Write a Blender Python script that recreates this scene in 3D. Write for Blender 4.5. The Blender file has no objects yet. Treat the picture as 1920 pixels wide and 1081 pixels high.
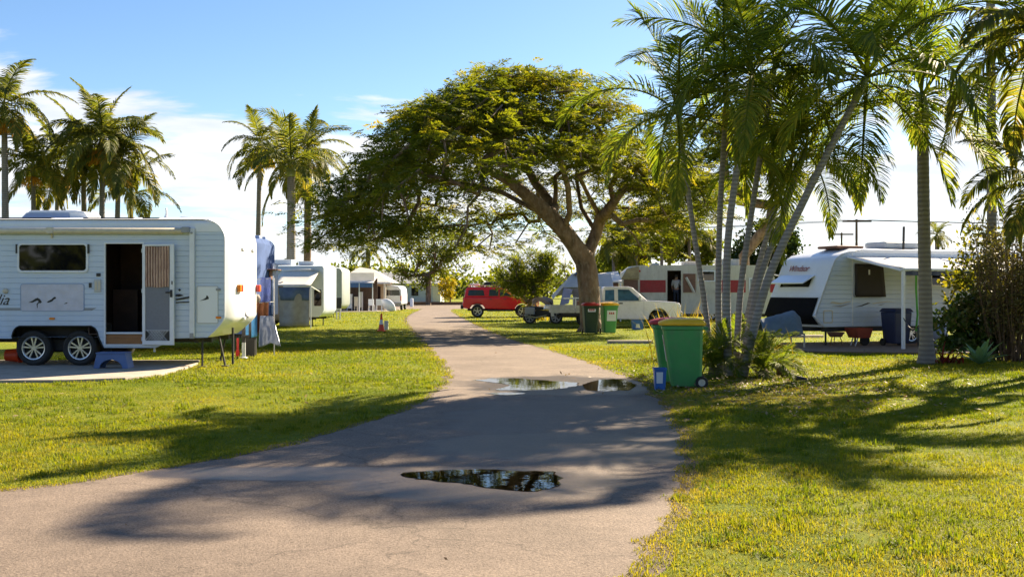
import bpy, bmesh, math, random
import numpy as np
from mathutils import Vector, Matrix, noise as mnoise

random.seed(7)
rng = np.random.default_rng(11)
R = math.radians
scene = bpy.context.scene
COL = scene.collection

# ------------------------------------------------------------------ camera, sky, sun, exposure
EYE, F = 1.55, 2000.0            # eye height in metres, focal length in pixels of a 1920 px wide picture
cam_data = bpy.data.cameras.new('camera')
cam_data.sensor_width = 36.0
cam_data.lens = 36.0 * F / 1920.0
cam_data.shift_y = 0.0023
cam_data.clip_start = 0.05
cam_data.clip_end = 3000.0
cam = bpy.data.objects.new('camera', cam_data)
COL.objects.link(cam)
cam.location = (0, 0, EYE)
cam.rotation_euler = (R(90), 0, 0)
scene.camera = cam

SUN_EL, SUN_AZ = R(32), R(40)      # azimuth measured from +Y towards +X
world = bpy.data.worlds.new('World')
scene.world = world
world.use_nodes = True
wn, wl = world.node_tree.nodes, world.node_tree.links
wn.clear()
w_out = wn.new('ShaderNodeOutputWorld')
w_bg = wn.new('ShaderNodeBackground')
w_bg.inputs['Strength'].default_value = 0.05
sky = wn.new('ShaderNodeTexSky')
sky.sky_type = 'NISHITA'
sky.sun_disc = False
sky.sun_elevation = SUN_EL
sky.sun_rotation = SUN_AZ
sky.air_density = 0.8
sky.dust_density = 0.3
sky.ozone_density = 2.0
wl.new(w_bg.outputs[0], w_out.inputs[0])


def wmath(op, a, b=None, clamp=False):
    n = wn.new('ShaderNodeMath')
    n.operation = op
    n.use_clamp = clamp
    for i, q in enumerate((a, b)):
        if q is None:
            continue
        if isinstance(q, (int, float)):
            n.inputs[i].default_value = q
        else:
            wl.new(q, n.inputs[i])
    return n.outputs[0]


tc = wn.new('ShaderNodeTexCoord')
sep = wn.new('ShaderNodeSeparateXYZ')
wl.new(tc.outputs['Generated'], sep.inputs[0])
dz = wmath('MAXIMUM', sep.outputs[2], 0.0)
den = wmath('ADD', dz, 0.10)
cx_ = wmath('DIVIDE', sep.outputs[0], den)
cy_ = wmath('DIVIDE', sep.outputs[1], den)
comb = wn.new('ShaderNodeCombineXYZ')
wl.new(cx_, comb.inputs[0])
wl.new(cy_, comb.inputs[1])
cn = wn.new('ShaderNodeTexNoise')
cn.inputs['Scale'].default_value = 1.15
cn.inputs['Detail'].default_value = 9
cn.inputs['Roughness'].default_value = 0.56
cn.inputs['Distortion'].default_value = 0.25
cmap = wn.new('ShaderNodeMapping')
cmap.inputs['Location'].default_value = (3.1, 1.7, 0.4)
cmap.inputs['Scale'].default_value = (0.8, 0.95, 1)
wl.new(comb.outputs[0], cmap.inputs[0])
wl.new(cmap.outputs[0], cn.inputs[0])
# a bank of cloud low over the horizon, thinning out upwards
low = wn.new('ShaderNodeMapRange')
low.interpolation_type = 'SMOOTHSTEP'
low.inputs[1].default_value = 0.10
low.inputs[2].default_value = 0.22
low.inputs[3].default_value = 0.175
low.inputs[4].default_value = -0.10
wl.new(dz, low.inputs[0])
cv = wmath('ADD', cn.outputs[0], low.outputs[0])
cr = wn.new('ShaderNodeMapRange')
cr.interpolation_type = 'SMOOTHSTEP'
cr.inputs[1].default_value = 0.53
cr.inputs[2].default_value = 0.62
wl.new(cv, cr.inputs[0])
cfac = wmath('MULTIPLY', cr.outputs[0], 0.86)
shade = wn.new('ShaderNodeTexNoise')
shade.inputs['Scale'].default_value = 3.4
shade.inputs['Detail'].default_value = 6
wl.new(cmap.outputs[0], shade.inputs[0])
ccol = wn.new('ShaderNodeValToRGB')
ccol.color_ramp.elements[0].position = 0.34
ccol.color_ramp.elements[0].color = (0.74, 0.78, 0.86, 1)
ccol.color_ramp.elements[1].position = 0.62
ccol.color_ramp.elements[1].color = (1.0, 0.98, 0.97, 1)
wl.new(shade.outputs[0], ccol.inputs[0])
cmul = wn.new('ShaderNodeVectorMath')
cmul.operation = 'SCALE'
cmul.inputs['Scale'].default_value = 6.4
wl.new(ccol.outputs[0], cmul.inputs[0])
hs = wn.new('ShaderNodeHueSaturation')
hs.inputs['Saturation'].default_value = 1.12
wl.new(sky.outputs[0], hs.inputs['Color'])
cmix = wn.new('ShaderNodeMix')
cmix.data_type = 'RGBA'
wl.new(cfac, cmix.inputs['Factor'])
wl.new(hs.outputs[0], cmix.inputs['A'])
wl.new(cmul.outputs[0], cmix.inputs['B'])
wl.new(cmix.outputs['Result'], w_bg.inputs['Color'])

sun_data = bpy.data.lights.new('sun', 'SUN')
sun_data.energy = 5.0
sun_data.angle = R(0.5)
sun_data.color = (1.0, 0.83, 0.60)
sun = bpy.data.objects.new('sun', sun_data)
COL.objects.link(sun)
sun.location = (20, 40, 40)
sd = Vector((math.sin(SUN_AZ) * math.cos(SUN_EL), math.cos(SUN_AZ) * math.cos(SUN_EL), math.sin(SUN_EL)))
sun.rotation_euler = sd.to_track_quat('Z', 'Y').to_euler()

scene.view_settings.view_transform = 'Standard'
scene.view_settings.look = 'None'
scene.view_settings.gamma = 1.0
scene.view_settings.use_curve_mapping = False
scene.view_settings.exposure = 1.9
scene.render.engine = 'CYCLES'
scene.cycles.max_bounces = 8
scene.cycles.transparent_max_bounces = 8
scene.cycles.use_denoising = True
scene.cycles.sample_clamp_indirect = 6.0


# ------------------------------------------------------------------ helpers
def at(x, y, Y):
    """the point at depth Y that the photograph shows at pixel x, y"""
    return Vector(((x - 960) / F * Y, Y, EYE - (y - 545) / F * Y))


def gr(x, y):
    """the ground point at pixel x, y"""
    Y = EYE * F / (y - 545)
    return ((x - 960) / F * Y, Y)


def new_mat(name):
    m = bpy.data.materials.new(name)
    m.use_nodes = True
    nt = m.node_tree
    nt.nodes.clear()
    out = nt.nodes.new('ShaderNodeOutputMaterial')
    return m, nt, out


def paint(name, col, rough=0.5, metal=0.0, var=0.10, scale=4.0, bump=0.0, bscale=60.0, dirt=None, dirt_amt=0.0,
          coat=0.0, stretch=(1, 1, 1), spec=0.5):
    """a surface colour with its own wear: soft blotches, streaks of dirt, fine relief"""
    m, nt, out = new_mat(name)
    N, L = nt.nodes, nt.links
    b = N.new('ShaderNodeBsdfPrincipled')
    b.inputs['Roughness'].default_value = rough
    b.inputs['Metallic'].default_value = metal
    b.inputs['Specular IOR Level'].default_value = spec
    if coat:
        b.inputs['Coat Weight'].default_value = coat
        b.inputs['Coat Roughness'].default_value = 0.06
    t = N.new('ShaderNodeTexCoord')
    mp = N.new('ShaderNodeMapping')
    mp.inputs['Scale'].default_value = stretch
    L.new(t.outputs['Object'], mp.inputs[0])
    n = N.new('ShaderNodeTexNoise')
    n.inputs['Scale'].default_value = scale
    n.inputs['Detail'].default_value = 6
    L.new(mp.outputs[0], n.inputs[0])
    r = N.new('ShaderNodeValToRGB')
    r.color_ramp.elements[0].position = 0.3
    r.color_ramp.elements[1].position = 0.72
    lo = [max(0, c * (1 - var)) for c in col]
    hi = [min(0.95, c * (1 + var)) for c in col]
    r.color_ramp.elements[0].color = (*lo, 1)
    r.color_ramp.elements[1].color = (*hi, 1)
    L.new(n.outputs[0], r.inputs[0])
    src = r.outputs[0]
    if dirt is not None:
        n2 = N.new('ShaderNodeTexNoise')
        n2.inputs['Scale'].default_value = scale * 2.3
        n2.inputs['Detail'].default_value = 8
        n2.inputs['Roughness'].default_value = 0.65
        L.new(mp.outputs[0], n2.inputs[0])
        mr = N.new('ShaderNodeMapRange')
        mr.inputs[1].default_value = 0.48
        mr.inputs[2].default_value = 0.75
        mr.inputs[4].default_value = dirt_amt
        L.new(n2.outputs[0], mr.inputs[0])
        mx = N.new('ShaderNodeMix')
        mx.data_type = 'RGBA'
        mx.inputs['B'].default_value = (*dirt, 1)
        L.new(mr.outputs[0], mx.inputs['Factor'])
        L.new(src, mx.inputs['A'])
        src = mx.outputs['Result']
    L.new(src, b.inputs['Base Color'])
    if bump:
        n3 = N.new('ShaderNodeTexNoise')
        n3.inputs['Scale'].default_value = bscale
        n3.inputs['Detail'].default_value = 5
        L.new(mp.outputs[0], n3.inputs[0])
        bp = N.new('ShaderNodeBump')
        bp.inputs['Strength'].default_value = bump
        bp.inputs['Distance'].default_value = 0.02
        L.new(n3.outputs[0], bp.inputs['Height'])
        L.new(bp.outputs[0], b.inputs['Normal'])
    L.new(b.outputs[0], out.inputs[0])
    return m


def leafmat(name, cols, trans=0.45, tcol=None, rough=0.6):
    """leaves: each leaf takes its own colour, light shines through them"""
    m, nt, out = new_mat(name)
    N, L = nt.nodes, nt.links
    a = N.new('ShaderNodeAttribute')
    a.attribute_name = 'rnd'
    r = N.new('ShaderNodeValToRGB')
    els = r.color_ramp.elements
    while len(els) < len(cols):
        els.new(0.5)
    for i, c in enumerate(cols):
        els[i].position = i / (len(cols) - 1)
        els[i].color = (*c, 1)
    L.new(a.outputs['Fac'], r.inputs[0])
    b = N.new('ShaderNodeBsdfPrincipled')
    b.inputs['Roughness'].default_value = rough
    b.inputs['Specular IOR Level'].default_value = 0.2
    L.new(r.outputs[0], b.inputs['Base Color'])
    tr = N.new('ShaderNodeBsdfTranslucent')
    mu = N.new('ShaderNodeMix')
    mu.data_type = 'RGBA'
    mu.blend_type = 'MULTIPLY'
    mu.inputs['Factor'].default_value = 1.0
    mu.inputs['B'].default_value = (*(tcol or (1.5, 1.5, 0.6)), 1)
    L.new(r.outputs[0], mu.inputs['A'])
    L.new(mu.outputs['Result'], tr.inputs[0])
    mix = N.new('ShaderNodeMixShader')
    mix.inputs[0].default_value = trans
    L.new(b.outputs[0], mix.inputs[1])
    L.new(tr.outputs[0], mix.inputs[2])
    L.new(mix.outputs[0], out.inputs[0])
    return m


def tag(o, label=None, cat=None, group=None, kind=None):
    if label:
        o['label'] = label
    if cat:
        o['category'] = cat
    if group:
        o['group'] = group
    if kind:
        o['kind'] = kind
    return o


def thing(name, label, cat, loc=(0, 0, 0), rz=0.0, group=None):
    o = bpy.data.objects.new(name, None)
    o.empty_display_size = 0.2
    COL.objects.link(o)
    o.location = loc
    o.rotation_euler = (0, 0, rz)
    return tag(o, label, cat, group)


def link_mesh(name, me, parent=None):
    o = bpy.data.objects.new(name, me)
    COL.objects.link(o)
    if parent is not None:
        o.parent = parent
    return o


class MB:
    def __init__(self):
        self.v, self.f, self.m = [], [], []

    def add(self, vs, fs, mi=0):
        k = len(self.v)
        self.v += [tuple(p) for p in vs]
        for q in fs:
            self.f.append(tuple(i + k for i in q))
            self.m.append(mi)
        return self

    def box(self, a, b, mi=0, mat=None):
        x0, y0, z0 = a
        x1, y1, z1 = b
        vs = [Vector(p) for p in ((x0, y0, z0), (x1, y0, z0), (x1, y1, z0), (x0, y1, z0),
                                  (x0, y0, z1), (x1, y0, z1), (x1, y1, z1), (x0, y1, z1))]
        if mat is not None:
            vs = [mat @ p for p in vs]
        return self.add(vs, [(0, 3, 2, 1), (4, 5, 6, 7), (0, 1, 5, 4), (1, 2, 6, 5), (2, 3, 7, 6), (3, 0, 4, 7)], mi)

    def cbox(self, c, s, rot=None, mi=0):
        m = Matrix.Translation(c)
        if rot is not None:
            m = m @ rot
        h = [q / 2 for q in s]
        return self.box((-h[0], -h[1], -h[2]), (h[0], h[1], h[2]), mi, m)

    def tube(self, pts, rad, n=8, mi=0, cap=True, flat=1.0):
        pts = [Vector(p) for p in pts]
        if not isinstance(rad, (list, tuple)):
            rad = [rad] * len(pts)
        vs, fs = [], []
        ref = None
        for i, p in enumerate(pts):
            t = (pts[min(i + 1, len(pts) - 1)] - pts[max(i - 1, 0)]).normalized()
            if ref is None:
                ref = Vector((0, 0, 1)) if abs(t.z) < 0.9 else Vector((1, 0, 0))
            u = (ref - t * ref.dot(t))
            if u.length < 1e-5:
                u = t.orthogonal()
            u.normalize()
            ref = u
            w = t.cross(u)
            for k in range(n):
                a = 2 * math.pi * k / n
                vs.append(p + (u * math.cos(a) + w * math.sin(a) * flat) * rad[i])
        for i in range(len(pts) - 1):
            for k in range(n):
                a, b = i * n + k, i * n + (k + 1) % n
                fs.append((a, b, b + n, a + n))
        if cap:
            fs.append(tuple(range(n - 1, -1, -1)))
            fs.append(tuple(range((len(pts) - 1) * n, len(pts) * n)))
        return self.add(vs, fs, mi)

    def lathe(self, prof, n=20, mat=None, mi=0, closed=False):
        """profile of (radius, height) turned about Z, then moved by mat"""
        mat = mat or Matrix.Identity(4)
        vs, fs = [], []
        for r, z in prof:
            for k in range(n):
                a = 2 * math.pi * k / n
                vs.append(mat @ Vector((r * math.cos(a), r * math.sin(a), z)))
        for i in range(len(prof) - 1):
            for k in range(n):
                a, b = i * n + k, i * n + (k + 1) % n
                fs.append((a, b, b + n, a + n))
        if not closed:
            if prof[0][0] > 1e-4:
                fs.append(tuple(range(n - 1, -1, -1)))
            if prof[-1][0] > 1e-4:
                fs.append(tuple(range((len(prof) - 1) * n, len(prof) * n)))
        return self.add(vs, fs, mi)

    def prism(self, poly, axis, a, b, mi=0, mat=None):
        """a polygon extruded from a to b along axis; the polygon holds the other two coordinates in order"""
        def P(p, q):
            w = {'x': (q, p[0], p[1]), 'y': (p[0], q, p[1]), 'z': (p[0], p[1], q)}[axis]
            w = Vector(w)
            return mat @ w if mat is not None else w
        n = len(poly)
        vs = [P(p, a) for p in poly] + [P(p, b) for p in poly]
        fs = [tuple(range(n - 1, -1, -1)), tuple(range(n, 2 * n))]
        for i in range(n):
            j = (i + 1) % n
            fs.append((i, j, j + n, i + n))
        return self.add(vs, fs, mi)

    def grid(self, fn, nu, nv, mi=0):
        vs = [fn(i / nu, j / nv) for j in range(nv + 1) for i in range(nu + 1)]
        fs = [(j * (nu + 1) + i, j * (nu + 1) + i + 1, (j + 1) * (nu + 1) + i + 1, (j + 1) * (nu + 1) + i)
              for j in range(nv) for i in range(nu)]
        return self.add(vs, fs, mi)

    def mesh(self, name, mats, smooth=False, fix=True):
        me = bpy.data.meshes.new(name)
        me.from_pydata(self.v, [], self.f)
        if not isinstance(mats, (list, tuple)):
            mats = [mats]
        for m in mats:
            me.materials.append(m)
        me.polygons.foreach_set('material_index', self.m)
        if fix:
            bm = bmesh.new()
            bm.from_mesh(me)
            bmesh.ops.recalc_face_normals(bm, faces=bm.faces)
            bm.to_mesh(me)
            bm.free()
        if smooth:
            me.polygons.foreach_set('use_smooth', [True] * len(me.polygons))
        me.update()
        return me

    def build(self, name, mats, parent=None, smooth=False, bevel=0.0, seg=2, thick=0.0, sharp=None):
        me = self.mesh(name, mats, smooth or sharp is not None)
        if sharp is not None:
            me.set_sharp_from_angle(angle=R(sharp))
        o = link_mesh(name, me, parent)
        if thick:
            md = o.modifiers.new('thickness', 'SOLIDIFY')
            md.thickness = thick
            md.offset = 0
        if bevel:
            md = o.modifiers.new('soft edges', 'BEVEL')
            md.width = bevel
            md.segments = seg
            md.limit_method = 'ANGLE'
            md.angle_limit = R(35)
        return o


def RX(a):
    return Matrix.Rotation(a, 4, 'X')


def RY(a):
    return Matrix.Rotation(a, 4, 'Y')


def RZ(a):
    return Matrix.Rotation(a, 4, 'Z')


def T(*p):
    return Matrix.Translation(p)


def quads_mesh(name, V, rnd, mat, smooth=False):
    """V (N, 4, 3): one four-sided leaf each; rnd (N,) its own colour value"""
    n = len(V)
    me = bpy.data.meshes.new(name)
    me.vertices.add(n * 4)
    me.vertices.foreach_set('co', np.ascontiguousarray(V, dtype=np.float32).ravel())
    me.loops.add(n * 4)
    me.loops.foreach_set('vertex_index', np.arange(n * 4, dtype=np.int32))
    me.polygons.add(n)
    me.polygons.foreach_set('loop_start', np.arange(0, n * 4, 4, dtype=np.int32))
    me.update(calc_edges=True)
    at_ = me.attributes.new('rnd', 'FLOAT', 'FACE')
    at_.data.foreach_set('value', np.clip(rnd, 0, 1).astype(np.float32))
    me.materials.append(mat)
    return me


def leaf_quads(c, d, s, ln, w):
    """diamond leaves: base c, direction d, side s, length ln, half width w"""
    ln = np.asarray(ln)[:, None]
    w = np.asarray(w)[:, None]
    return np.stack([c, c + d * ln * 0.45 + s * w, c + d * ln, c + d * ln * 0.45 - s * w], 1)


def unit(a):
    return a / np.maximum(np.linalg.norm(a, axis=-1, keepdims=True), 1e-9)


def vnoise(x, y, sc, seed=0):
    """smooth value noise, 0..1"""
    x = np.asarray(x) / sc + seed * 17.3
    y = np.asarray(y) / sc + seed * 9.1
    xi, yi = np.floor(x), np.floor(y)
    fx, fy = x - xi, y - yi
    fx, fy = fx * fx * (3 - 2 * fx), fy * fy * (3 - 2 * fy)

    def h(a, b):
        q = np.sin(a * 127.1 + b * 311.7) * 43758.5453
        return q - np.floor(q)
    return (h(xi, yi) * (1 - fx) + h(xi + 1, yi) * fx) * (1 - fy) + (h(xi, yi + 1) * (1 - fx) + h(xi + 1, yi + 1) * fx) * fy


def inside(poly, x, y):
    x, y = np.asarray(x), np.asarray(y)
    r = np.zeros(x.shape, bool)
    n = len(poly)
    for i in range(n):
        x0, y0 = poly[i]
        x1, y1 = poly[(i + 1) % n]
        if y0 == y1:
            continue
        c = ((y0 > y) != (y1 > y)) & (x < (x1 - x0) * (y - y0) / (y1 - y0) + x0)
        r ^= c
    return r


def smooth_line(pts, step=0.25):
    """Catmull-Rom through points"""
    P = [Vector((*p, 0)) if len(p) == 2 else Vector(p) for p in pts]
    out = []
    for i in range(len(P) - 1):
        p0, p1, p2, p3 = P[max(i - 1, 0)], P[i], P[i + 1], P[min(i + 2, len(P) - 1)]
        n = max(2, int((p2 - p1).length / step))
        for k in range(n):
            t = k / n
            out.append(0.5 * ((2 * p1) + (p2 - p0) * t + (2 * p0 - 5 * p1 + 4 * p2 - p3) * t * t
                              + (3 * p1 - p0 - 3 * p2 + p3) * t ** 3))
    out.append(P[-1])
    return out


def text_mesh(name, s, size, mat, m4, shear=0.0, parent=None, bold=0.0):
    cu = bpy.data.curves.new(name, 'FONT')
    cu.body = s
    cu.size = size
    cu.shear = shear
    cu.extrude = 0.001
    cu.offset = bold
    o = bpy.data.objects.new(name, cu)
    COL.objects.link(o)
    dg = bpy.context.evaluated_depsgraph_get()
    me = bpy.data.meshes.new_from_object(o.evaluated_get(dg))
    bpy.data.objects.remove(o)
    bpy.data.curves.remove(cu)
    me.transform(m4)
    me.materials.clear()
    me.materials.append(mat)
    me.name = name
    return link_mesh(name, me, parent)


# ------------------------------------------------------------------ materials
m_white_shaded = paint('white enamel with blue shade', (0.57, 0.66, 0.80), 0.32, var=0.04, scale=1.6, dirt=(0.50, 0.48, 0.44), dirt_amt=0.16, stretch=(1, 1, 0.35))  # darker and bluer than plain white: the walls' blue shade is in the colour
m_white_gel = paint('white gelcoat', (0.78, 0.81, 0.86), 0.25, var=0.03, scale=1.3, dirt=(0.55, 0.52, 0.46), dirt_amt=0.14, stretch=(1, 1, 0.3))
m_trim = paint('white aluminium trim', (0.74, 0.77, 0.82), 0.35, var=0.04, dirt=(0.5, 0.47, 0.42), dirt_amt=0.2)
m_cream = paint('cream vinyl', (0.62, 0.56, 0.44), 0.55, var=0.08, dirt=(0.35, 0.30, 0.22), dirt_amt=0.35)
m_grey = paint('grey plastic', (0.30, 0.31, 0.33), 0.5, var=0.1)
m_lgrey = paint('pale grey plastic', (0.50, 0.52, 0.54), 0.5, var=0.08)
m_black = paint('black plastic', (0.018, 0.018, 0.02), 0.45, var=0.2)
m_rubber = paint('tyre rubber', (0.022, 0.021, 0.02), 0.75, var=0.25, scale=9, bump=0.3)
m_steel = paint('galvanised steel', (0.42, 0.43, 0.44), 0.42, 0.6, var=0.14, scale=9)
m_alloy = paint('silver alloy', (0.62, 0.62, 0.63), 0.28, 0.75, var=0.08)
m_dark = paint('dark chassis', (0.035, 0.033, 0.032), 0.7, var=0.3)
m_glass = paint('dark window glass', (0.006, 0.006, 0.008), 0.03, var=0.2)
m_glassb = paint('tinted car glass', (0.03, 0.05, 0.07), 0.04, var=0.2)
m_interior = paint('brown cabin lining', (0.055, 0.028, 0.018), 0.6, var=0.3)
m_wood = paint('orange brown timber', (0.30, 0.13, 0.045), 0.45, var=0.25, scale=5, stretch=(1, 6, 14))
m_screen = paint('grey insect screen', (0.20, 0.21, 0.24), 0.75, var=0.05, scale=20)
m_amber = paint('amber lens', (0.75, 0.22, 0.02), 0.2, var=0.1)
m_red = paint('red lens', (0.50, 0.03, 0.02), 0.2, var=0.1)
m_bluetint = paint('pale blue panel', (0.30, 0.38, 0.56), 0.4, var=0.06, dirt=(0.3, 0.3, 0.33), dirt_amt=0.25)
m_canvasblue = paint('blue canvas', (0.06, 0.13, 0.33), 0.8, var=0.2, scale=8, bump=0.2)
m_concrete = paint('concrete', (0.36, 0.31, 0.255), 0.85, var=0.18, scale=2.5, bump=0.25, bscale=45, dirt=(0.20, 0.16, 0.12), dirt_amt=0.55)
m_paver = paint('brown paving', (0.20, 0.135, 0.095), 0.85, var=0.22, scale=2.5, bump=0.25, bscale=45, dirt=(0.10, 0.08, 0.06), dirt_amt=0.5)
m_bark = paint('brown bark', (0.17, 0.112, 0.072), 0.9, var=0.5, scale=4.5, bump=1.0, bscale=12, dirt=(0.34, 0.29, 0.23), dirt_amt=0.6, stretch=(1, 1, 0.4))
m_twig = paint('grey brown twigs', (0.105, 0.07, 0.045), 0.85, var=0.3, scale=6)
m_palmtrunk = None
m_binGreen = paint('green moulded plastic', (0.07, 0.31, 0.085), 0.42, var=0.12, scale=3, dirt=(0.16, 0.22, 0.13), dirt_amt=0.45, bump=0.05)
m_binDark = paint('dark green moulded plastic', (0.018, 0.045, 0.024), 0.48, var=0.15, scale=3, dirt=(0.08, 0.09, 0.06), dirt_amt=0.25)
m_lidYellow = paint('yellow lid plastic', (0.93, 0.47, 0.008), 0.42, var=0.1, scale=3, dirt=(0.40, 0.22, 0.03), dirt_amt=0.35)
m_lidRed = paint('red lid plastic', (0.45, 0.02, 0.02), 0.42, var=0.12, scale=3, dirt=(0.3, 0.12, 0.1), dirt_amt=0.3)
m_blueplastic = paint('blue plastic', (0.03, 0.13, 0.42), 0.42, var=0.12)
m_stoolblue = paint('slate blue plastic', (0.10, 0.17, 0.36), 0.5, var=0.1)
m_skyblue = paint('light blue plastic', (0.08, 0.33, 0.72), 0.42, var=0.1)
m_navy = paint('navy plastic', (0.014, 0.022, 0.065), 0.45, var=0.15)
m_label = paint('white sticker', (0.72, 0.72, 0.72), 0.5, var=0.05)
m_red_paint = paint('red car paint', (0.70, 0.006, 0.022), 0.25, var=0.05, coat=0.6)
m_ute = paint('off white car paint', (0.82, 0.79, 0.84), 0.30, var=0.04, dirt=(0.42, 0.38, 0.30), dirt_amt=0.25, coat=0.3)
m_maroon = paint('maroon stripe', (0.33, 0.012, 0.02), 0.5, var=0.12, dirt=(0.4, 0.1, 0.1), dirt_amt=0.25)
m_oldwhite = paint('weathered cream paint', (0.62, 0.58, 0.50), 0.55, var=0.08, scale=3, dirt=(0.33, 0.27, 0.19), dirt_amt=0.45, stretch=(1, 1, 0.35))
m_rust = paint('tan weathered board', (0.42, 0.33, 0.17), 0.7, var=0.2, dirt=(0.2, 0.12, 0.06), dirt_amt=0.4)
m_brownboard = paint('brown board', (0.20, 0.10, 0.065), 0.7, var=0.25, stretch=(1, 1, 5))
m_cover = paint('blue grey tarpaulin', (0.10, 0.145, 0.19), 0.6, var=0.15, scale=6, bump=0.35, bscale=9)
m_silver = paint('silver sheeting', (0.15, 0.18, 0.25), 0.38, 0.2, var=0.12, scale=9, bump=0.5, bscale=12)
m_browncloth = paint('brown towel', (0.16, 0.06, 0.025), 0.9, var=0.35, scale=5)
m_bluecloth = paint('blue towel', (0.12, 0.16, 0.42), 0.9, var=0.1, scale=6)
m_shade = paint('grey shade mesh', (0.36, 0.33, 0.30), 0.85, var=0.15, scale=5)
m_shadebrown = paint('taupe shade mesh', (0.30, 0.25, 0.20), 0.85, var=0.18, scale=5)
m_roofmetal = paint('pale roof sheet', (0.66, 0.63, 0.55), 0.5, var=0.06)
m_brick = paint('tan wall', (0.34, 0.25, 0.17), 0.85, var=0.2, scale=8)
m_farwall = paint('pale grey wall', (0.44, 0.47, 0.46), 0.8, var=0.08)
m_orange = paint('orange cone plastic', (0.75, 0.07, 0.015), 0.45, var=0.1)
m_awning = None


def awning_mat(name, col, trans=0.5):
    m, nt, out = new_mat(name)
    N, L = nt.nodes, nt.links
    t = N.new('ShaderNodeTexCoord')
    n = N.new('ShaderNodeTexNoise')
    n.inputs['Scale'].default_value = 3
    n.inputs['Detail'].default_value = 5
    L.new(t.outputs['Object'], n.inputs[0])
    r = N.new('ShaderNodeValToRGB')
    r.color_ramp.elements[0].position = 0.3
    r.color_ramp.elements[1].position = 0.7
    r.color_ramp.elements[0].color = (*[c * 0.88 for c in col], 1)
    r.color_ramp.elements[1].color = (*col, 1)
    L.new(n.outputs[0], r.inputs[0])
    d = N.new('ShaderNodeBsdfDiffuse')
    tr = N.new('ShaderNodeBsdfTranslucent')
    L.new(r.outputs[0], d.inputs[0])
    L.new(r.outputs[0], tr.inputs[0])
    mx = N.new('ShaderNodeMixShader')
    mx.inputs[0].default_value = trans
    L.new(d.outputs[0], mx.inputs[1])
    L.new(tr.outputs[0], mx.inputs[2])
    L.new(mx.outputs[0], out.inputs[0])
    return m


m_awning = awning_mat('white awning vinyl', (0.88, 0.87, 0.85), 0.18)
m_curtain = awning_mat('tan striped curtain', (0.62, 0.40, 0.29), 0.1)
m_white_cloth = awning_mat('white canvas', (0.74, 0.73, 0.72), 0.3)


def stripes(name, c1, c2, freq, axis=0, rough=0.8, bands_bump=0.0):
    m, nt, out = new_mat(name)
    N, L = nt.nodes, nt.links
    t = N.new('ShaderNodeTexCoord')
    w = N.new('ShaderNodeTexWave')
    w.bands_direction = 'XYZ'[axis]
    w.inputs['Scale'].default_value = freq
    w.inputs['Distortion'].default_value = 1.2
    w.inputs['Detail'].default_value = 3
    w.inputs['Detail Scale'].default_value = 2
    L.new(t.outputs['Object'], w.inputs[0])
    n = N.new('ShaderNodeTexNoise')
    n.inputs['Scale'].default_value = 5
    n.inputs['Detail'].default_value = 7
    L.new(t.outputs['Object'], n.inputs[0])
    ad = N.new('ShaderNodeMath')
    ad.operation = 'MULTIPLY'
    L.new(w.outputs['Fac'], ad.inputs[0])
    L.new(n.outputs[0], ad.inputs[1])
    r = N.new('ShaderNodeValToRGB')
    r.color_ramp.elements[0].position = 0.05
    r.color_ramp.elements[1].position = 0.5
    r.color_ramp.elements[0].color = (*c1, 1)
    r.color_ramp.elements[1].color = (*c2, 1)
    L.new(ad.outputs[0], r.inputs[0])
    b = N.new('ShaderNodeBsdfPrincipled')
    b.inputs['Roughness'].default_value = rough
    L.new(r.outputs[0], b.inputs['Base Color'])
    bp = N.new('ShaderNodeBump')
    bp.inputs['Strength'].default_value = 0.5
    bp.inputs['Distance'].default_value = 0.02
    L.new(ad.outputs[0], bp.inputs['Height'])
    L.new(bp.outputs[0], b.inputs['Normal'])
    L.new(b.outputs[0], out.inputs[0])
    return m


m_palmtrunk = stripes('ringed palm trunk', (0.15, 0.135, 0.125), (0.225, 0.205, 0.19), 3.2, 2)
m_canetrunk = stripes('ringed cane trunk', (0.19, 0.17, 0.155), (0.30, 0.275, 0.255), 4.2, 2)

f_palm = leafmat('palm frond', [(0.044, 0.060, 0.015), (0.076, 0.098, 0.020), (0.13, 0.142, 0.026), (0.27, 0.20, 0.055)], 0.44, (2.0, 1.9, 0.7))
f_cane = leafmat('cane palm frond', [(0.055, 0.082, 0.016), (0.098, 0.135, 0.020), (0.155, 0.178, 0.025), (0.27, 0.22, 0.04)], 0.52, (1.75, 1.85, 0.6))
f_shaft = paint('green crownshaft', (0.16, 0.19, 0.05), 0.45, var=0.25, scale=3)
f_shaftY = paint('yellow green crownshaft', (0.30, 0.23, 0.05), 0.5, var=0.3, scale=3)
f_fruit = leafmat('orange fruit strings', [(0.45, 0.20, 0.03), (0.62, 0.36, 0.05), (0.50, 0.28, 0.05)], 0.35, (1.4, 1.2, 0.6))
f_fruitY = leafmat('yellow flower strings', [(0.50, 0.34, 0.05), (0.62, 0.48, 0.10)], 0.35, (1.3, 1.2, 0.6))
f_poin = leafmat('feathery tree leaves', [(0.050, 0.070, 0.010), (0.090, 0.115, 0.014), (0.135, 0.150, 0.017), (0.19, 0.165, 0.022)], 0.5, (2.2, 2.0, 0.55))
f_yell = leafmat('yellow green leaves', [(0.055, 0.085, 0.012), (0.105, 0.135, 0.015), (0.19, 0.185, 0.02)], 0.5, (1.9, 1.8, 0.5))
f_dark = leafmat('dark green leaves', [(0.014, 0.026, 0.008), (0.026, 0.045, 0.012), (0.05, 0.07, 0.014)], 0.25, (1.8, 1.8, 0.6), 0.35)
f_olive = leafmat('olive leaves', [(0.055, 0.078, 0.014), (0.10, 0.122, 0.020), (0.17, 0.17, 0.028)], 0.5, (1.9, 1.8, 0.6))
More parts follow.
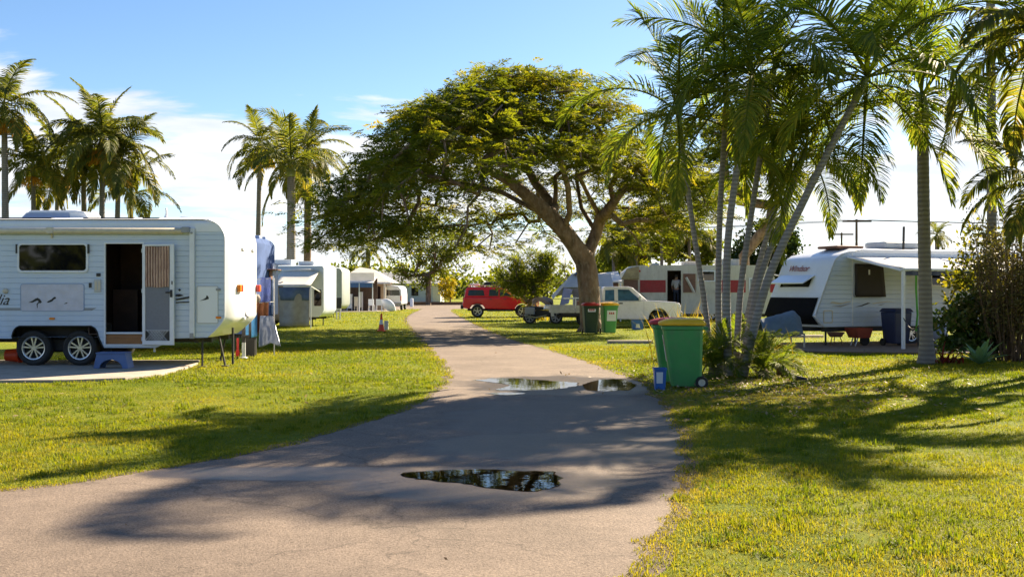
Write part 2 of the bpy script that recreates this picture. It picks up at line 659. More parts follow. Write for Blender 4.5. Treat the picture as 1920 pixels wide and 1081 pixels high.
f_bush = leafmat('narrow green leaves', [(0.045, 0.062, 0.010), (0.09, 0.115, 0.014), (0.17, 0.165, 0.018)], 0.5, (2.0, 1.9, 0.6))
f_gold = leafmat('golden leaves', [(0.20, 0.18, 0.015), (0.40, 0.34, 0.02), (0.26, 0.25, 0.02)], 0.4, (1.4, 1.2, 0.5))
f_croton = leafmat('broad dark leaves', [(0.020, 0.042, 0.014), (0.038, 0.075, 0.020), (0.075, 0.115, 0.028), (0.16, 0.13, 0.06)], 0.3, (1.8, 1.8, 0.6), 0.25)
f_yscrub = leafmat('lime leaves', [(0.05, 0.07, 0.012), (0.12, 0.135, 0.015), (0.24, 0.215, 0.02)], 0.5, (1.7, 1.5, 0.5))
f_dry = leafmat('dry brown twigs', [(0.055, 0.060, 0.022), (0.095, 0.090, 0.032), (0.16, 0.13, 0.05)], 0.2, (1.3, 1.2, 0.9))
f_agave = leafmat('grey green agave leaf', [(0.08, 0.16, 0.09), (0.12, 0.22, 0.12), (0.16, 0.26, 0.13)], 0.2, (1.3, 1.5, 0.8), 0.4)
f_redleaf = leafmat('red strap leaves', [(0.09, 0.012, 0.014), (0.18, 0.03, 0.025), (0.10, 0.07, 0.02)], 0.35, (1.9, 1.2, 0.8))
f_grass = leafmat('lawn grass blades', [(0.078, 0.118, 0.010), (0.150, 0.176, 0.013), (0.210, 0.198, 0.021), (0.255, 0.215, 0.055), (0.205, 0.145, 0.06)], 0.48, (1.7, 1.6, 0.45))
f_litter = leafmat('fallen leaves', [(0.10, 0.06, 0.03), (0.22, 0.14, 0.07), (0.42, 0.34, 0.22)], 0.2, (1.2, 1.1, 0.9))
f_reed = leafmat('yellow reed leaves', [(0.10, 0.11, 0.015), (0.22, 0.19, 0.02), (0.36, 0.27, 0.03)], 0.5, (1.6, 1.4, 0.5))


# ------------------------------------------------------------------ the ground, the road, paving, water
def ground_mat():
    m, nt, out = new_mat('lawn')
    N, L = nt.nodes, nt.links
    t = N.new('ShaderNodeTexCoord')

    def noise(sc, det=6, rough=0.6):
        n = N.new('ShaderNodeTexNoise')
        n.inputs['Scale'].default_value = sc
        n.inputs['Detail'].default_value = det
        n.inputs['Roughness'].default_value = rough
        L.new(t.outputs['Object'], n.inputs[0])
        return n.outputs[0]
    r = N.new('ShaderNodeValToRGB')
    e = r.color_ramp.elements
    e[0].position, e[0].color = 0.30, (0.085, 0.125, 0.007, 1)
    e[1].position, e[1].color = 0.72, (0.30, 0.20, 0.05, 1)
    q = e.new(0.50)
    q.color = (0.150, 0.185, 0.010, 1)
    q = e.new(0.60)
    q.color = (0.24, 0.22, 0.022, 1)
    a, b_ = noise(0.45, 7), noise(9, 8, 0.75)
    ad = N.new('ShaderNodeMath')
    ad.operation = 'MULTIPLY_ADD'
    ad.inputs[1].default_value = 0.55
    L.new(b_, ad.inputs[0])
    mu = N.new('ShaderNodeMath')
    mu.operation = 'MULTIPLY'
    mu.inputs[1].default_value = 0.45
    L.new(a, mu.inputs[0])
    L.new(mu.outputs[0], ad.inputs[2])
    L.new(ad.outputs[0], r.inputs[0])
    b = N.new('ShaderNodeBsdfPrincipled')
    b.inputs['Roughness'].default_value = 0.9
    b.inputs['Specular IOR Level'].default_value = 0.1
    L.new(r.outputs[0], b.inputs['Base Color'])
    bp = N.new('ShaderNodeBump')
    bp.inputs['Strength'].default_value = 0.9
    bp.inputs['Distance'].default_value = 0.05
    L.new(noise(22, 8, 0.8), bp.inputs['Height'])
    L.new(bp.outputs[0], b.inputs['Normal'])
    L.new(b.outputs[0], out.inputs[0])
    return m


def road_mat():
    m, nt, out = new_mat('old asphalt')
    N, L = nt.nodes, nt.links
    t = N.new('ShaderNodeTexCoord')

    def noise(sc, det=6, rough=0.6):
        n = N.new('ShaderNodeTexNoise')
        n.inputs['Scale'].default_value = sc
        n.inputs['Detail'].default_value = det
        n.inputs['Roughness'].default_value = rough
        L.new(t.outputs['Object'], n.inputs[0])
        return n.outputs[0]

    def math_(op, a, b=None, c=None, clamp=False):
        n = N.new('ShaderNodeMath')
        n.operation = op
        n.use_clamp = clamp
        for i, q in enumerate((a, b, c)):
            if q is None:
                continue
            if isinstance(q, (int, float)):
                n.inputs[i].default_value = q
            else:
                L.new(q, n.inputs[i])
        return n.outputs[0]
    # colour: pale worn binder, darker and paler stones, broad stains
    stones = noise(55, 4, 0.75)
    r = N.new('ShaderNodeValToRGB')
    e = r.color_ramp.elements
    e[0].position, e[0].color = 0.33, (0.098, 0.070, 0.052, 1)
    e[1].position, e[1].color = 0.68, (0.285, 0.218, 0.166, 1)
    q = e.new(0.5)
    q.color = (0.190, 0.149, 0.118, 1)
    L.new(stones, r.inputs[0])
    broad = N.new('ShaderNodeMapRange')
    broad.inputs[1].default_value = 0.32
    broad.inputs[2].default_value = 0.68
    broad.inputs[3].default_value = 0.72
    broad.inputs[4].default_value = 1.08
    L.new(noise(0.8, 8, 0.65), broad.inputs[0])
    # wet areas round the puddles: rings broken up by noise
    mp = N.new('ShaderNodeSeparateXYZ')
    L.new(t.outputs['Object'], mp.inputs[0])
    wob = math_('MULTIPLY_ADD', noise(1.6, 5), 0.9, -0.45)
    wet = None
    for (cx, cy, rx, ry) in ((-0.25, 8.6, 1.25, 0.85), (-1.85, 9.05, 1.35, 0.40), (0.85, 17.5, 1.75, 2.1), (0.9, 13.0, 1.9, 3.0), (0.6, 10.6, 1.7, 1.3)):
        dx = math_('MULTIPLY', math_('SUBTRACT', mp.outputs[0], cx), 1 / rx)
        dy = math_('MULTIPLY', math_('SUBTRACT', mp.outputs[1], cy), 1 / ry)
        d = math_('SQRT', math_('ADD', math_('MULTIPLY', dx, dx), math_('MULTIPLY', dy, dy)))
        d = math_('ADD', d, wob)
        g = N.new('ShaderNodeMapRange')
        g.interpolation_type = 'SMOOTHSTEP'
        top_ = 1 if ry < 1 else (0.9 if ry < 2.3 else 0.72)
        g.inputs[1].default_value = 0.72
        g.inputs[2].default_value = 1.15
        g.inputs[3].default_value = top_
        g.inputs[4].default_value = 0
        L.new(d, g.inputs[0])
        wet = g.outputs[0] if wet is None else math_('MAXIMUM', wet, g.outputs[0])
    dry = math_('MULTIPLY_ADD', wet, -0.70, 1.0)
    mott = N.new('ShaderNodeMapRange')
    mott.inputs[1].default_value = 0.35
    mott.inputs[2].default_value = 0.65
    mott.inputs[3].default_value = 0.86
    mott.inputs[4].default_value = 1.07
    L.new(noise(4.5, 8, 0.7), mott.inputs[0])
    vo = N.new('ShaderNodeTexVoronoi')
    vo.feature = 'DISTANCE_TO_EDGE'
    vo.inputs['Scale'].default_value = 0.42
    wv = N.new('ShaderNodeVectorMath')
    wv.operation = 'MULTIPLY_ADD'
    nz = N.new('ShaderNodeTexNoise')
    nz.inputs['Scale'].default_value = 2.2
    nz.inputs['Detail'].default_value = 6
    L.new(t.outputs['Object'], nz.inputs[0])
    L.new(nz.outputs['Color'], wv.inputs[0])
    wv.inputs[1].default_value = (0.9, 0.9, 0)
    L.new(t.outputs['Object'], wv.inputs[2])
    L.new(wv.outputs[0], vo.inputs['Vector'])
    crk = N.new('ShaderNodeMapRange')
    crk.inputs[1].default_value = 0.0
    crk.inputs[2].default_value = 0.0075
    crk.inputs[3].default_value = 0.62
    crk.inputs[4].default_value = 1.0
    L.new(vo.outputs['Distance'], crk.inputs[0])
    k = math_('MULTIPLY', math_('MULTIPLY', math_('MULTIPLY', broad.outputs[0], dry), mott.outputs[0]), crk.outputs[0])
    sc = N.new('ShaderNodeVectorMath')
    sc.operation = 'SCALE'
    L.new(r.outputs[0], sc.inputs[0])
    L.new(k, sc.inputs['Scale'])
    b = N.new('ShaderNodeBsdfPrincipled')
    b.inputs['Specular IOR Level'].default_value = 0.3
    L.new(sc.outputs[0], b.inputs['Base Color'])
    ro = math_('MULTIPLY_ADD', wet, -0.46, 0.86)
    L.new(ro, b.inputs['Roughness'])
    bp = N.new('ShaderNodeBump')
    bp.inputs['Distance'].default_value = 0.012
    L.new(math_('MULTIPLY_ADD', wet, -0.45, 0.6), bp.inputs['Strength'])
    L.new(noise(75, 3, 0.7), bp.inputs['Height'])
    L.new(bp.outputs[0], b.inputs['Normal'])
    L.new(b.outputs[0], out.inputs[0])
    return m


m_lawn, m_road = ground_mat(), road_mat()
mb = MB()
mb.grid(lambda u, v: (-400 + 800 * u, -60 + 860 * v, 0.0), 8, 8)
tag(mb.build('lawn', m_lawn), kind='structure')

LE = [gr(*p) for p in ((0, 922), (150, 904), (300, 880), (500, 845), (640, 806), (760, 770), (820, 735), (843, 705), (836, 686),
                       (812, 660), (786, 630), (768, 610), (762, 598), (772, 589), (786, 582), (792, 579))]
RE = [gr(*p) for p in ((1175, 1081), (1230, 1000), (1270, 930), (1283, 860), (1268, 800), (1235, 750), (1190, 714), (1130, 689),
                       (1060, 666), (985, 645), (925, 625), (885, 606), (862, 594), (848, 586), (846, 581), (850, 578))]
LE = [(-14, -6), (-9.5, 2.6), (-6.3, 6.2)] + LE
RE = [(-2.5, -6), (-1.2, 1.0), (-0.25, 3.4)] + RE
left = smooth_line(LE, 0.12)
right = smooth_line(RE, 0.12)


def rough_edge(line, sgn):
    out = []
    for p in line:
        k = 0.05 + 0.006 * p.y
        q = mnoise.noise((p.x * 1.7, p.y * 1.7, 3 * sgn)) * 0.09 + mnoise.noise((p.x * 6, p.y * 6, 8 * sgn)) * 0.06
        out.append((p.x + q, p.y + q * 0.4))
    return out


left, right = rough_edge(left, 1), rough_edge(right, -1)
ROAD = left + right[::-1]
bm = bmesh.new()
bm.faces.new([bm.verts.new((x, y, 0.004)) for x, y in ROAD])
bmesh.ops.triangulate(bm, faces=bm.faces)
bmesh.ops.recalc_face_normals(bm, faces=bm.faces)
me = bpy.data.meshes.new('driveway')
bm.to_mesh(me)
bm.free()
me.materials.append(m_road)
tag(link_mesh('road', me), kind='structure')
mb = MB()
mb.grid(lambda u, v: (-60 + 120 * u, 90 + 26 * v, 0.010), 4, 2)
tag(mb.build('cross_road', m_road), kind='structure')


def slab(name, poly, mat, z=0.05, kind='structure'):
    mb = MB()
    mb.prism(poly, 'z', -0.05, z)
    return tag(mb.build(name, mat, bevel=0.012), kind=kind)


PADL = [(-13.5, 17.75), gr(120, 717), gr(235, 713), gr(300, 705), gr(352, 691), (-6.6, 22.4), (-6.8, 23.2), (-13.5, 23.2)]
PADR = [(7.4, 26.6), (10.6, 25.9), (14.5, 27.0), (20, 29), (19, 34), (7.8, 31)]
slab('concrete_pad', PADL, m_concrete)
slab('paved_pad', PADR, m_paver)
slab('cabin_forecourt', [(-15.5, 76), (-9.2, 79), (-9.0, 92), (-18, 92)], m_concrete, 0.03)


def water_mat():
    m, nt, out = new_mat('puddle water')
    N, L = nt.nodes, nt.links
    tr = N.new('ShaderNodeBsdfTransparent')
    tr.inputs[0].default_value = (0.34, 0.29, 0.22, 1)
    gl = N.new('ShaderNodeBsdfGlossy')
    gl.inputs['Roughness'].default_value = 0.01
    fr = N.new('ShaderNodeFresnel')
    fr.inputs['IOR'].default_value = 1.4
    t = N.new('ShaderNodeTexCoord')
    n = N.new('ShaderNodeTexNoise')
    n.inputs['Scale'].default_value = 5
    n.inputs['Detail'].default_value = 3
    L.new(t.outputs['Object'], n.inputs[0])
    bp = N.new('ShaderNodeBump')
    bp.inputs['Strength'].default_value = 0.03
    bp.inputs['Distance'].default_value = 0.02
    L.new(n.outputs[0], bp.inputs['Height'])
    L.new(bp.outputs[0], gl.inputs['Normal'])
    mx = N.new('ShaderNodeMixShader')
    L.new(fr.outputs[0], mx.inputs[0])
    L.new(tr.outputs[0], mx.inputs[1])
    L.new(gl.outputs[0], mx.inputs[2])
    L.new(mx.outputs[0], out.inputs[0])
    return m


m_water = water_mat()


def puddle(pts, seed):
    line = smooth_line(pts + [pts[0]], 0.06)[:-1]
    c = sum(line, Vector()) / len(line)
    poly = []
    for p in line:
        k = 1 + 0.10 * mnoise.noise((p.x * 3.5, p.y * 3.5, seed)) + 0.10 * mnoise.noise((p.x * 8, p.y * 8, seed)) + 0.06 * mnoise.noise((p.x * 24, p.y * 24, seed))
        poly.append((c + (p - c) * k))
    bm = bmesh.new()
    bm.faces.new([bm.verts.new((p.x, p.y, 0.0085)) for p in poly])
    bmesh.ops.triangulate(bm, faces=bm.faces)
    bmesh.ops.recalc_face_normals(bm, faces=bm.faces)
    me = bpy.data.meshes.new('puddle')
    bm.to_mesh(me)
    bm.free()
    if me.polygons[0].normal.z < 0:
        me.flip_normals()
    me.materials.append(m_water)
    tag(link_mesh('puddle', me), kind='structure')


puddle([gr(*p) for p in ((765, 896), (757, 890), (772, 885), (810, 883), (900, 881), (1000, 884), (1042, 884), (1046, 892), (1050, 902), (1038, 914), (990, 921), (935, 917), (870, 908), (810, 902))], 1.0)
puddle([gr(*p) for p in ((888, 713), (940, 709), (1000, 712), (1062, 716), (1085, 722), (1050, 729), (1000, 732), (930, 731), (955, 722))], 5.0)
puddle([gr(*p) for p in ((1092, 721), (1122, 713), (1160, 711), (1192, 722), (1176, 731), (1130, 734), (1100, 730))], 9.0)
puddle([gr(*p) for p in ((905, 738), (950, 736), (985, 738), (950, 741))], 3.0)

def edge_table(line):
    q = sorted((p[1], p[0]) for p in line)
    return [p[0] for p in q], [p[1] for p in q]


LY, LX = edge_table(left)
RY_, RX_ = edge_table(right)
# bare soil and grit where the lawn meets the asphalt
m_soil = paint('soil', (0.085, 0.058, 0.036), 0.95, var=0.4, scale=9, bump=0.8, bscale=40, dirt=(0.16, 0.12, 0.07), dirt_amt=0.7)
for line, sg in ((left, -1), (right, 1)):
    mb = MB()
    pts = [p for p in line if p[1] > 2]
    vs = []
    for i, p in enumerate(pts):
        q0, q1 = Vector(pts[max(i - 1, 0)]), Vector(pts[min(i + 1, len(pts) - 1)])
        t = (q1 - q0).normalized()
        nrm = Vector((t.y, -t.x)) * sg
        w = 0.05 + 0.16 * max(0, mnoise.noise((p[0] * 2.2, p[1] * 2.2, 4 * sg)) + 0.35)
        vs += [(p[0] - nrm.x * 0.05, p[1] - nrm.y * 0.05, 0.002), (p[0] + nrm.x * w, p[1] + nrm.y * w, 0.002)]
    mb.add(vs, [(2 * i, 2 * i + 1, 2 * i + 3, 2 * i + 2) for i in range(len(pts) - 1)])
    tag(mb.build('verge_soil', m_soil), kind='structure')

# ------------------------------------------------------------------ lawn blades: nobody could count them
def blades(name, boxes, hmin, hmax, wid, seed):
    g = np.random.default_rng(seed)
    X, Y = [], []
    for (x0, x1, y0, y1, n) in boxes:
        X.append(g.uniform(x0, x1, n))
        Y.append(g.uniform(y0, y1, n))
    X, Y = np.concatenate(X), np.concatenate(Y)
    cr_ = 0.16 * np.clip(vnoise(X, Y, 0.22, 12) - 0.35, 0, 1)
    keep = ~((inside(ROAD, X, Y) & inside(ROAD, X - cr_, Y) & inside(ROAD, X + cr_, Y)) | inside(PADL, X, Y) | inside(PADR, X, Y))
    keep &= np.abs(X) < Y * 0.50 + 0.6
    bare = vnoise(X, Y, 0.35, 2) * 0.6 + vnoise(X, Y, 0.12, 3) * 0.4
    keep &= g.random(len(X)) < np.clip(bare * 2.6 - 0.35, 0.12, 1)
    X, Y = X[keep], Y[keep]
    n = len(X)
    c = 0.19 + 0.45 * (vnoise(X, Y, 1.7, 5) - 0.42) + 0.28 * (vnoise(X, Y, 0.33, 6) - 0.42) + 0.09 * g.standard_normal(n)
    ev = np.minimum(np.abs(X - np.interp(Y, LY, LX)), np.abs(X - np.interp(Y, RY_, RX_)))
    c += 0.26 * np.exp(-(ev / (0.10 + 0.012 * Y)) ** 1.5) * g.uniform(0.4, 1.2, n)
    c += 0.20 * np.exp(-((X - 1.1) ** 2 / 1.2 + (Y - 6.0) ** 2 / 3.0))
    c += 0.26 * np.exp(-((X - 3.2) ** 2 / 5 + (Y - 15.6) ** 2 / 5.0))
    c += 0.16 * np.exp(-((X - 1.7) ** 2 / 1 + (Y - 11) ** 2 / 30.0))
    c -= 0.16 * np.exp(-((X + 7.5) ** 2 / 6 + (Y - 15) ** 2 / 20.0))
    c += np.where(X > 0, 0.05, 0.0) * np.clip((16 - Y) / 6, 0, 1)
    dr = np.full(n, 9.0)
    az = g.uniform(0, 2 * np.pi, n)
    lean = g.uniform(0.15, 1.25, n)
    d = np.stack([np.cos(az) * np.sin(lean), np.sin(az) * np.sin(lean), np.cos(lean)], 1)
    s = np.stack([-np.sin(az), np.cos(az), np.zeros(n)], 1)
    ln = g.uniform(hmin, hmax, n) * (0.7 + 0.8 * vnoise(X, Y, 0.5, 9))
    base = np.stack([X, Y, np.full(n, -0.004)], 1)
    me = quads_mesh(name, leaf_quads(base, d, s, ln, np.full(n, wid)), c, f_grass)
    tag(link_mesh(name, me), kind='stuff')


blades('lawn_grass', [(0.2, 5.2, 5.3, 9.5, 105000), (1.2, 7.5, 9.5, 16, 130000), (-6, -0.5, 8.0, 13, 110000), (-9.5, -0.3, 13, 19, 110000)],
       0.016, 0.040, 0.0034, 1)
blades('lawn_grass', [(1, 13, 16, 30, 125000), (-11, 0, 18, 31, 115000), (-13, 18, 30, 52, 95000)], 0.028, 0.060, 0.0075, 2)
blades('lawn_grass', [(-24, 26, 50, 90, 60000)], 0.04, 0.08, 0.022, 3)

def tufts(n, seed):
    g = np.random.default_rng(seed)
    cx, cy = np.concatenate([g.uniform(0.5, 6, n), g.uniform(-8, 0, n), g.uniform(2, 11, n)]), np.concatenate([g.uniform(5.6, 14, n), g.uniform(8, 19, n), g.uniform(12, 26, n)])
    keep = ~(inside(ROAD, cx, cy) | inside(PADL, cx, cy) | inside(PADR, cx, cy)) & (vnoise(cx, cy, 1.3, 15) > 0.45)
    cx, cy = cx[keep], cy[keep]
    k = 34
    m = len(cx)
    sz = np.repeat(g.uniform(0.4, 1.15, m), k)
    X = np.repeat(cx, k) + g.normal(0, 0.05, m * k) * sz
    Y = np.repeat(cy, k) + g.normal(0, 0.05, m * k) * sz
    az, lean = g.uniform(0, 2 * np.pi, m * k), g.uniform(0.1, 1.2, m * k)
    d = np.stack([np.cos(az) * np.sin(lean), np.sin(az) * np.sin(lean), np.cos(lean)], 1)
    s = np.stack([-np.sin(az), np.cos(az), np.zeros(m * k)], 1)
    c = np.repeat(g.uniform(-0.05, 0.35, m), k) + g.normal(0, 0.05, m * k)
    me = quads_mesh('lawn_tufts', leaf_quads(np.stack([X, Y, np.full(m * k, -0.004)], 1), d, s, sz * g.uniform(0.04, 0.085, m * k), 0.0045 * (0.7 + 0.05 * Y)), c, f_grass)
    tag(link_mesh('lawn_tufts', me), kind='stuff')


tufts(900, 14)

g = np.random.default_rng(5)
n = 2600
X = np.concatenate([g.normal(3.6, 1.6, n), g.uniform(-9, 9, 900)])
Y = np.concatenate([g.normal(17.5, 1.9, n), g.uniform(6, 28, 900)])
keep = ~(inside(PADL, X, Y)) & (Y > 6) & ~(inside(ROAD, X, Y) & (g.random(len(X)) < 0.93))
X, Y = X[keep], Y[keep]
n = len(X)
az = g.uniform(0, 6.28, n)
tl = g.normal(0.1, 0.25, n)
d = np.stack([np.cos(az) * np.cos(tl), np.sin(az) * np.cos(tl), np.sin(tl)], 1)
s = unit(np.cross(d, np.array([0, 0, 1.0]) + 0.3 * g.standard_normal((n, 3))))
me = quads_mesh('leaf_litter', leaf_quads(np.stack([X, Y, np.full(n, 0.035)], 1), d, s, np.where(Y < 12, 0.4, 1.0) * g.uniform(0.03, 0.11, n), np.where(Y < 12, 0.4, 1.0) * g.uniform(0.006, 0.02, n)), g.random(n), f_litter)
tag(link_mesh('leaf_litter', me), kind='stuff')


# ------------------------------------------------------------------ palms
def frond_quads(L, elev, bend, n, ll, seed, droop=0.5, vee=0.35, w=0.02, roll=0.0, bare=0.12, tint=0.0):
    g = np.random.default_rng(seed)
    S = np.linspace(0, 1, 25)
    ang = R(elev) - R(bend) * S ** 1.25
    dx, dz = np.cos(ang), np.sin(ang)
    ds = L / 24
    px = np.concatenate([[0], np.cumsum((dx[:-1] + dx[1:]) / 2 * ds)])
    pz = np.concatenate([[0], np.cumsum((dz[:-1] + dz[1:]) / 2 * ds)])
    V, rn = [], []
    rad = 0.022 * (L / 2.2) * (1 - S) ** 0.7 + 0.003
    for i in range(24):                      # the rib
        a, b = np.array([px[i], 0, pz[i]]), np.array([px[i + 1], 0, pz[i + 1]])
        u = np.array([-dz[i], 0, dx[i]])
        y = np.array([0, 1.0, 0])
        ra, rb = rad[i], rad[i + 1]
        c = [(y, -u * 0.5), (-u * 0.5, -y), (-y, u * 0.8), (u * 0.8, y)]
        for p, q in c:
            V.append([a + p * ra, b + p * rb, b + q * rb, a + q * ra])
            rn.append(0.62)
    sec = np.linspace(bare, 0.995, n)
    for k, s_ in enumerate(sec):
        t_ang = np.interp(s_, S, ang)
        p = np.array([np.interp(s_, S, px), 0, np.interp(s_, S, pz)])
        t = np.array([math.cos(t_ang), 0, math.sin(t_ang)])
        u = np.array([-math.sin(t_ang), 0, math.cos(t_ang)])
        ro = roll * s_
        q = (s_ - bare) / (1 - bare)
        al = R(72 - 48 * q) + g.normal(0, 0.06)
        ln = ll * (0.45 + 0.55 * math.sin(math.pi * min(1, q * 0.85 + 0.18))) * (1 - 0.45 * q ** 3) * g.uniform(0.86, 1.08)
        for sg in (-1, 1):
            sv = np.array([0, sg * math.cos(ro), 0]) + u * math.sin(ro) * sg
            vv = vee * g.uniform(0.5, 1.4)
            d = t * math.cos(al) + sv * math.sin(al) * math.cos(vv) + u * math.sin(al) * math.sin(vv)
            d /= np.linalg.norm(d)
            d2 = d + np.array([0, 0, -1.0]) * droop * g.uniform(0.6, 1.5)
            d2 /= np.linalg.norm(d2)
            d3 = d2 + np.array([0, 0, -1.0]) * droop * g.uniform(0.4, 1.2)
            d3 /= np.linalg.norm(d3)
            wv = np.cross(d, u)
            wv = wv / (np.linalg.norm(wv) + 1e-9)
            wv = wv + u * g.normal(0, 0.35)
            p1, p2 = p + d * ln * 0.42, p + d * ln * 0.42 + d2 * ln * 0.34
            p3 = p2 + d3 * ln * 0.24
            V.append([p - wv * w * 0.5, p1 - wv * w, p1 + wv * w, p + wv * w * 0.5])
            V.append([p1 - wv * w, p2 - wv * w * 0.75, p2 + wv * w * 0.75, p1 + wv * w])
            V.append([p2 - wv * w * 0.75, p3 - wv * w * 0.08, p3 + wv * w * 0.08, p2 + wv * w * 0.75])
            c = g.random() * 0.65 + 0.12 + tint
            rn += [c, c, c + 0.12]
    return np.array(V), np.array(rn)


AGES_CANE = ((84, 30), (68, 46), (52, 62), (36, 74), (18, 76), (-6, 62), (-36, 40))
AGES_PALM = ((74, 44), (60, 66), (44, 84), (28, 92), (10, 92), (-12, 74), (-40, 42))


def frond_set(kind, L, ll, n, w, mat, droop, vee, bendk=1.0, ages=AGES_PALM):
    """fronds from the upright newest to the hanging oldest, three of each age"""
    out = []
    for ai, (el, bend) in enumerate(ages):
        row = []
        for k in range(3):
            g = random.Random(ai * 10 + k + len(kind))
            V, rn = frond_quads(L * g.uniform(0.88, 1.1) * (0.9 if ai == 0 else 1), el + g.uniform(-6, 6), bend * bendk * g.uniform(0.85, 1.2), n, ll,
                                ai * 31 + k * 7 + len(kind) * 3, droop * (0.6 + 0.12 * ai), vee, w, g.uniform(-1.0, 1.0), 0.13, 0.0 if ai < 5 else 0.14)
            row.append(quads_mesh('frond', V, rn, mat))
        out.append(row)
    return out


FAR = frond_set('alexandra', 3.0, 0.78, 56, 0.026, f_palm, 0.6, 0.25)
CANE = frond_set('cane', 2.4, 0.62, 74, 0.0125, f_cane, 0.36, 0.45, 1.22, AGES_CANE)
BIG = frond_set('bigpalm', 3.1, 0.72, 64, 0.026, f_palm, 0.7, 0.2, 0.95)


def strings_mesh(name, mat, seed, ln=0.7, n=60):
    """a hanging bunch of fruit or flower strings"""
    g = np.random.default_rng(seed)
    V, rn = [], []
    for k in range(n):
        az = g.uniform(0, 6.28)
        p = np.array([0.10 * math.cos(az), 0.10 * math.sin(az), 0.0])
        d = np.array([math.cos(az) * 0.9, math.sin(az) * 0.9, g.uniform(-0.1, 0.5)])
        st = ln / 6 * g.uniform(0.7, 1.1)
        for i in range(6):
            d = d + np.array([0, 0, -0.42])
            d /= np.linalg.norm(d)
            s = np.cross(d, g.standard_normal(3))
            s /= np.linalg.norm(s)
            q = p + d * st
            V.append([p - s * 0.02, p + s * 0.02, q + s * 0.02, q - s * 0.02])
            rn.append(g.random())
            p = q
    return quads_mesh(name, np.array(V), np.array(rn), mat)


FRUIT = strings_mesh('fruit_cluster', f_fruit, 3)
FLOWER = strings_mesh('flower_cluster', f_fruitY, 4, 0.8, 80)


def palm(path, r0, r1, fset, nf, label, group, seed, scale=1.0, shaft=(0.7, None), fruit=None, ages=(0, 6), tm=None, lean_fronds=0.0, name='palm_tree', skip=None):
    """path: points of the trunk from the ground to the foot of the crown"""
    g = random.Random(seed)
    base = Vector((path[0][0], path[0][1], 0))
    root = thing(name, label, 'palm tree', base, 0, group)
    line = smooth_line([Vector(p) - base for p in path], 0.10 if r0 < 0.2 else 0.16)
    n = len(line)
    rad = []
    for i, p in enumerate(line):
        t = i / (n - 1)
        r = r0 + (r1 - r0) * t ** 0.8
        if p.z < 0.6:
            r *= 1 + (0.5 if r0 > 0.12 else 0.12) * (1 - max(p.z, 0) / 0.6) ** 2
        rad.append(r * (1.015 if i % 2 else 0.985))
    mb = MB()
    mb.tube(line, rad, 10)
    mb.build('trunk', tm or m_palmtrunk, root, smooth=True)
    top = line[-1]
    up = (line[-1] - line[-4]).normalized()
    sh, sm = shaft
    if sh:
        mb = MB()
        mb.tube([top - up * 0.05, top + up * sh * 0.3, top + up * sh * 0.7, top + up * sh], [r1 * 1.05, r1 * 1.25, r1 * 0.95, r1 * 0.55], 10)
        mb.build('crownshaft', sm or f_shaft, root, smooth=True)
    head = top + up * (sh * 0.93 if sh else 0)
    yaw = g.uniform(0, 6.28)
    for k in range(nf):
        t = k / max(1, nf - 1)
        age = ages[0] + (ages[1] - ages[0]) * t ** 0.85
        ai = int(min(6, max(0, round(age + g.uniform(-0.5, 0.5)))))
        yaw += 2.39996
        me_ = g.choice(fset[ai])
        o = link_mesh('frond', me_, root)
        o.location = head - up * (0.10 * t)
        s = scale * g.uniform(0.88, 1.1)
        o.scale = (s, s, s)
        o.rotation_euler = (g.uniform(-0.12, 0.12), g.uniform(-0.1, 0.1), yaw + g.uniform(-0.25, 0.25))
    if fruit:
        for k in range(fruit[1]):
            o = link_mesh('fruit_cluster', fruit[0], root)
            a = g.uniform(0, 6.28)
            o.location = top + Vector((math.cos(a), math.sin(a), 0)) * r1 * 0.9 - up * 0.05
            o.rotation_euler = (0, 0, a)
            o.scale = (fruit[2],) * 3
    return root


def straight(px, py, Y, base_px=None, base_Y=None):
    """trunk from the ground to the crown's foot at pixel px, py"""
    p = at(px, py, Y)
    bx = (base_px - 960) / F * Y if base_px is not None else p.x
    b = Vector((bx, Y, 0))
    return [b, b + (p - b) * 0.35 + Vector((0.05, 0, 0)), b + (p - b) * 0.7 + Vector((0.03, 0, 0)), p]


LG = 'palms standing behind the white caravan'
palm(straight(8, 222, 48), 0.20, 0.12, FAR, 20, 'tall palm at the left edge with orange fruit hanging under its crown', LG, 1, 1.05, fruit=(FRUIT, 4, 1.3))
palm(straight(62, 330, 50), 0.15, 0.10, FAR, 16, 'low palm between the edge palm and the thick cluster, above the roof vent', LG, 2, 1.0, fruit=(FRUIT, 1, 0.9))
palm(straight(156, 300, 52, 157), 0.17, 0.11, FAR, 18, 'slim palm on the left side of the thick palm cluster behind the caravan', LG, 3, 1.0)
palm(straight(192, 280, 50, 186), 0.17, 0.11, FAR, 22, 'tallest palm of the cluster behind the caravan, with orange fruit low down', LG, 4, 1.08, fruit=(FRUIT, 3, 1.3))
palm(straight(222, 325, 51, 212), 0.16, 0.11, FAR, 19, 'palm leaning right on the right side of the thick cluster', LG, 5, 1.05, fruit=(FRUIT, 2, 1.1))
palm(straight(246, 385, 53), 0.12, 0.09, FAR, 9, 'small low palm at the right end of the cluster with spreading fronds', LG, 6, 0.95, ages=(0, 4))
palm(straight(108, 330, 54, 100), 0.15, 0.10, FAR, 17, 'palm with yellowing fronds in the gap left of the thick cluster', LG, 36, 1.0, fruit=(FRUIT, 2, 1.1))
MG = 'palms rising behind the blue caravan'
palm(straight(487, 288, 60, 478), 0.17, 0.12, FAR, 15, 'slender pale palm with a yellow flower bunch below its crown', MG, 7, 0.98, fruit=(FLOWER, 3, 1.3))
palm(straight(546, 330, 52, 542), 0.25, 0.19, FAR, 19, 'thick trunked palm with dark drooping fronds beside the slender pale palm', MG, 8, 1.08)
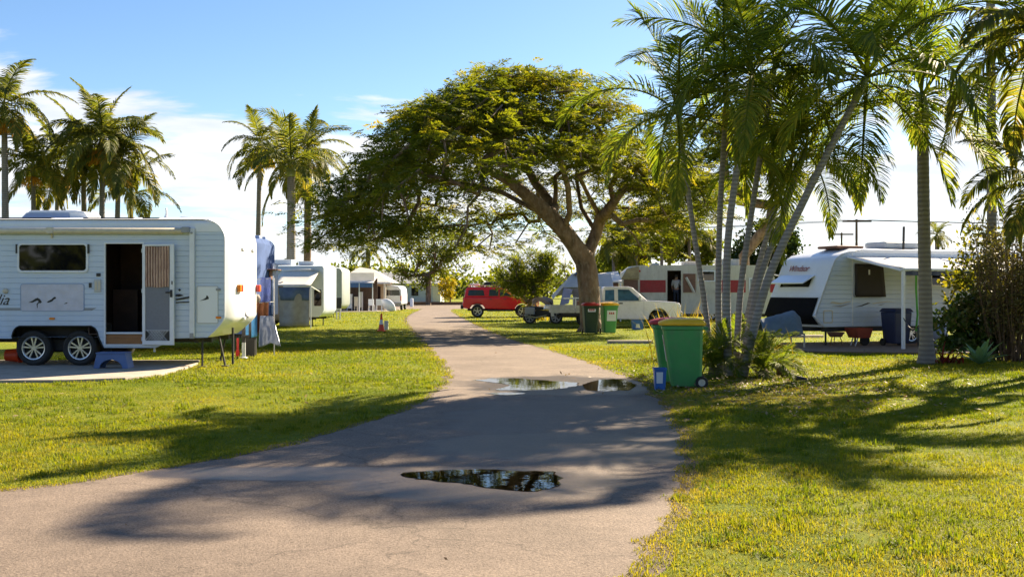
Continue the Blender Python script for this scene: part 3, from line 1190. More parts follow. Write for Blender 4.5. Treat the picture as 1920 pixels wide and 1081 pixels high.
palm(straight(577, 305, 56, 573), 0.22, 0.17, FAR, 18, 'palm with a shaggy brown trunk top next to the spreading tree', MG, 9, 1.05, fruit=(FRUIT, 1, 1.2), tm=m_bark)
palm(straight(690, 478, 105), 0.25, 0.2, FAR, 13, 'small distant palm rising above the cabin roof', None, 10, 1.05)
palm(straight(1757, 452, 110), 0.3, 0.22, FAR, 14, 'tiny round headed palm seen over the right caravan roof', None, 12, 0.75)

CG = 'slim stems of the palm clump beside the green bin'


def stem(pix, Y0, Y1):
    n = len(pix) - 1
    pts = [at(x, y, Y0 + (Y1 - Y0) * i / n) for i, (x, y) in enumerate(pix)]
    g0 = Vector((pts[0].x, pts[0].y, 0))
    return [g0] + [p for p in pts if p.z > 0.25]


palm(stem(((1336, 700), (1320, 560), (1300, 430), (1277, 262)), 20.2, 19.6), 0.058, 0.044, CANE, 12, 'leftmost slim palm of the clump, bowing left', CG, 21, 1.0, (0.6, f_shaft), tm=m_canetrunk)
palm(stem(((1350, 700), (1347, 560), (1350, 400), (1359, 240)), 19.9, 20.2), 0.064, 0.050, CANE, 12, 'second slim palm of the clump with a yellow crownshaft, straight and upright', CG, 22, 1.06, (0.8, f_shaftY), tm=m_canetrunk)
palm(stem(((1366, 708), (1362, 540), (1370, 400), (1402, 195)), 19.2, 19.0), 0.085, 0.052, CANE, 12, 'thickest foremost palm of the clump with a pale straight foot', CG, 23, 1.08, (0.6, f_shaftY), tm=m_canetrunk)
palm(stem(((1380, 704), (1388, 550), (1412, 380), (1446, 165)), 19.6, 20.0), 0.065, 0.048, CANE, 12, 'palm in the middle of the clump leaning gently right', CG, 24, 1.08, (0.6, f_shaft), tm=m_canetrunk)
palm(stem(((1384, 690), (1412, 540), (1442, 430), (1472, 335)), 20.1, 20.7), 0.060, 0.048, CANE, 10, 'shorter palm of the clump with an orange brown crownshaft', CG, 25, 0.9, (0.6, f_shaftY), tm=m_canetrunk)
palm(stem(((1388, 694), (1420, 540), (1458, 430), (1497, 318)), 19.5, 19.9), 0.068, 0.052, CANE, 10, 'dark palm of the clump just left of its most tilted stem', CG, 26, 0.98, (0.5, f_shaft), tm=m_canetrunk)
palm(stem(((1392, 690), (1438, 530), (1510, 370), (1605, 185)), 19.1, 18.8), 0.085, 0.060, CANE, 15, 'most tilted palm of the clump, rising far to the right', CG, 27, 1.28, (0.5, f_shaft), tm=m_canetrunk)
palm(stem(((1738, 682), (1735, 560), (1732, 400), (1730, 235)), 22.6, 22.6), 0.150, 0.120, CANE, 15, 'single grey palm standing on the lawn before the right caravan', None, 28, 1.3, (0.7, f_shaft))
palm([Vector((11.45, 25.4, 0)), Vector((11.42, 25.4, 4)), Vector((11.40, 25.4, 8)), Vector((11.35, 25.4, 12.2))], 0.12, 0.095, BIG, 7, 'tall straight palm behind the right hand shrubs, its crown above the frame', None, 29, 1.3, ages=(2, 5))
palm([Vector((10.0, 19.4, 0)), Vector((9.95, 19.4, 2)), Vector((9.85, 19.4, 4)), Vector((9.75, 19.4, 5.6))], 0.17, 0.13, BIG, 19, 'dark palm at the right edge whose long fronds hang into the upper corner', None, 30, 0.95, ages=(0, 6))
palm([Vector((10.5, 20.5, 0)), Vector((10.45, 20.5, 1.6)), Vector((10.3, 20.5, 3.0))], 0.14, 0.11, BIG, 12, 'shorter palm at the right edge with fronds hanging over the shrubs', None, 31, 0.72, ages=(1, 5))


# ------------------------------------------------------------------ broadleaved trees
class Skeleton:
    """a branching skeleton: every clump of leaves is joined to the nearest limb"""

    def __init__(self):
        self.p, self.par = [], []

    def path(self, pts, start=None):
        last = start
        for q in pts:
            self.p.append(Vector(q))
            self.par.append(-1 if last is None else last)
            last = len(self.p) - 1
        return last

    def reach(self, target, sag=0.12, seed=0, origin=None, step=0.55):
        t = Vector(target)
        P = np.array([tuple(q) for q in self.p])
        d = np.linalg.norm(P - np.array(t), axis=1)
        if origin is not None:                       # do not start from nodes farther out than the target
            o = np.array(origin)
            d = d + 2.0 * np.maximum(0, np.linalg.norm(P - o, axis=1) - np.linalg.norm(np.array(t) - o)) + (P[:, 2] < o[2] - 0.01) * 50
        i = int(np.argmin(d))
        a = self.p[i]
        L_ = (t - a).length
        n = max(1, int(L_ / step))
        g = random.Random(seed)
        last = i
        for k in range(1, n + 1):
            u = k / n
            q = a.lerp(t, u) + Vector((g.uniform(-1, 1), g.uniform(-1, 1), g.uniform(-0.5, 0.5) + math.sin(math.pi * u) * 0.7)) * sag * (1 if k < n else 0)
            self.p.append(q)
            self.par.append(last)
            last = len(self.p) - 1
        return last

    def tubes(self, mb, rbase, rtip=0.012, expo=2.35, nside=7):
        n = len(self.p)
        ch = [[] for _ in range(n)]
        for i, q in enumerate(self.par):
            if q >= 0:
                ch[q].append(i)
        w = [0.0] * n
        for i in range(n - 1, -1, -1):
            w[i] = sum(w[c] for c in ch[i]) if ch[i] else 1.0
        top = max(w)
        rad = [max(rtip, rbase * (x / top) ** (1 / expo)) for x in w]
        roots = [i for i in range(n) if self.par[i] < 0]
        stack = [(r, None) for r in roots]
        while stack:
            i, frm = stack.pop()
            pts, rr = ([self.p[frm]] if frm is not None else []), ([min(rad[frm], rad[i] * 1.25)] if frm is not None else [])
            while True:
                pts.append(self.p[i])
                rr.append(rad[i])
                if not ch[i]:
                    break
                c = sorted(ch[i], key=lambda q: -w[q])
                for q in c[1:]:
                    stack.append((q, i))
                i = c[0]
            if len(pts) > 1:
                big = max(rr)
                mb.tube(pts, rr, nside + 3 if big > 0.12 else (nside if big > 0.04 else 4), cap=False)


def pinnate(centres, rad, n_each, L, npair, pl, pw, g, flat=0.35, drop=0.25):
    """feathery leaves: each a rib with pairs of narrow leaflets, spread through flattened clumps"""
    V, rn = [], []
    for c, r in zip(centres, rad):
        k = n_each
        o = g.standard_normal((k, 3)) * np.array([0.5, 0.5, flat * 0.5]) * r
        p = c + o
        az = np.arctan2(o[:, 1], o[:, 0]) + g.normal(0, 0.8, k)
        tl = g.normal(0.05, 0.3, k)
        d = np.stack([np.cos(az) * np.cos(tl), np.sin(az) * np.cos(tl), np.sin(tl)], 1)
        side = unit(np.cross(d, np.array([0, 0, 1.0]) + 0.35 * g.standard_normal((k, 3))))
        hue = np.clip(g.normal(0.42, 0.2) + g.normal(0, 0.16, k), 0, 1)
        for j in range(npair):
            u = (j + 0.5) / npair
            q = p + d * (L * u) - np.array([0, 0, 1.0]) * (drop * L * u * u)
            ln = pl * (0.6 + 0.7 * math.sin(math.pi * (0.15 + 0.8 * u)))
            for sg in (-1, 1):
                dd = unit(side * sg * 0.85 + d * 0.45 + 0.12 * g.standard_normal((k, 3)) - np.array([0, 0, 0.18]))
                ss = unit(np.cross(dd, np.cross(d, side) + 0.25 * g.standard_normal((k, 3))))
                V.append(leaf_quads(q, dd, ss, np.full(k, ln) * g.uniform(0.8, 1.2, k), np.full(k, pw)))
                rn.append(hue + g.normal(0, 0.06, k))
    return np.concatenate(V), np.concatenate(rn)


def leafball(centres, rad, n_each, ll, lw, g, flat=0.8, up=0.2, hue=0.45, spread=0.5):
    V, rn = [], []
    for c, r in zip(centres, rad):
        k = n_each
        o = g.standard_normal((k, 3)) * spread * r * np.array([1, 1, flat])
        p = c + o
        d = unit(unit(o) * 0.7 + 0.8 * g.standard_normal((k, 3)) + np.array([0, 0, up]))
        s = unit(np.cross(d, g.standard_normal((k, 3))))
        V.append(leaf_quads(p, d, s, ll * g.uniform(0.6, 1.3, k), lw * g.uniform(0.7, 1.2, k)))
        rn.append(np.clip(g.normal(hue, 0.16) + g.normal(0, 0.14, k), 0, 1))
    return np.concatenate(V), np.concatenate(rn)


def dome_points(n, cx, cy, rx, ry, ztop, zdrop, thick, g, mind, power=2.3, lump=0.5, keep=None):
    pts = []
    tries = 0
    while len(pts) < n and tries < n * 60:
        tries += 1
        a, q = g.uniform(0, 2 * np.pi), math.sqrt(g.uniform(0, 1))
        wob = 1 + 0.13 * math.sin(3 * a + 1.0) + 0.07 * math.sin(7 * a + 2)
        x, y = cx + rx * q * math.cos(a) * wob, cy + ry * q * math.sin(a) * wob
        zt = ztop - zdrop * q ** power + lump * (float(vnoise(x, y, 2.1, 4)) - 0.5) * 2
        z = zt - abs(g.normal(0, 1)) * thick * (0.75 + 0.4 * (1 - q))
        p = np.array([x, y, z])
        if keep is not None and not keep(p):
            continue
        if all(np.linalg.norm(p - t) > mind for t in pts):
            pts.append(p)
    return np.array(pts)


def poinciana():
    g = np.random.default_rng(21)
    Y0 = 40.5
    bx, by = gr(1108, 621)[0], Y0
    root = thing('spreading_tree', 'large spreading feathery tree with a forked brown trunk beside the bins', 'tree', (bx, by, 0))
    O = Vector((bx, by, 0))

    def q(x, y, dy=0):
        return at(x, y, Y0 + dy) - O
    sk = Skeleton()
    foot = sk.path([(0, 0, 0), q(1107, 590), q(1105, 550), q(1101, 510), q(1097, 488)])
    l1 = sk.path([q(1076, 458, -0.3), q(1056, 430, -0.5), q(1030, 404, -0.8), q(992, 370, -1.2), q(950, 335, -1.4), q(900, 312, -1.5)], foot)
    l2 = sk.path([q(1108, 462, 0.3), q(1118, 436, 0.5), q(1126, 408, 0.4), q(1106, 372, -0.3), q(1085, 330, -1.0)], foot)
    n_l1 = [i for i in range(len(sk.p))]
    a = sk.path([q(1040, 390, 1.0), q(1005, 345, 2.2), q(980, 300, 3.2)], 7)
    b = sk.path([q(1068, 400, -1.2), q(1065, 350, -2.4), q(1050, 300, -3.4)], 6)
    c = sk.path([q(1150, 375, 1.0), q(1175, 335, 1.8), q(1200, 300, 2.5)], 13)
    sk.path([q(1140, 398, -0.4), q(1165, 360, -1.8), q(1195, 320, -3.2)], 13)
    sk.path([q(1000, 392, -0.6), q(940, 360, 0.5), q(870, 345, 1.2), q(800, 340, 1.4)], 8)
    sk.path([q(1090, 390, 1.5), q(1080, 330, 3.0), q(1085, 270, 3.8)], 12)
    ctr = at(948, 300, Y0) - O
    clumps = dome_points(400, ctr.x, 0.0, 7.0, 6.4, 9.6, 5.0, 0.85, g, 0.56, 2.1, 0.55)
    # hanging outer skirts
    extra = []
    for k in range(48):
        a_ = g.uniform(0, 6.28)
        qd = g.uniform(0.78, 1.04)
        x, y = ctr.x + 7.2 * qd * math.cos(a_), 6.5 * qd * math.sin(a_)
        extra.append((x, y, g.uniform(3.2, 5.6) + (0.4 if x > 0 else -0.2)))
    for px, py in ((600, 395), (618, 370), (640, 350), (655, 400), (690, 420), (668, 300 + 40), (700, 310), (640, 420), (725, 440), (760, 430), (700, 450),
                   (1215, 440), (1240, 420), (1190, 450), (1160, 460), (1225, 395), (1250, 360), (1180, 425), (1145, 478), (1205, 470)):
        v = q(px, py, g.uniform(-1.2, 1.2))
        extra.append((v.x, v.y, v.z))
    # sunny crown top, standing a little higher
    for px, py in ((905, 140), (930, 125), (960, 130), (1000, 140), (1040, 138), (1085, 152), (1120, 165), (870, 160), (840, 180), (1150, 190), (800, 205), (990, 128), (770, 230)):
        for dy in (-1.0, 0.6, 1.8):
            v = q(px + g.uniform(-15, 15), py + 6 + g.uniform(0, 16), dy)
            extra.append((v.x, v.y, v.z))
    clumps = np.concatenate([clumps, np.array(extra)])
    # the fork stands clear of leaves
    wx, wy, wz = clumps[:, 0] + bx, clumps[:, 1] + by, clumps[:, 2]
    fx, fz = (wx - (bx - 0.6)) / 2.9, (wz - 4.2) / 1.75
    thin = (clumps[:, 0] < ctr.x - 2.0) & (wz < 6.6) & (g.random(len(clumps)) < 0.16)
    clumps = clumps[~thin & ~((fx ** 2 + fz ** 2 < 1) & (clumps[:, 1] < 3.5))]
    org = np.array(tuple(q(1090, 440)))
    order = np.argsort(np.linalg.norm(clumps - org, axis=1))
    for i in order:
        sk.reach(clumps[i], 0.16, int(i), org)
    mb = MB()
    sk.tubes(mb, 0.40, 0.011, 2.0, 7)
    # root flare and the sawn stub of a lost limb
    for k in range(6):
        a_ = k * 1.05 + 0.3
        mb.tube([(math.cos(a_) * 0.62, math.sin(a_) * 0.62, -0.05), (math.cos(a_) * 0.38, math.sin(a_) * 0.38, 0.08), (math.cos(a_) * 0.18, math.sin(a_) * 0.18, 0.6)],
                [0.06, 0.15, 0.14], 7)
    mb.tube([q(1125, 410, 0.3), q(1134, 402, 0.1), q(1140, 398, -0.1)], [0.2, 0.23, 0.19], 9)
    mb.build('trunk', m_bark, root, smooth=True)
    V, rn = pinnate(clumps, np.full(len(clumps), 1.0) * g.uniform(0.75, 1.2, len(clumps)), 27, 0.46, 8, 0.17, 0.026, g, 0.30, 0.3)
    zz = V[:, 0, 2]
    link_mesh('crown', quads_mesh('crown', V, rn, f_poin), root)
    return root


poinciana()


def leafy_tree(name, label, base, height, blobs, mat, g, n_clump=70, per=55, ll=0.16, lw=0.05, trunk_r=0.2, group=None, cat='tree', feather=False, trunk_h=0.4, fork=3, bark=None):
    """blobs: list of (x, y, z, rx, ry, rz) in the tree's own frame; leaf clumps fill their outer volume"""
    root = thing(name, label, cat, (base[0], base[1], 0), 0, group)
    cl, rad = [], []
    vol = sum(b[3] * b[4] * b[5] for b in blobs)
    for b in blobs:
        k = max(4, int(n_clump * b[3] * b[4] * b[5] / vol))
        v = unit(g.standard_normal((k, 3))) * (g.uniform(0.25, 1.0, (k, 1)) ** 0.5)
        cl.append(v * np.array(b[3:6]) + np.array(b[:3]))
        rad.append(g.uniform(0.6, 1.3, k) * 0.34 * (b[3] * b[4] * b[5]) ** (1 / 3))
    cl, rad = np.concatenate(cl), np.concatenate(rad)
    cl[:, 2] = np.maximum(cl[:, 2], 0.35)
    sk = Skeleton()
    top = height * trunk_h
    foot = sk.path([(0, 0, 0), (0.02, 0, top * 0.5), (0, 0.02, top)])
    org = np.array((0, 0, top * 0.9))
    for i in np.argsort(np.linalg.norm(cl - org, axis=1)):
        sk.reach(cl[i], 0.12 * height / 8, int(i), org, max(0.4, height / 9))
    mb = MB()
    sk.tubes(mb, trunk_r, 0.012, 2.2, 6)
    mb.build('trunk', bark or m_bark, root, smooth=True)
    if feather:
        V, rn = pinnate(cl, rad * 1.1, per, 0.5, 6, 0.2, 0.04, g, 0.4, 0.3)
    else:
        V, rn = leafball(cl, rad, per, ll, lw, g)
    V[:, :, 2] = np.maximum(V[:, :, 2], 0.02)
    link_mesh('crown', quads_mesh('crown', V, rn, mat), root)
    return root


G = np.random.default_rng(33)


def bl(x0, y0, x1, y1, Y, base, ry=None, dy=0):
    """an ellipsoid filling the pixel box at depth Y, in the frame of a tree standing at base"""
    a, b = at(x0, y1, Y + dy), at(x1, y0, Y + dy)
    rx, rz = (b.x - a.x) / 2, (b.z - a.z) / 2
    return ((a.x + b.x) / 2 - base[0], dy, (a.z + b.z) / 2, rx, ry or rx * 0.8, rz)


# yellow green tree right of the spreading tree, behind the clump
b0 = ((1395 - 960) / F * 60, 60)
leafy_tree('feathery_tree', 'yellow green feathery tree behind the palm clump', b0, 10,
           [bl(1250, 215, 1400, 330, 60, b0, 3.0), bl(1330, 190, 1520, 320, 60, b0, 3.5), bl(1240, 300, 1370, 410, 60, b0, 2.5), bl(1360, 300, 1510, 395, 60, b0, 2.5), bl(1400, 380, 1500, 430, 60, b0, 2)],
           f_yell, G, 110, 22, trunk_r=0.3, feather=True, trunk_h=0.35)
b0 = ((1440 - 960) / F * 78, 78)
leafy_tree('round_tree', 'dense dark green tree between the palm clump and the right caravan', b0, 7,
           [bl(1375, 425, 1470, 560, 78, b0), bl(1430, 415, 1503, 520, 78, b0), bl(1360, 470, 1420, 560, 78, b0)], f_dark, G, 120, 90, 0.24, 0.10, 0.25)
# mid trees at the end of the road
b0 = ((803 - 960) / F * 116, 116)
leafy_tree('street_tree', 'olive street tree with an open crown at the end of the road', b0, 11,
           [bl(735, 400, 890, 500, 116, b0), bl(740, 480, 830, 540, 116, b0), bl(800, 470, 880, 520, 116, b0), bl(725, 440, 800, 520, 116, b0)], f_olive, G, 150, 46, 0.36, 0.09, 0.30, trunk_h=0.3)
b0 = ((838 - 960) / F * 112, 118)
leafy_tree('golden_shrub', 'bright yellow shrub beside the street tree', b0, 2.6, [bl(820, 520, 856, 562, 118, b0)], f_gold, G, 26, 60, 0.2, 0.08, 0.08, cat='shrub', trunk_h=0.2)
b0 = ((985 - 960) / F * 57, 57)
leafy_tree('bushy_tree', 'bushy many stemmed small tree growing beside the red car', b0, 4.4,
           [bl(922, 480, 990, 550, 57, b0), bl(955, 466, 1030, 540, 57, b0), bl(1000, 472, 1064, 545, 57, b0), bl(962, 530, 1018, 572, 57, b0, 0.6)], f_bush, G, 120, 48, 0.34, 0.026, 0.15, trunk_h=0.10)
# palms and greenery behind the red and white caravan
HG = 'young palms behind the red and white caravan'
for i, (x, y, lab, sc) in enumerate(((1150, 470, 'young palm just right of the spreading trunk, behind the pale annexe', 0.85),
                                     (1192, 452, 'bright young palm above the tan end of the red and white caravan', 0.95),
                                     (1240, 440, 'young palm above the doorway of the red and white caravan', 1.0),
                                     (1292, 450, 'young palm behind the leftmost stem of the clump', 0.95))):
    palm(straight(x, y, 112 + i), 0.2, 0.16, FAR, 14, lab, HG, 50 + i, sc * 1.7, (0.8, f_shaftY), ages=(0, 5))
b0 = ((1215 - 960) / F * 120, 120)
leafy_tree('green_tree', 'mid green tree filling the gap above the white ute', b0, 9,
           [bl(1120, 430, 1215, 505, 120, b0), bl(1190, 405, 1300, 490, 120, b0), bl(1270, 430, 1350, 500, 120, b0)], f_bush, G, 130, 60, 0.5, 0.18, 0.3, trunk_h=0.3)
# the far belt of trees along the horizon: one mass
g = np.random.default_rng(8)
cl = []
for k in range(230):
    x = g.uniform(-120, 130)
    h = 3.4 + 4.6 * float(vnoise(x, 0, 7, 1)) + (1.0 if x > 10 else 0)
    for j in range(3):
        cl.append((x + g.normal(0, 1.2), 210 + g.uniform(-6, 6), h * g.uniform(0.2, 0.9)))
cl = np.array(cl)
V, rn = leafball(cl, np.full(len(cl), 2.4), 45, 0.9, 0.35, g)
V[:, :, 2] = np.maximum(V[:, :, 2], 0.02)
tag(link_mesh('far_tree_belt', quads_mesh('far_tree_belt', V, rn, f_olive)), kind='stuff')

# trees of the park behind the photographer, seen only in window glass
cl = []
for k in range(60):
    x = g.uniform(-70, 70)
    h = 4 + 6 * float(vnoise(x, 3, 8, 2))
    for j in range(6):
        cl.append((x + g.normal(0, 1.8), -38 + g.uniform(-4, 4), h * g.uniform(0.15, 1.0)))
cl = np.array(cl)
V, rn = leafball(cl, np.full(len(cl), 2.6), 60, 1.0, 0.4, g)
V[:, :, 2] = np.maximum(V[:, :, 2], 0.02)
tag(link_mesh('park_tree_belt', quads_mesh('park_tree_belt', V, rn, f_olive)), kind='stuff')

# ------------------------------------------------------------------ plants round the clump and on the right
def rosette(name, label, cat, x, y, n, fset, sc, seed, ages, group=None, mat=None, z=0.1):
    g = random.Random(seed)
    root = thing(name, label, cat, (x, y, 0), 0, group)
    mb = MB()
    mb.tube([(0, 0, -0.02), (0.01, 0, z), (0, 0, z + 0.08)], [0.09, 0.10, 0.05], 8)
    mb.build('trunk', m_bark, root, smooth=True)
    yaw = 0
    for k in range(n):
        ai = int(round(ages[0] + (ages[1] - ages[0]) * k / max(1, n - 1)))
        o = link_mesh('frond', g.choice(fset[ai]), root)
        yaw += 2.39996
        o.location = (0, 0, z + 0.05)
        o.rotation_euler = (g.uniform(-0.15, 0.15), g.uniform(-0.1, 0.1), yaw)
        s = sc * g.uniform(0.8, 1.1)
        o.scale = (s, s, s)
    return root


UG = 'low cycads under the palm clump'
rosette('cycad', 'low cycad with yellowing fronds on the right of the clump foot', 'cycad', 4.45, 18.9, 15, CANE, 0.40, 3, (0, 4), UG)
rosette('cycad', 'dark cycad behind the wheel of the front green bin', 'cycad', 3.62, 19.2, 15, CANE, 0.46, 4, (0, 4), UG)
rosette('cycad', 'cycad with browning fronds right behind the tilted palm foot', 'cycad', 4.25, 20.2, 13, CANE, 0.46, 5, (0, 3), UG)
rosette('cycad', 'smallest cycad at the right end of the clump beside the fallen branch', 'cycad', 4.95, 19.6, 12, CANE, 0.30, 6, (1, 4), UG)


def strap_plant(name, label, cat, x, y, n, ln, w, mat, seed, up=(0.5, 1.3), group=None, spread=0.15, curve=0.6):
    """a clump of strap leaves rising from the ground"""
    g = np.random.default_rng(seed)
    V, rn = [], []
    for k in range(n):
        a = g.uniform(0, 6.28)
        e = g.uniform(*up)
        p = np.array([g.normal(0, spread), g.normal(0, spread), 0.0])
        L_ = ln * g.uniform(0.6, 1.1)
        c = g.random()
        for i in range(5):
            d = np.array([math.cos(a) * math.cos(e), math.sin(a) * math.cos(e), math.sin(e)])
            s = np.array([-math.sin(a), math.cos(a), 0])
            w0, w1 = w * (1 - (i / 5) ** 2 * 0.9), w * (1 - ((i + 1) / 5) ** 2 * 0.95)
            q = p + d * L_ / 5
            V.append([p - s * w0, p + s * w0, q + s * w1, q - s * w1])
            rn.append(c)
            p = q
            e -= curve / 5 * g.uniform(0.6, 1.5)
    o = link_mesh(name, quads_mesh(name, np.array(V), np.array(rn), mat))
    o.location = (x, y, 0)
    return tag(o, label, cat, group)


RG = 'tall yellow reeds behind the front bins'
x, y = (1288 - 960) / F * 24, 24
strap_plant('reed_clump', 'tall yellow green reeds behind the yellow lid of the front bin', 'reeds', x, y, 170, 1.35, 0.014, f_reed, 3, (0.95, 1.5), RG, 0.3, 0.5)
strap_plant('reed_clump', 'yellow reeds between the left stems of the palm clump', 'reeds', (1325 - 960) / F * 23, 23, 120, 1.15, 0.014, f_reed, 4, (0.8, 1.5), RG, 0.25, 0.5)
strap_plant('reed_clump', 'short bright reeds between the clump and the tarpaulin', 'reeds', (1420 - 960) / F * 23, 23, 110, 0.85, 0.014, f_reed, 5, (0.6, 1.5), RG, 0.3, 0.7)
strap_plant('reed_clump', 'pale green strap leaves at the foot of the bushy tree', 'reeds', (1012 - 960) / F * 56.5, 56.3, 90, 1.15, 0.03, f_reed, 15, (0.7, 1.5), None, 0.3, 0.6)
strap_plant('red_cordyline', 'small red strap leaved plant right of the lone grey palm', 'plant', (1777 - 960) / F * 22.7, 22.7, 46, 0.55, 0.022, f_redleaf, 6, (0.2, 1.4), None, 0.12, 0.9)
ag = strap_plant('agave', 'grey green agave rosette at the foot of the right hand bush', 'agave', (1838 - 960) / F * 21.8, 21.8, 0 or 1, 0.1, 0.01, f_agave, 7)
bpy.data.objects.remove(ag)


def agave(x, y):
    root = thing('agave', 'grey green agave rosette at the foot of the right hand bush', 'agave', (x, y, 0))
    g = random.Random(4)
    for k in range(17):
        a = k * 2.39996
        e = R(74 - 3.6 * k + g.uniform(-4, 4))
        L_ = g.uniform(0.50, 0.66)
        V, rn = [], []
        p = np.array([math.cos(a) * 0.04, math.sin(a) * 0.04, 0.06])
        ws = (0.030, 0.062, 0.072, 0.060, 0.036, 0.004)
        c = g.uniform(0.3, 0.8)
        for i in range(5):
            d = np.array([math.cos(a) * math.cos(e), math.sin(a) * math.cos(e), math.sin(e)])
            s = np.array([-math.sin(a), math.cos(a), 0])
            u = np.cross(s, d) * -1
            q = p + d * L_ / 5
            for sg in (-1, 1):
                V.append([p, p + s * sg * ws[i] + u * 0.35 * ws[i], q + s * sg * ws[i + 1] + u * 0.35 * ws[i + 1], q])
                rn.append(c + 0.1 * (sg > 0))
            p = q
            e -= 0.09
        link_mesh('leaf', quads_mesh('leaf', np.array(V), np.array(rn), f_agave), root)


agave((1838 - 960) / F * 21.8, 21.8)
b0 = ((1820 - 960) / F * 24.2, 24.2)
leafy_tree('croton_bush', 'dark glossy broad leaved bush behind the agave', b0, 1.6,
           [bl(1752, 565, 1835, 660, 24.2, b0, 0.6), bl(1795, 548, 1890, 670, 24.2, b0, 0.7), bl(1760, 620, 1885, 683, 24.2, b0, 0.6)],
           f_croton, G, 100, 60, 0.13, 0.038, 0.04, cat='bush', trunk_h=0.15)
b0 = ((1835 - 960) / F * 25.2, 25.2)
leafy_tree('lime_shrub', 'straggly shrub with lime yellow leaves before the awning', b0, 3.0,
           [bl(1775, 470, 1880, 600, 25.2, b0, 0.8), bl(1790, 420, 1900, 490, 25.2, b0, 0.6), bl(1760, 500, 1810, 590, 25.2, b0, 0.4), bl(1850, 440, 1930, 600, 24.6, b0, 0.5)],
           f_yscrub, G, 110, 18, 0.12, 0.040, 0.035, cat='shrub', trunk_h=0.2, bark=m_twig)


def brush(x, y):
    """a thicket of thin brown stems with few leaves"""
    root = thing('twiggy_bush', 'dense dry brown twiggy bush at the right edge', 'bush', (x, y, 0))
    g = random.Random(9)
    mb = MB()
    tips = []
    for k in range(190):
        a, r = g.uniform(0, 6.28), 0.55 * math.sqrt(g.random())
        p = Vector((math.cos(a) * r, math.sin(a) * r * 0.9, 0))
        h = g.uniform(1.2, 3.3)
        ln = Vector((math.cos(a) * r * 0.7 + g.uniform(-0.25, 0.25), math.sin(a) * 0.3, h))
        mid = p + ln * 0.5 + Vector((g.uniform(-0.1, 0.1), g.uniform(-0.1, 0.1), 0))
        mb.tube([p, mid, p + ln], [0.011, 0.008, 0.004], 4, cap=False)
        for j in range(5):
            u = g.uniform(0.25, 0.98)
            b = p + ln * u
            e = b + Vector((g.uniform(-0.3, 0.3), g.uniform(-0.3, 0.3), g.uniform(0.05, 0.4)))
            mb.tube([b, e], [0.005, 0.002], 3, cap=False)
            tips.append(tuple(e))
    mb.build('stem', m_twig, root)
    gg = np.random.default_rng(3)
    V, rn = leafball(np.array(tips), np.full(len(tips), 0.16), 10, 0.08, 0.022, gg, 1.0)
    link_mesh('crown', quads_mesh('crown', V, rn, f_dry), root)
    gg = np.random.default_rng(4)


brush((1905 - 960) / F * 23.6, 23.6)
# the fallen branch by the clump
mb = MB()
a, b = Vector((*gr(1455, 699), 0.12)), Vector((*gr(1490, 713), 0.05))
mb.tube([a, a.lerp(b, 0.5) + Vector((0, 0, -0.02)), b, b + Vector((0.2, -0.05, -0.02))], [0.05, 0.06, 0.05, 0.02], 8)
tag(mb.build('fallen_branch', m_dark, smooth=True), 'dark broken branch lying on the grass right of the palm clump', 'branch')


# ------------------------------------------------------------------ wheels
def wheel(parent, x, y, z, r, w, spokes=5, double=True, face=-1, rim_k=0.66, rim_mat=None):
    """wheel part (the tyre) with its rim as a sub-part; the axle runs along y, the outside looks to face*y"""
    m4 = T(x, y, z) @ RX(R(90) if face < 0 else R(-90))
    rr = r * rim_k
    mb = MB()
    prof = [(rr, -w * 0.42), (r * 0.86, -w * 0.5), (r * 0.96, -w * 0.42), (r, -w * 0.25), (r * 1.0, w * 0.25), (r * 0.96, w * 0.42), (r * 0.86, w * 0.5), (rr, w * 0.42)]
    mb.lathe(prof, 32, m4, closed=True)
    mb.lathe([(0.001, w * 0.05), (rr, w * 0.05)], 20, m4, closed=True)
    o = mb.build('wheel', m_rubber, parent, sharp=40)
    rim = MB()
    rim.lathe([(rr * 0.86, w * 0.28), (rr * 0.92, w * 0.42), (rr, w * 0.44), (rr * 1.02, w * 0.36), (rr * 0.98, w * 0.1)], 32, m4, closed=True)
    rim.lathe([(0.001, w * 0.36), (rr * 0.20, w * 0.36), (rr * 0.26, w * 0.28), (rr * 0.26, w * 0.06)], 16, m4, closed=True)
    for k in range(spokes):
        a = 2 * math.pi * k / spokes + 0.3
        for off in ((-0.16, 0.16) if double else (0,)):
            a1 = a + off * 1.4
            mm = m4 @ RZ(a1)
            wd = rr * (0.05 if double else 0.12)
            rim.prism([(rr * 0.18, -wd), (rr * 0.90, -wd * 1.3), (rr * 0.90, wd * 1.3), (rr * 0.18, wd)], 'z', w * 0.22, w * 0.36, 0, mm)
    rim.build('rim', rim_mat or m_alloy, o, sharp=40)
    return o


def rounded(x0, z0, x1, z1, r, n=5):
    pts = []
    for cx, cz, a0 in ((x1 - r, z1 - r, 0), (x0 + r, z1 - r, 90), (x0 + r, z0 + r, 180), (x1 - r, z0 + r, 270)):
        for k in range(n + 1):
            a = R(a0 + 90 * k / n)
            pts.append((cx + r * math.cos(a), cz + r * math.sin(a)))
    return pts


def ring(mb, outer, inner, y0, y1, mi=0, mat=None):
    """frame between two loops of the same length, in the x z plane, from y0 to y1"""
    n = len(outer)
    vs = [Vector((p[0], y, p[1])) for y in (y0, y1) for p in outer] + [Vector((p[0], y, p[1])) for y in (y0, y1) for p in inner]
    if mat is not None:
        vs = [mat @ v for v in vs]
    fs = []
    for i in range(n):
        j = (i + 1) % n
        fs += [(i, j, 2 * n + j, 2 * n + i), (n + i, 3 * n + i, 3 * n + j, n + j), (i, n + i, n + j, j), (2 * n + i, 2 * n + j, 3 * n + j, 3 * n + i)]
    return mb.add(vs, fs, mi)


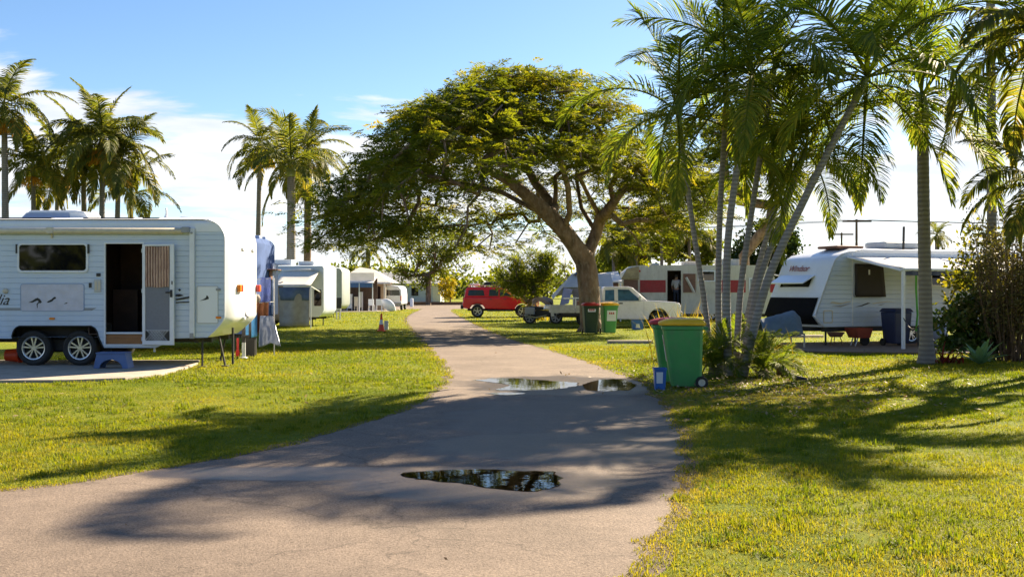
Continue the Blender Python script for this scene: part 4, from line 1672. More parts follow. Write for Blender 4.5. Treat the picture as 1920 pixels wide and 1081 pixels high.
# ------------------------------------------------------------------ the white caravan on the left
def white_caravan():
    X0, Y0 = -8.6, 21.4
    root = thing('caravan', 'white ribbed caravan with its door open and twin wheels on a concrete pad', 'caravan', (X0, Y0, 0))
    S = F / Y0

    def cx(px):
        return (px - 960) / S - X0

    def cz(py):
        return EYE - (py - 545) / S
    TOP, RC = 2.985, 0.40
    XE = cx(421)

    def xr(z):
        if z < 0.62:
            return cx(292) + (cx(330) - cx(292)) * max(0, (z - 0.40) / 0.22)
        if z < 1.02:
            t = (z - 0.62) / 0.40
            return XE - (XE - cx(390)) * max(0, 1 - t) ** 1.35
        if z > TOP - RC:
            t = (z - (TOP - RC)) / RC
            return XE - RC * 1.1 * (1 - math.sqrt(max(0, 1 - t * t)))
        return XE

    ax0, ax1, atop = cx(22), cx(185), cz(611)

    def arch(z):
        if z >= atop:
            return None
        t = max(0, min(1, (z - 0.55) / (atop - 0.55)))
        k = 0.17 * (1 - math.sqrt(max(0, 1 - t ** 2.2)))
        lean = 0.10 * max(0, (0.62 - z) / 0.22)
        return (ax0 + k, ax1 - k + lean)
    dx0, dx1, dz0, dz1 = cx(198), cx(268), cz(645), cz(457)
    XL = -4.0
    side = MB()
    zs = [0.405, 0.48, 0.55, 0.62]
    z = 0.70
    while z < 2.70:
        zs.append(z)
        z += 0.055
    zs += [dz0, dz1, atop, 0.775, 0.81, 2.745]
    # ribs: one row of 0.11 m each with a groove between; the rows are cut finer where openings bend
    rows = []
    z = 0.405
    while z < 2.72:
        rows.append((z, min(z + 0.108, 2.735)))
        z += 0.108
    for (z0, z1) in rows:
        cuts = sorted({z0, z1, *[q for q in (dz0, dz1, atop, 0.62, z0 + 0.027, z0 + 0.054, z0 + 0.081) if z0 + 0.004 < q < z1 - 0.004]})
        for a, b in zip(cuts[:-1], cuts[1:]):
            m = (a + b) / 2
            segs = []
            lo_a, lo_b = XL, XL
            ra, rb = xr(a + 1e-4), xr(b - 1e-4)
            if b <= 0.6201:
                aa, ab = arch(a), arch(b)
                segs = [((aa[1], ab[1]), (ra, rb))]
            elif m < atop:
                aa, ab = arch(a) or arch(a - 0.001), arch(b) or arch(b - 0.0011)
                if ab is None:
                    ab = aa
                segs = [((XL, XL), (aa[0], ab[0])), ((aa[1], ab[1]), (ra, rb))]
            else:
                segs = [((XL, XL), (ra, rb))]
            out = []
            for (l, r) in segs:
                if dz0 < m < dz1 and l[0] < dx0 and r[0] > dx1:
                    out += [(l, (dx0, dx0)), ((dx1, dx1), r)]
                else:
                    out.append((l, r))

            def dep(zz):
                t = (zz - z0) / (z1 - z0)
                return 0.012 if (t < 0.02 or t > 0.98) else 0.0
            for (l, r) in out:
                zl = [(a, l[0], r[0]), (b, l[1], r[1])]
                if a == z0:
                    f_ = min(0.010, (b - a) * 0.4)
                    zl.insert(1, (a + f_, l[0], r[0]))
                if b == z1:
                    f_ = min(0.006, (b - a) * 0.3)
                    zl.insert(-1, (b - f_, l[1], r[1]))
                for (p, q) in zip(zl[:-1], zl[1:]):
                    side.add([(p[1], dep(p[0]), p[0]), (p[2], dep(p[0]), p[0]), (q[2], dep(q[0]), q[0]), (q[1], dep(q[0]), q[0])], [(0, 1, 2, 3)])
    side.build('side_wall', m_white_shaded, root)
    # smooth band under the roof edge
    mb = MB()
    n = 8
    vs, fs = [], []
    for i in range(n + 1):
        zz = 2.735 + (TOP - 2.735) * i / n
        y = -0.006 + 0.10 * max(0, (i / n - 0.6) / 0.4) ** 2
        vs += [(XL, y, zz), (xr(min(zz, TOP - 0.002)), y, zz)]
    for i in range(n):
        fs.append((2 * i, 2 * i + 1, 2 * i + 3, 2 * i + 2))
    mb.add(vs, fs)
    mb.build('roof_band', m_white_gel, root, smooth=True)
    # shell: roof, rounded front end, underside, far wall
    prof = [(XL, 0.62), (XL, TOP)]
    prof += [(xr(TOP - RC + RC * math.sin(R(a))), TOP - RC + RC * math.sin(R(a))) for a in range(90, -1, -15)]
    prof += [(XE, zz) for zz in (2.2, 1.8, 1.4)]
    prof += [(xr(zz), zz) for zz in (1.02, 0.94, 0.86, 0.78, 0.70, 0.64)]
    prof.append((cx(390), 0.62))
    W = 2.40
    ny = 12
    vs, fs = [], []
    for j in range(ny + 1):
        t = j / ny
        y = 0.012 + (W - 0.012) * t
        bul = 0.15 * (1 - (2 * t - 1) ** 6) ** 0.7
        for (px, pz) in prof:
            k = max(0, min(1, (px - XE + 0.6) / 0.6)) if px > 1 else 0
            low = 1 - 0.35 * max(0, (1.0 - pz) / 0.4)
            zz = pz + (0.10 * (1 - (2 * t - 1) ** 2) if pz > TOP - 0.02 else 0)
            vs.append((px + bul * k * low, y, zz))
    m = len(prof)
    for j in range(ny):
        for i in range(m):
            i2 = (i + 1) % m
            fs.append((j * m + i, j * m + i2, (j + 1) * m + i2, (j + 1) * m + i))
    fs.append(tuple(ny * m + i for i in range(m)))
    mb = MB()
    mb.add(vs, fs)
    mb.build('body_shell', m_white_gel, root, sharp=50)
    # olive underside of the front and corner moulding
    mb = MB()
    pts = [(xr(zz), -0.004, zz) for zz in np.linspace(0.66, TOP - 0.01, 40)]
    mb.tube(pts, 0.014, 6)
    mb.build('corner_moulding', m_trim, root, smooth=True)
    # wheel arch
    mb = MB()
    arc = [(arch(zz)[0], 0, zz) for zz in np.linspace(0.62, atop - 0.002, 9)] + [(arch(zz)[1], 0, zz) for zz in np.linspace(atop - 0.002, 0.405, 12)]
    mb.tube([(p[0], -0.006, p[2]) for p in arc], 0.014, 6)
    mb.build('arch_trim', m_black, root, smooth=True)
    mb = MB()
    mb.box((ax0 - 0.1, 0.42, 0.30), (ax1 + 0.1, 0.44, atop + 0.05))
    mb.box((ax0 - 0.1, 0.016, atop + 0.02), (ax1 + 0.1, 0.42, atop + 0.05))
    mb.box((ax0 + 0.5, 0.30, 0.34), (ax0 + 1.3, 0.36, 0.56))
    mb.build('wheel_well', m_dark, root)
    mb = MB()
    mb.box((XL, 0.45, 0.50), (cx(385), 0.55, 0.60))
    mb.box((XL, 1.75, 0.50), (cx(385), 1.85, 0.60))
    for px in (-60, 200, 300, 360):
        mb.box((cx(px), 0.2, 0.50), (cx(px) + 0.07, 2.2, 0.58))
    mb.tube([(cx(60), 0.25, 0.36), (cx(60), 2.2, 0.36)], 0.04, 8)
    mb.tube([(cx(147), 0.25, 0.36), (cx(147), 2.2, 0.36)], 0.04, 8)
    mb.box((cx(215), 0.6, 0.36), (cx(250), 1.6, 0.52))
    mb.build('chassis', m_dark, root)
    for px in (60, 147):
        wheel(root, cx(px), 0.16, 0.40, 0.355, 0.235)
        wheel(root, cx(px), 2.24, 0.40, 0.355, 0.235, face=1)
    # open doorway
    mb = MB()
    fr = 0.030
    ring(mb, [(dx0 - fr, dz0 - fr), (dx1 + fr, dz0 - fr), (dx1 + fr, dz1 + fr), (dx0 - fr, dz1 + fr)],
         [(dx0, dz0), (dx1, dz0), (dx1, dz1), (dx0, dz1)], -0.016, 0.03)
    mb.build('door_frame', m_trim, root, bevel=0.004)
    mb = MB()
    mb.box((dx0 - 0.35, 1.75, dz0 + 0.22), (dx1 + 0.5, 1.77, dz1 + 0.1))
    mb.box((dx0 - 0.36, 0.03, dz0 + 0.20), (dx0 - 0.34, 1.76, dz1 + 0.1))
    mb.box((dx1 + 0.48, 0.03, dz0 + 0.20), (dx1 + 0.50, 1.76, dz1 + 0.1))
    mb.box((dx0 - 0.34, 0.03, dz0 + 0.19), (dx1 + 0.48, 1.76, dz0 + 0.21))
    mb.box((dx0 - 0.34, 0.03, dz1 + 0.08), (dx1 + 0.48, 1.76, dz1 + 0.10))
    mb.box((dx0 - 0.3, 1.2, dz0 + 0.22), (dx0 + 0.22, 1.7, dz0 + 1.1))
    mb.build('cabin_lining', m_interior, root)
    mb = MB()
    mb.prism(rounded(dx0 + 0.46, 1.98, dx0 + 0.62, 2.32, 0.03), 'y', 1.70, 1.73)
    mb.build('wall_mirror', m_brownboard, root)
    mb = MB()
    gq = random.Random(2)
    for k in range(26):
        px, pz = dx0 + 0.36 + gq.gauss(0, 0.09), 1.48 + gq.gauss(0, 0.26)
        mb.cbox((px, 1.72, pz), (0.03, 0.01, 0.03), RY(gq.uniform(0, 1.5)))
    mb.build('wall_decal', m_grey, root)
    mb = MB()
    mb.box((dx0, 0.035, dz0), (dx1, 0.34, dz0 + 0.20))
    mb.build('step_riser', m_wood, root)
    mb = MB()
    mb.box((dx0, 0.02, dz0 + 0.203), (dx1, 0.34, dz0 + 0.24))
    mb.build('step_tread', m_trim, root, bevel=0.006)
    # the door folded open against the wall, slightly ajar
    D = T(cx(269), -0.03, 0) @ RZ(R(-7))
    w = cx(331) - cx(269)
    z0, z1 = dz0 - 0.01, dz1 - 0.01
    mb = MB()
    b = 0.085
    ring(mb, [(0, z0), (w, z0), (w, z1), (0, z1)], [(b * 0.7, z0 + b), (w - b * 1.05, z0 + b), (w - b * 1.05, z1 - b * 0.45), (b * 0.7, z1 - b * 0.45)], -0.035, 0, 0, D)
    dleaf = mb.build('door', m_trim, root, bevel=0.006)
    mb = MB()
    mb.box((b * 0.7, -0.016, z0 + b), (w - b * 1.05, -0.010, z1 - b * 0.45), 0, D)
    mb.build('insect_screen', m_screen, dleaf)
    mb = MB()
    mb.box((b * 0.7, -0.0195, z0 + b), (w - b * 1.05, -0.0165, z0 + b + 0.20), 0, D)
    mb.build('dark_backing', m_black, dleaf)  # black sheet standing in for the darkness seen through the open grille
    mb = MB()
    x0, x1 = b * 0.7, w - b * 1.05
    for i in range(-3, 12):                       # diamond grille of crossing bars
        for sg in (-1, 1):
            pa, pb = Vector((x0 + (x1 - x0) * i / 9, -0.022, z0 + b)), Vector((x0 + (x1 - x0) * (i + 3.2 * sg) / 9, -0.022, z0 + b + 0.20))
            if pb.x < x0 or pb.x > x1 or pa.x < x0 or pa.x > x1:
                continue
            mb.tube([D @ pa, D @ pb], 0.008, 4)
    mb.box((x0, -0.026, z0 + b + 0.198), (x1, -0.016, z0 + b + 0.212), 0, D)
    mb.build('grille', m_lgrey, dleaf)
    mb = MB()
    cz0, cz1 = cz(538), z1 - b * 0.45 - 0.01
    cwid = x1 - x0 - 0.01

    def cur(u, v):
        s_ = 1 + 0.04 * math.sin(v * 3.1)
        x = x0 + 0.005 + cwid * (0.5 + (u - 0.5) * s_)
        return D @ Vector((x, -0.034 + 0.012 * math.sin(u * 62 + math.sin(v * 3) * 0.6), cz0 + (cz1 - cz0) * v + 0.008 * math.sin(u * 9)))
    mb.grid(cur, 90, 8)
    mb.build('curtain', stripes('striped curtain', (0.20, 0.11, 0.08), (0.66, 0.46, 0.36), 5.5, 0, 0.9), dleaf, smooth=True)
    mb = MB()
    mb.cbox((0, 0, 0), (0.045, 0.03, 0.15), None, 0)
    mb.v = [tuple(D @ (Vector(v) + Vector((w - 0.05, -0.045, cz(550))))) for v in mb.v]
    k = len(mb.v)
    mb.cbox((0, 0, 0), (0.12, 0.02, 0.03))
    mb.v[k:] = [tuple(D @ (Vector(v) + Vector((w - 0.10, -0.065, cz(548))))) for v in mb.v[k:]]
    k = len(mb.v)
    mb.cbox((0, 0, 0), (0.02, 0.02, 0.07))
    mb.v[k:] = [tuple(D @ (Vector(v) + Vector((w - 0.035, -0.04, cz(530))))) for v in mb.v[k:]]
    mb.build('handle', m_black, dleaf, bevel=0.004)
    for pz in (470, 545, 635):
        mb = MB()
        mb.box((cx(269) - 0.03, -0.045, cz(pz) - 0.04), (cx(269) + 0.02, -0.017, cz(pz) + 0.04))
        mb.build('hinge', m_lgrey, root, bevel=0.004)
    # window
    wx0, wx1, wz0, wz1 = cx(37), cx(162), cz(507), cz(459)
    mb = MB()
    e = 0.045
    ring(mb, rounded(wx0 - e, wz0 - e, wx1 + e, wz1 + e * 0.8, 0.09), rounded(wx0, wz0, wx1, wz1, 0.06), -0.030, 0.0)
    win = mb.build('window', m_trim, root, bevel=0.006)
    mb = MB()
    mb.prism(rounded(wx0, wz0, wx1, wz1, 0.06), 'y', -0.020, -0.004)
    mb.build('pane', m_glass, win)
    for px in (wx0 - 0.05, wx1 + 0.05):
        mb = MB()
        mb.box((px - 0.015, -0.045, cz(475)), (px + 0.015, -0.01, cz(458)))
        mb.build('stay', m_black, win)
    # printed fold-down table hatch
    hx0, hx1, hz0, hz1 = cx(40), cx(157), cz(582), cz(533)
    mb = MB()
    ring(mb, rounded(hx0 - 0.014, hz0 - 0.014, hx1 + 0.014, hz1 + 0.014, 0.05), rounded(hx0, hz0, hx1, hz1, 0.04), -0.014, 0.0)
    fr_ = mb.build('table_hatch', m_bluetint, root)
    mb = MB()
    mb.prism(rounded(hx0, hz0, hx1, hz1, 0.04), 'y', -0.011, 0.0)
    mb.build('hatch_panel', paint('lilac print panel', (0.58, 0.58, 0.68), 0.4, var=0.12, scale=5, dirt=(0.62, 0.56, 0.55), dirt_amt=0.5), fr_)

    def decal(pts, y=-0.0135, mat=m_black, name='decal', par=None):
        mb = MB()
        mb.prism([(cx(a), cz(b)) for a, b in pts], 'y', y, y + 0.001)
        mb.build(name, mat, par or root)
    # shorebirds printed on the hatch: body, beak, legs
    decal(((54, 567), (62, 563), (66, 560), (71, 558), (76, 561), (79, 566), (77, 568), (73, 568), (71, 571), (71, 577), (70, 577), (69, 570), (73, 565), (71, 563), (66, 565), (62, 567)), par=fr_)
    decal(((88, 567), (91, 564), (97, 561), (101, 557), (104, 556), (106, 559), (102, 561), (98, 565), (92, 567)), par=fr_)
    decal(((120, 570), (124, 567), (128, 567), (125, 569)), par=fr_)
    decal(((330, 552), (338, 551), (345, 554), (336, 556), (329, 555)), -0.012)
    decal(((330, 560), (345, 557), (357, 555), (357, 558), (344, 561), (331, 563)), -0.012)
    decal(((330, 566), (345, 565), (357, 565), (357, 567), (330, 568)), -0.012)
    decal(((334, 543), (337, 541), (340, 543), (337, 546)), -0.012)
    decal(((-120, 577), (40, 577), (41, 582), (-120, 582)), -0.004, m_grey, 'stripe')
    decal(((155, 577), (181, 577), (172, 582), (155, 582)), -0.004, m_grey, 'stripe')
    text_mesh('lettering', 'Australia', 0.30, m_dark, T(cx(-84), -0.004, cz(571)) @ RX(R(90)), 0.45, root)
    # porch light, sockets, vents
    mb = MB()
    mb.lathe([(0.055, 0), (0.055, 0.03), (0.035, 0.05), (0.001, 0.055)], 14, T(cx(11), 0, cz(545)) @ RX(R(90)))
    mb.build('porch_light', m_cream, root, smooth=True)
    mb = MB()
    mb.box((cx(177), -0.03, cz(547)), (cx(190), 0, cz(523)))
    so = mb.build('power_outlet', m_lgrey, root, bevel=0.006)
    mb = MB()
    mb.box((cx(179), -0.038, cz(544)), (cx(183), -0.03, cz(527)))
    mb.box((cx(185), -0.038, cz(544)), (cx(189), -0.03, cz(527)))
    mb.build('cover', m_cream, so)
    for a, b, c, d in ((167, 530, 172, 539), (181, 512, 189, 518)):
        mb = MB()
        mb.box((cx(a), -0.022, cz(d)), (cx(c), 0, cz(b)))
        mb.build('socket', m_black, root, bevel=0.006)
    # awning roll with its centre saddle and folded arm
    mb = MB()
    za = cz(433)
    mb.tube([(XL, -0.075, za), (cx(345), -0.075, za)], 0.060, 14)
    aw = mb.build('awning_roll', m_cream, root, smooth=True)
    mb = MB()
    mb.box((cx(344), -0.14, cz(437)), (cx(358), 0, cz(426)))
    mb.build('end_cap', m_grey, aw, bevel=0.01)
    mb = MB()
    mb.box((cx(98) - 0.07, -0.15, za - 0.06), (cx(98) + 0.07, -0.0, za + 0.07))
    mb.box((cx(98) - 0.02, -0.05, za - 0.15), (cx(98) + 0.02, -0.0, za - 0.06))
    mb.build('saddle', m_cream, aw, bevel=0.02)
    mb = MB()
    mb.box((cx(357), -0.075, cz(630)), (cx(366), -0.012, cz(428)))
    arm = mb.build('awning_arm', m_trim, root, bevel=0.008)
    mb = MB()
    mb.box((cx(358), -0.09, cz(634)), (cx(365), -0.0, cz(624)))
    mb.lathe([(0.02, 0), (0.02, 0.02)], 10, T(cx(361.5), -0.075, cz(437)) @ RX(R(90)))
    mb.build('bracket', m_grey, arm)
    # boot hatch at the front with its lock and decal
    bx0, bx1, bz0, bz1 = cx(370), cx(401), cz(605), cz(537)
    mb = MB()
    ring(mb, rounded(bx0 - 0.012, bz0 - 0.012, bx1 + 0.09, bz1 + 0.012, 0.03), rounded(bx0 + 0.004, bz0 + 0.004, bx1 + 0.076, bz1 - 0.004, 0.02), -0.012, 0.0)
    bh = mb.build('boot_hatch', m_lgrey, root)
    mb = MB()
    mb.prism(rounded(bx0 + 0.004, bz0 + 0.004, bx1 + 0.076, bz1 - 0.004, 0.02), 'y', -0.009, 0.0)
    mb.build('hatch_panel', m_white_gel, bh)
    decal(((374, 564), (381, 561), (386, 558), (388, 553), (391, 556), (392, 560), (386, 562), (379, 563)), -0.011, m_black, 'decal', bh)
    mb = MB()
    mb.prism(rounded(cx(405), cz(545), cx(414), cz(540), 0.02), 'y', -0.02, 0)
    mb.build('lock', m_grey, root)
    for px, py in ((98, 597), (410, 595)):
        mb = MB()
        mb.prism(rounded(cx(px) - 0.055, cz(py) - 0.022, cx(px) + 0.055, cz(py) + 0.022, 0.02), 'y', -0.022, 0)
        mb.build('marker_light', m_amber, root)
    # lamps on the end wall
    for (yy, zz, mt, wd, bx) in ((0.42, cz(540), m_amber, 0.26, 0.115), (2.02, cz(540), m_red, 0.2, 0.115)):
        mb = MB()
        mb.box((XE + bx - 0.02, yy, zz - 0.075), (XE + bx + 0.10, yy + wd * 0.5, zz + 0.075))
        la = mb.build('end_lamp', mt, root, bevel=0.02)
        mb = MB()
        mb.box((XE + bx - 0.02, yy + wd * 0.5 + 0.003, zz - 0.075), (XE + bx + 0.10, yy + wd, zz + 0.075))
        mb.build('lens', m_red if mt is m_amber else m_amber, la, bevel=0.02)
    for yy, zz in ((0.75, 2.42), (1.6, 2.42), (0.9, 0.98)):
        mb = MB()
        mb.box((XE + 0.10, yy, zz - 0.03), (XE + 0.18, yy + 0.22, zz + 0.03))
        mb.build('clearance_lamp', m_lgrey if zz > 1 else m_trim, root, bevel=0.01)
    mb = MB()
    mb.lathe([(0.001, 0), (0.10, 0), (0.10, 0.04), (0.06, 0.1), (0.02, 0.26), (0.001, 0.27)], 12, T(XE + 0.12, 1.1, 0.98))
    mb.build('grey_horn', m_grey, root, smooth=True)
    # roof: air conditioner, solar panels, hatch, aerial
    mb = MB()
    mb.prism([(cx(14), TOP + 0.03), (cx(148), TOP + 0.03), (cx(138), TOP + 0.19), (cx(120), TOP + 0.22), (cx(32), TOP + 0.22)], 'y', 0.55, 1.35)
    ac = mb.build('air_conditioner', m_white_gel, root, bevel=0.04, seg=3)
    mb = MB()
    mb.prism([(cx(17), TOP + 0.06), (cx(110), TOP + 0.06), (cx(108), TOP + 0.17), (cx(27), TOP + 0.17)], 'y', 0.535, 0.56)
    mb.build('grille', m_bluetint, ac)
    for a, b in ((-60, 90), (150, 245), (262, 293)):
        mb = MB()
        mb.box((cx(a), 0.16, TOP + 0.015), (cx(b), 1.4 if a < 260 else 0.5, TOP + 0.045))
        mb.build('solar_panel', m_black, root)
    mb = MB()
    mb.prism([(cx(303), TOP), (cx(352), TOP), (cx(342), TOP + 0.09), (cx(322), TOP + 0.10)], 'y', 0.6, 1.2)
    mb.build('roof_hatch', m_white_gel, root, bevel=0.03)
    mb = MB()
    mb.tube([(cx(297), 0.5, TOP), (cx(297), 0.5, TOP + 0.2), (cx(296), 0.5, TOP + 0.26)], 0.022, 8)
    mb.tube([(cx(292), 0.5, TOP + 0.02), (cx(296), 0.5, TOP + 0.16)], 0.012, 6)
    mb.build('aerial', m_trim, root)
    # corner steadies, jockey leg and drawbar
    for (x0_, x1_, y_, lean) in ((cx(373), cx(373), 0.25, 0), (cx(398), cx(410), 0.5, 1), (cx(372), cx(360), 2.1, 1), (cx(-60), cx(-50), 0.25, 1)):
        mb = MB()
        mb.tube([(x0_, y_, 0.62), (x1_, y_ - 0.02, 0.03)], 0.022, 6)
        mb.box((x1_ - 0.07, y_ - 0.09, 0.0), (x1_ + 0.07, y_ + 0.05, 0.025))
        mb.build('steady', m_dark, root)
    mb = MB()
    mb.box((cx(385), 0.3, 0.66), (cx(398), 2.1, 0.74))
    mb.tube([(cx(420) + 0.06, 0.45, 0.80), (cx(420) + 0.06, 0.45, 0.05)], 0.025, 8)
    mb.build('rear_bar', m_dark, root)
    mb = MB()
    mb.box((cx(284), 0.12, dz0 - 0.16), (cx(287), 0.15, dz0), 0, None)
    mb.build('step_stay', m_trim, root)
    return root


white_caravan()


def step_stool():
    Y = 20.75
    xa, xb = (180 - 960) / F * Y, (245 - 960) / F * Y
    X0 = (xa + xb) / 2
    root = thing('step_stool', 'blue plastic step stool on the slab below the open caravan door', 'step stool', (X0, Y, 0.05))
    h = 0.31
    w0, w1 = (xb - xa) / 2, (xb - xa) / 2 - 0.06
    mb = MB()
    arch = [(0.22 * math.cos(R(a)), 0.17 * math.sin(R(a))) for a in range(180, -1, -15)]
    poly = [(-w0, 0)] + arch + [(w0, 0), (w1, h - 0.03), (-w1, h - 0.03)]
    mb.prism(poly, 'y', -0.14, -0.11)
    mb.prism(poly, 'y', 0.17, 0.20)
    for s in (-1, 1):
        mb.prism([(s * w0, 0), (s * (w0 - 0.03), 0), (s * (w1 - 0.03), h - 0.03), (s * w1, h - 0.03)], 'y', -0.11, 0.17)
    mb.build('legs', m_stoolblue, root, bevel=0.006)
    mb = MB()
    mb.box((-w1 - 0.012, -0.155, h - 0.028), (w1 + 0.012, 0.215, h))
    mb.build('step_tread', m_stoolblue, root, bevel=0.012)


step_stool()
# orange bucket lying under the left end of the caravan
mb = MB()
p = Vector(((14 - 960) / F * 22.4, 22.4, 0.2))
mb.lathe([(0.001, -0.02), (0.12, -0.02), (0.15, 0.26), (0.165, 0.26), (0.165, 0.28), (0.14, 0.28), (0.11, 0.0)], 16, T(*p) @ RY(R(90)))
tag(mb.build('bucket', m_orange, sharp=40), 'orange red bucket lying under the caravan at the left edge', 'bucket')

# things standing and hanging beyond the caravan's front
Y = 24.6
p = at(457, 640, Y)
root = thing('jack_stand', 'black jockey stand with a pale foot tube beyond the caravan front', 'jack', (p.x, Y, 0))
mb = MB()
mb.box((-0.035, -0.035, 0.35), (0.035, 0.035, 1.02))
mb.box((-0.05, -0.05, 0.85), (0.16, 0.05, 0.91))
mb.box((0.12, -0.03, 0.45), (0.17, 0.03, 0.9))
mb.box((-0.05, -0.05, 0.48), (0.16, 0.05, 0.53))
mb.build('post', m_black, root, bevel=0.005)
mb = MB()
mb.tube([(0, 0, 0.0), (0, 0, 0.36)], 0.045, 12)
mb.lathe([(0.11, 0), (0.10, 0.02), (0.05, 0.03)], 14)
mb.build('foot', m_lgrey, root)
Y = 25.2
p = at(470, 622, Y)
root = thing('water_drum', 'light blue upright water drum with a black cap beside the jockey stand', 'water drum', (p.x, Y, 0.0))
mb = MB()
mb.box((-0.12, -0.1, 0.0), (0.12, 0.1, 0.45))
mb.build('stand', m_black, root)
mb = MB()
mb.prism(rounded(-0.13, 0.455, 0.13, 1.06, 0.05), 'y', -0.13, 0.13)
mb.build('drum', m_skyblue, root, bevel=0.03)
mb = MB()
mb.lathe([(0.05, 1.055), (0.05, 1.13), (0.001, 1.135)], 12)
mb.build('cap', m_black, root)
Y = 24.9
p = at(446, 645, Y)
mb = MB()
mb.tube([(p.x, Y, 0.0), (p.x, Y, 0.45)], 0.03, 8)
mb.box((p.x - 0.04, Y - 0.04, 0.0), (p.x + 0.04, Y + 0.04, 0.16))
tag(mb.build('red_hose_tap', m_lidRed), 'small red topped tap post on the grass under the caravan front', 'tap')


def cloth(name, label, cat, xa, xb, yt, ybm, Y, mat, waves, amp, skew=0.0, flare=0.0, dyb=0.0, seed=1):
    p0, p1 = at(xa, yt, Y), at(xb, yt, Y)
    zb = at(xa, ybm, Y).z
    mb = MB()

    def fn(u, v):
        k = 1 + flare * v
        x = (p0.x + p1.x) / 2 + (u - 0.5) * (p1.x - p0.x) * k + skew * v
        z = p0.z + (zb - p0.z) * v + 0.03 * mnoise.noise((u * 3, seed, v)) * v + 0.04 * math.sin(u * 5 + seed) * v
        y = Y + amp * math.sin(u * waves * 6.28 + seed + v * 1.2) * (0.3 + 0.7 * v) + dyb * v + 0.05 * mnoise.noise((u * 4, v * 4, seed))
        return (x, y, max(z, 0.03))
    mb.grid(fn, 26, 16)
    return tag(mb.build(name, mat, smooth=True, thick=0.006), label, cat)


cloth('towel', 'blue towel hanging beyond the white caravan front', 'towel', 488, 508, 520, 570, 25.6, m_bluecloth, 1.6, 0.05)
cloth('towel', 'brown towel hanging below the blue towel', 'towel', 480, 504, 566, 622, 25.4, m_browncloth, 2.1, 0.08, -0.02, 0.1, seed=3)
cloth('silver_sheet', 'silver ground sheet sagging onto the grass below the towels', 'sheet', 488, 512, 592, 646, 25.0, m_silver, 0.8, 0.06, 0.16, 0.75, -0.35, seed=5)
mb = MB()
a, b = at(476, 524, 25.6), at(514, 521, 25.6)
mb.tube([a, b], 0.008, 5)
mb.tube([a, (a.x, 25.6, 0)], 0.016, 6)
mb.tube([b, (b.x, 25.6, 0)], 0.016, 6)
c, d = at(478, 568, 25.4), at(507, 566, 25.4)
mb.tube([c, d], 0.008, 5)
mb.tube([(a.x, 25.6, c.z), c], 0.008, 5)
mb.tube([(b.x, 25.6, d.z), d], 0.008, 5)
tag(mb.build('clothes_rack', m_steel), 'thin steel clothes rack holding the blue and brown towels', 'clothes rack')
mb = MB()
p = at(475, 560, 25.9)
mb.lathe([(0.001, -0.14), (0.10, -0.12), (0.15, 0), (0.10, 0.13), (0.001, 0.15)], 12, T(p.x, 26.0, p.z) @ Matrix.Diagonal((1.1, 0.8, 0.8, 1)))
tag(mb.build('rolled_mat', m_shadebrown, smooth=True), 'tan rolled bundle strapped to the shade-coloured caravan beside the towels', 'bundle')


# ------------------------------------------------------------------ the other caravans of the left row
def box_van(name, label, loc, rz, L_, W, z0, z1, mat, rc=0.25, bulge=0.12, bar=False):
    """a plain caravan: local x along its side, near side at y = 0, front end at x = 0, body towards -x"""
    root = thing(name, label, 'caravan', loc, rz)
    prof = [(-L_, z0), (-L_, z1 - rc)] + [(-L_ + rc * (1 - math.cos(R(a))), z1 - rc + rc * math.sin(R(a))) for a in (30, 60, 90)]
    prof += [(-rc * (1 - math.sin(R(a))), z1 - rc + rc * math.cos(R(a))) for a in (0, 25, 45, 65, 90)]
    prof += [(0, (z0 + z1) / 2), (0, z0 + 0.3), (-0.10, z0 + 0.12), (-0.25, z0)]
    ny = 10
    vs, fs = [], []
    for j in range(ny + 1):
        t = j / ny
        bul = bulge * (1 - (2 * t - 1) ** 8)
        for px, pz in prof:
            k = max(0, min(1, (px + 0.5) / 0.5))
            vs.append((px + bul * k, W * t, pz + (0.07 * (1 - (2 * t - 1) ** 2) if pz > z1 - 0.01 else 0)))
    m = len(prof)
    for j in range(ny):
        for i in range(m):
            i2 = (i + 1) % m
            fs.append((j * m + i, j * m + i2, (j + 1) * m + i2, (j + 1) * m + i))
    fs += [tuple(range(m)), tuple(ny * m + i for i in range(m))]
    mb = MB()
    mb.add(vs, fs)
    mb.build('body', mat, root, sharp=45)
    mb = MB()
    mb.box((-L_ + 0.1, 0.2, z0 - 0.12), (-0.4, 0.3, z0 - 0.005))
    mb.box((-L_ + 0.1, W - 0.3, z0 - 0.12), (-0.4, W - 0.2, z0 - 0.005))
    for x in (-0.55, -L_ + 0.4):
        for y in (0.2, W - 0.2):
            mb.tube([(x, y, z0), (x, y, 0.0)], 0.025, 6)
    mb.build('chassis', m_dark, root)
    for y, fc in ((0.14, -1), (W - 0.14, 1)):
        wheel(root, -L_ * 0.55, y, 0.34, 0.34, 0.2, face=fc)
    return root


# tall van behind the white caravan, tree shade painted into its blue cladding
Yb = 27.2
xb_ = at(476, 545, Yb).x
root = box_van('caravan', 'tall caravan with blue shade in its paint, squeezed behind the white caravan front', (xb_, Yb, 0), 0, 6.0, 2.3, 0.45, 2.86, paint('cladding with painted shade', (0.075, 0.12, 0.26), 0.9, var=0.15, spec=0.08), rc=0.10, bulge=0.08)
mb = MB()
mb.box((-0.02, 1.1, 2.10), (0.30, 1.9, 2.13))
mb.box((0.09, 1.3, 1.85), (0.13, 1.7, 2.09))
mb.build('hatch_lid', m_brownboard, root, bevel=0.01)
mb = MB()
mb.prism(rounded(0.45, 1.42, 1.0, 1.75, 0.05), 'x', 0.082, 0.10)
mb.build('window', m_glass, root)
for dyy in (0.3, 1.1, 1.8):
    mb = MB()
    mb.box((-0.55, dyy, 2.90), (-0.12, dyy + 0.35, 3.02))
    mb.build('roof_vent', m_bluetint, root, bevel=0.02)
mb = MB()
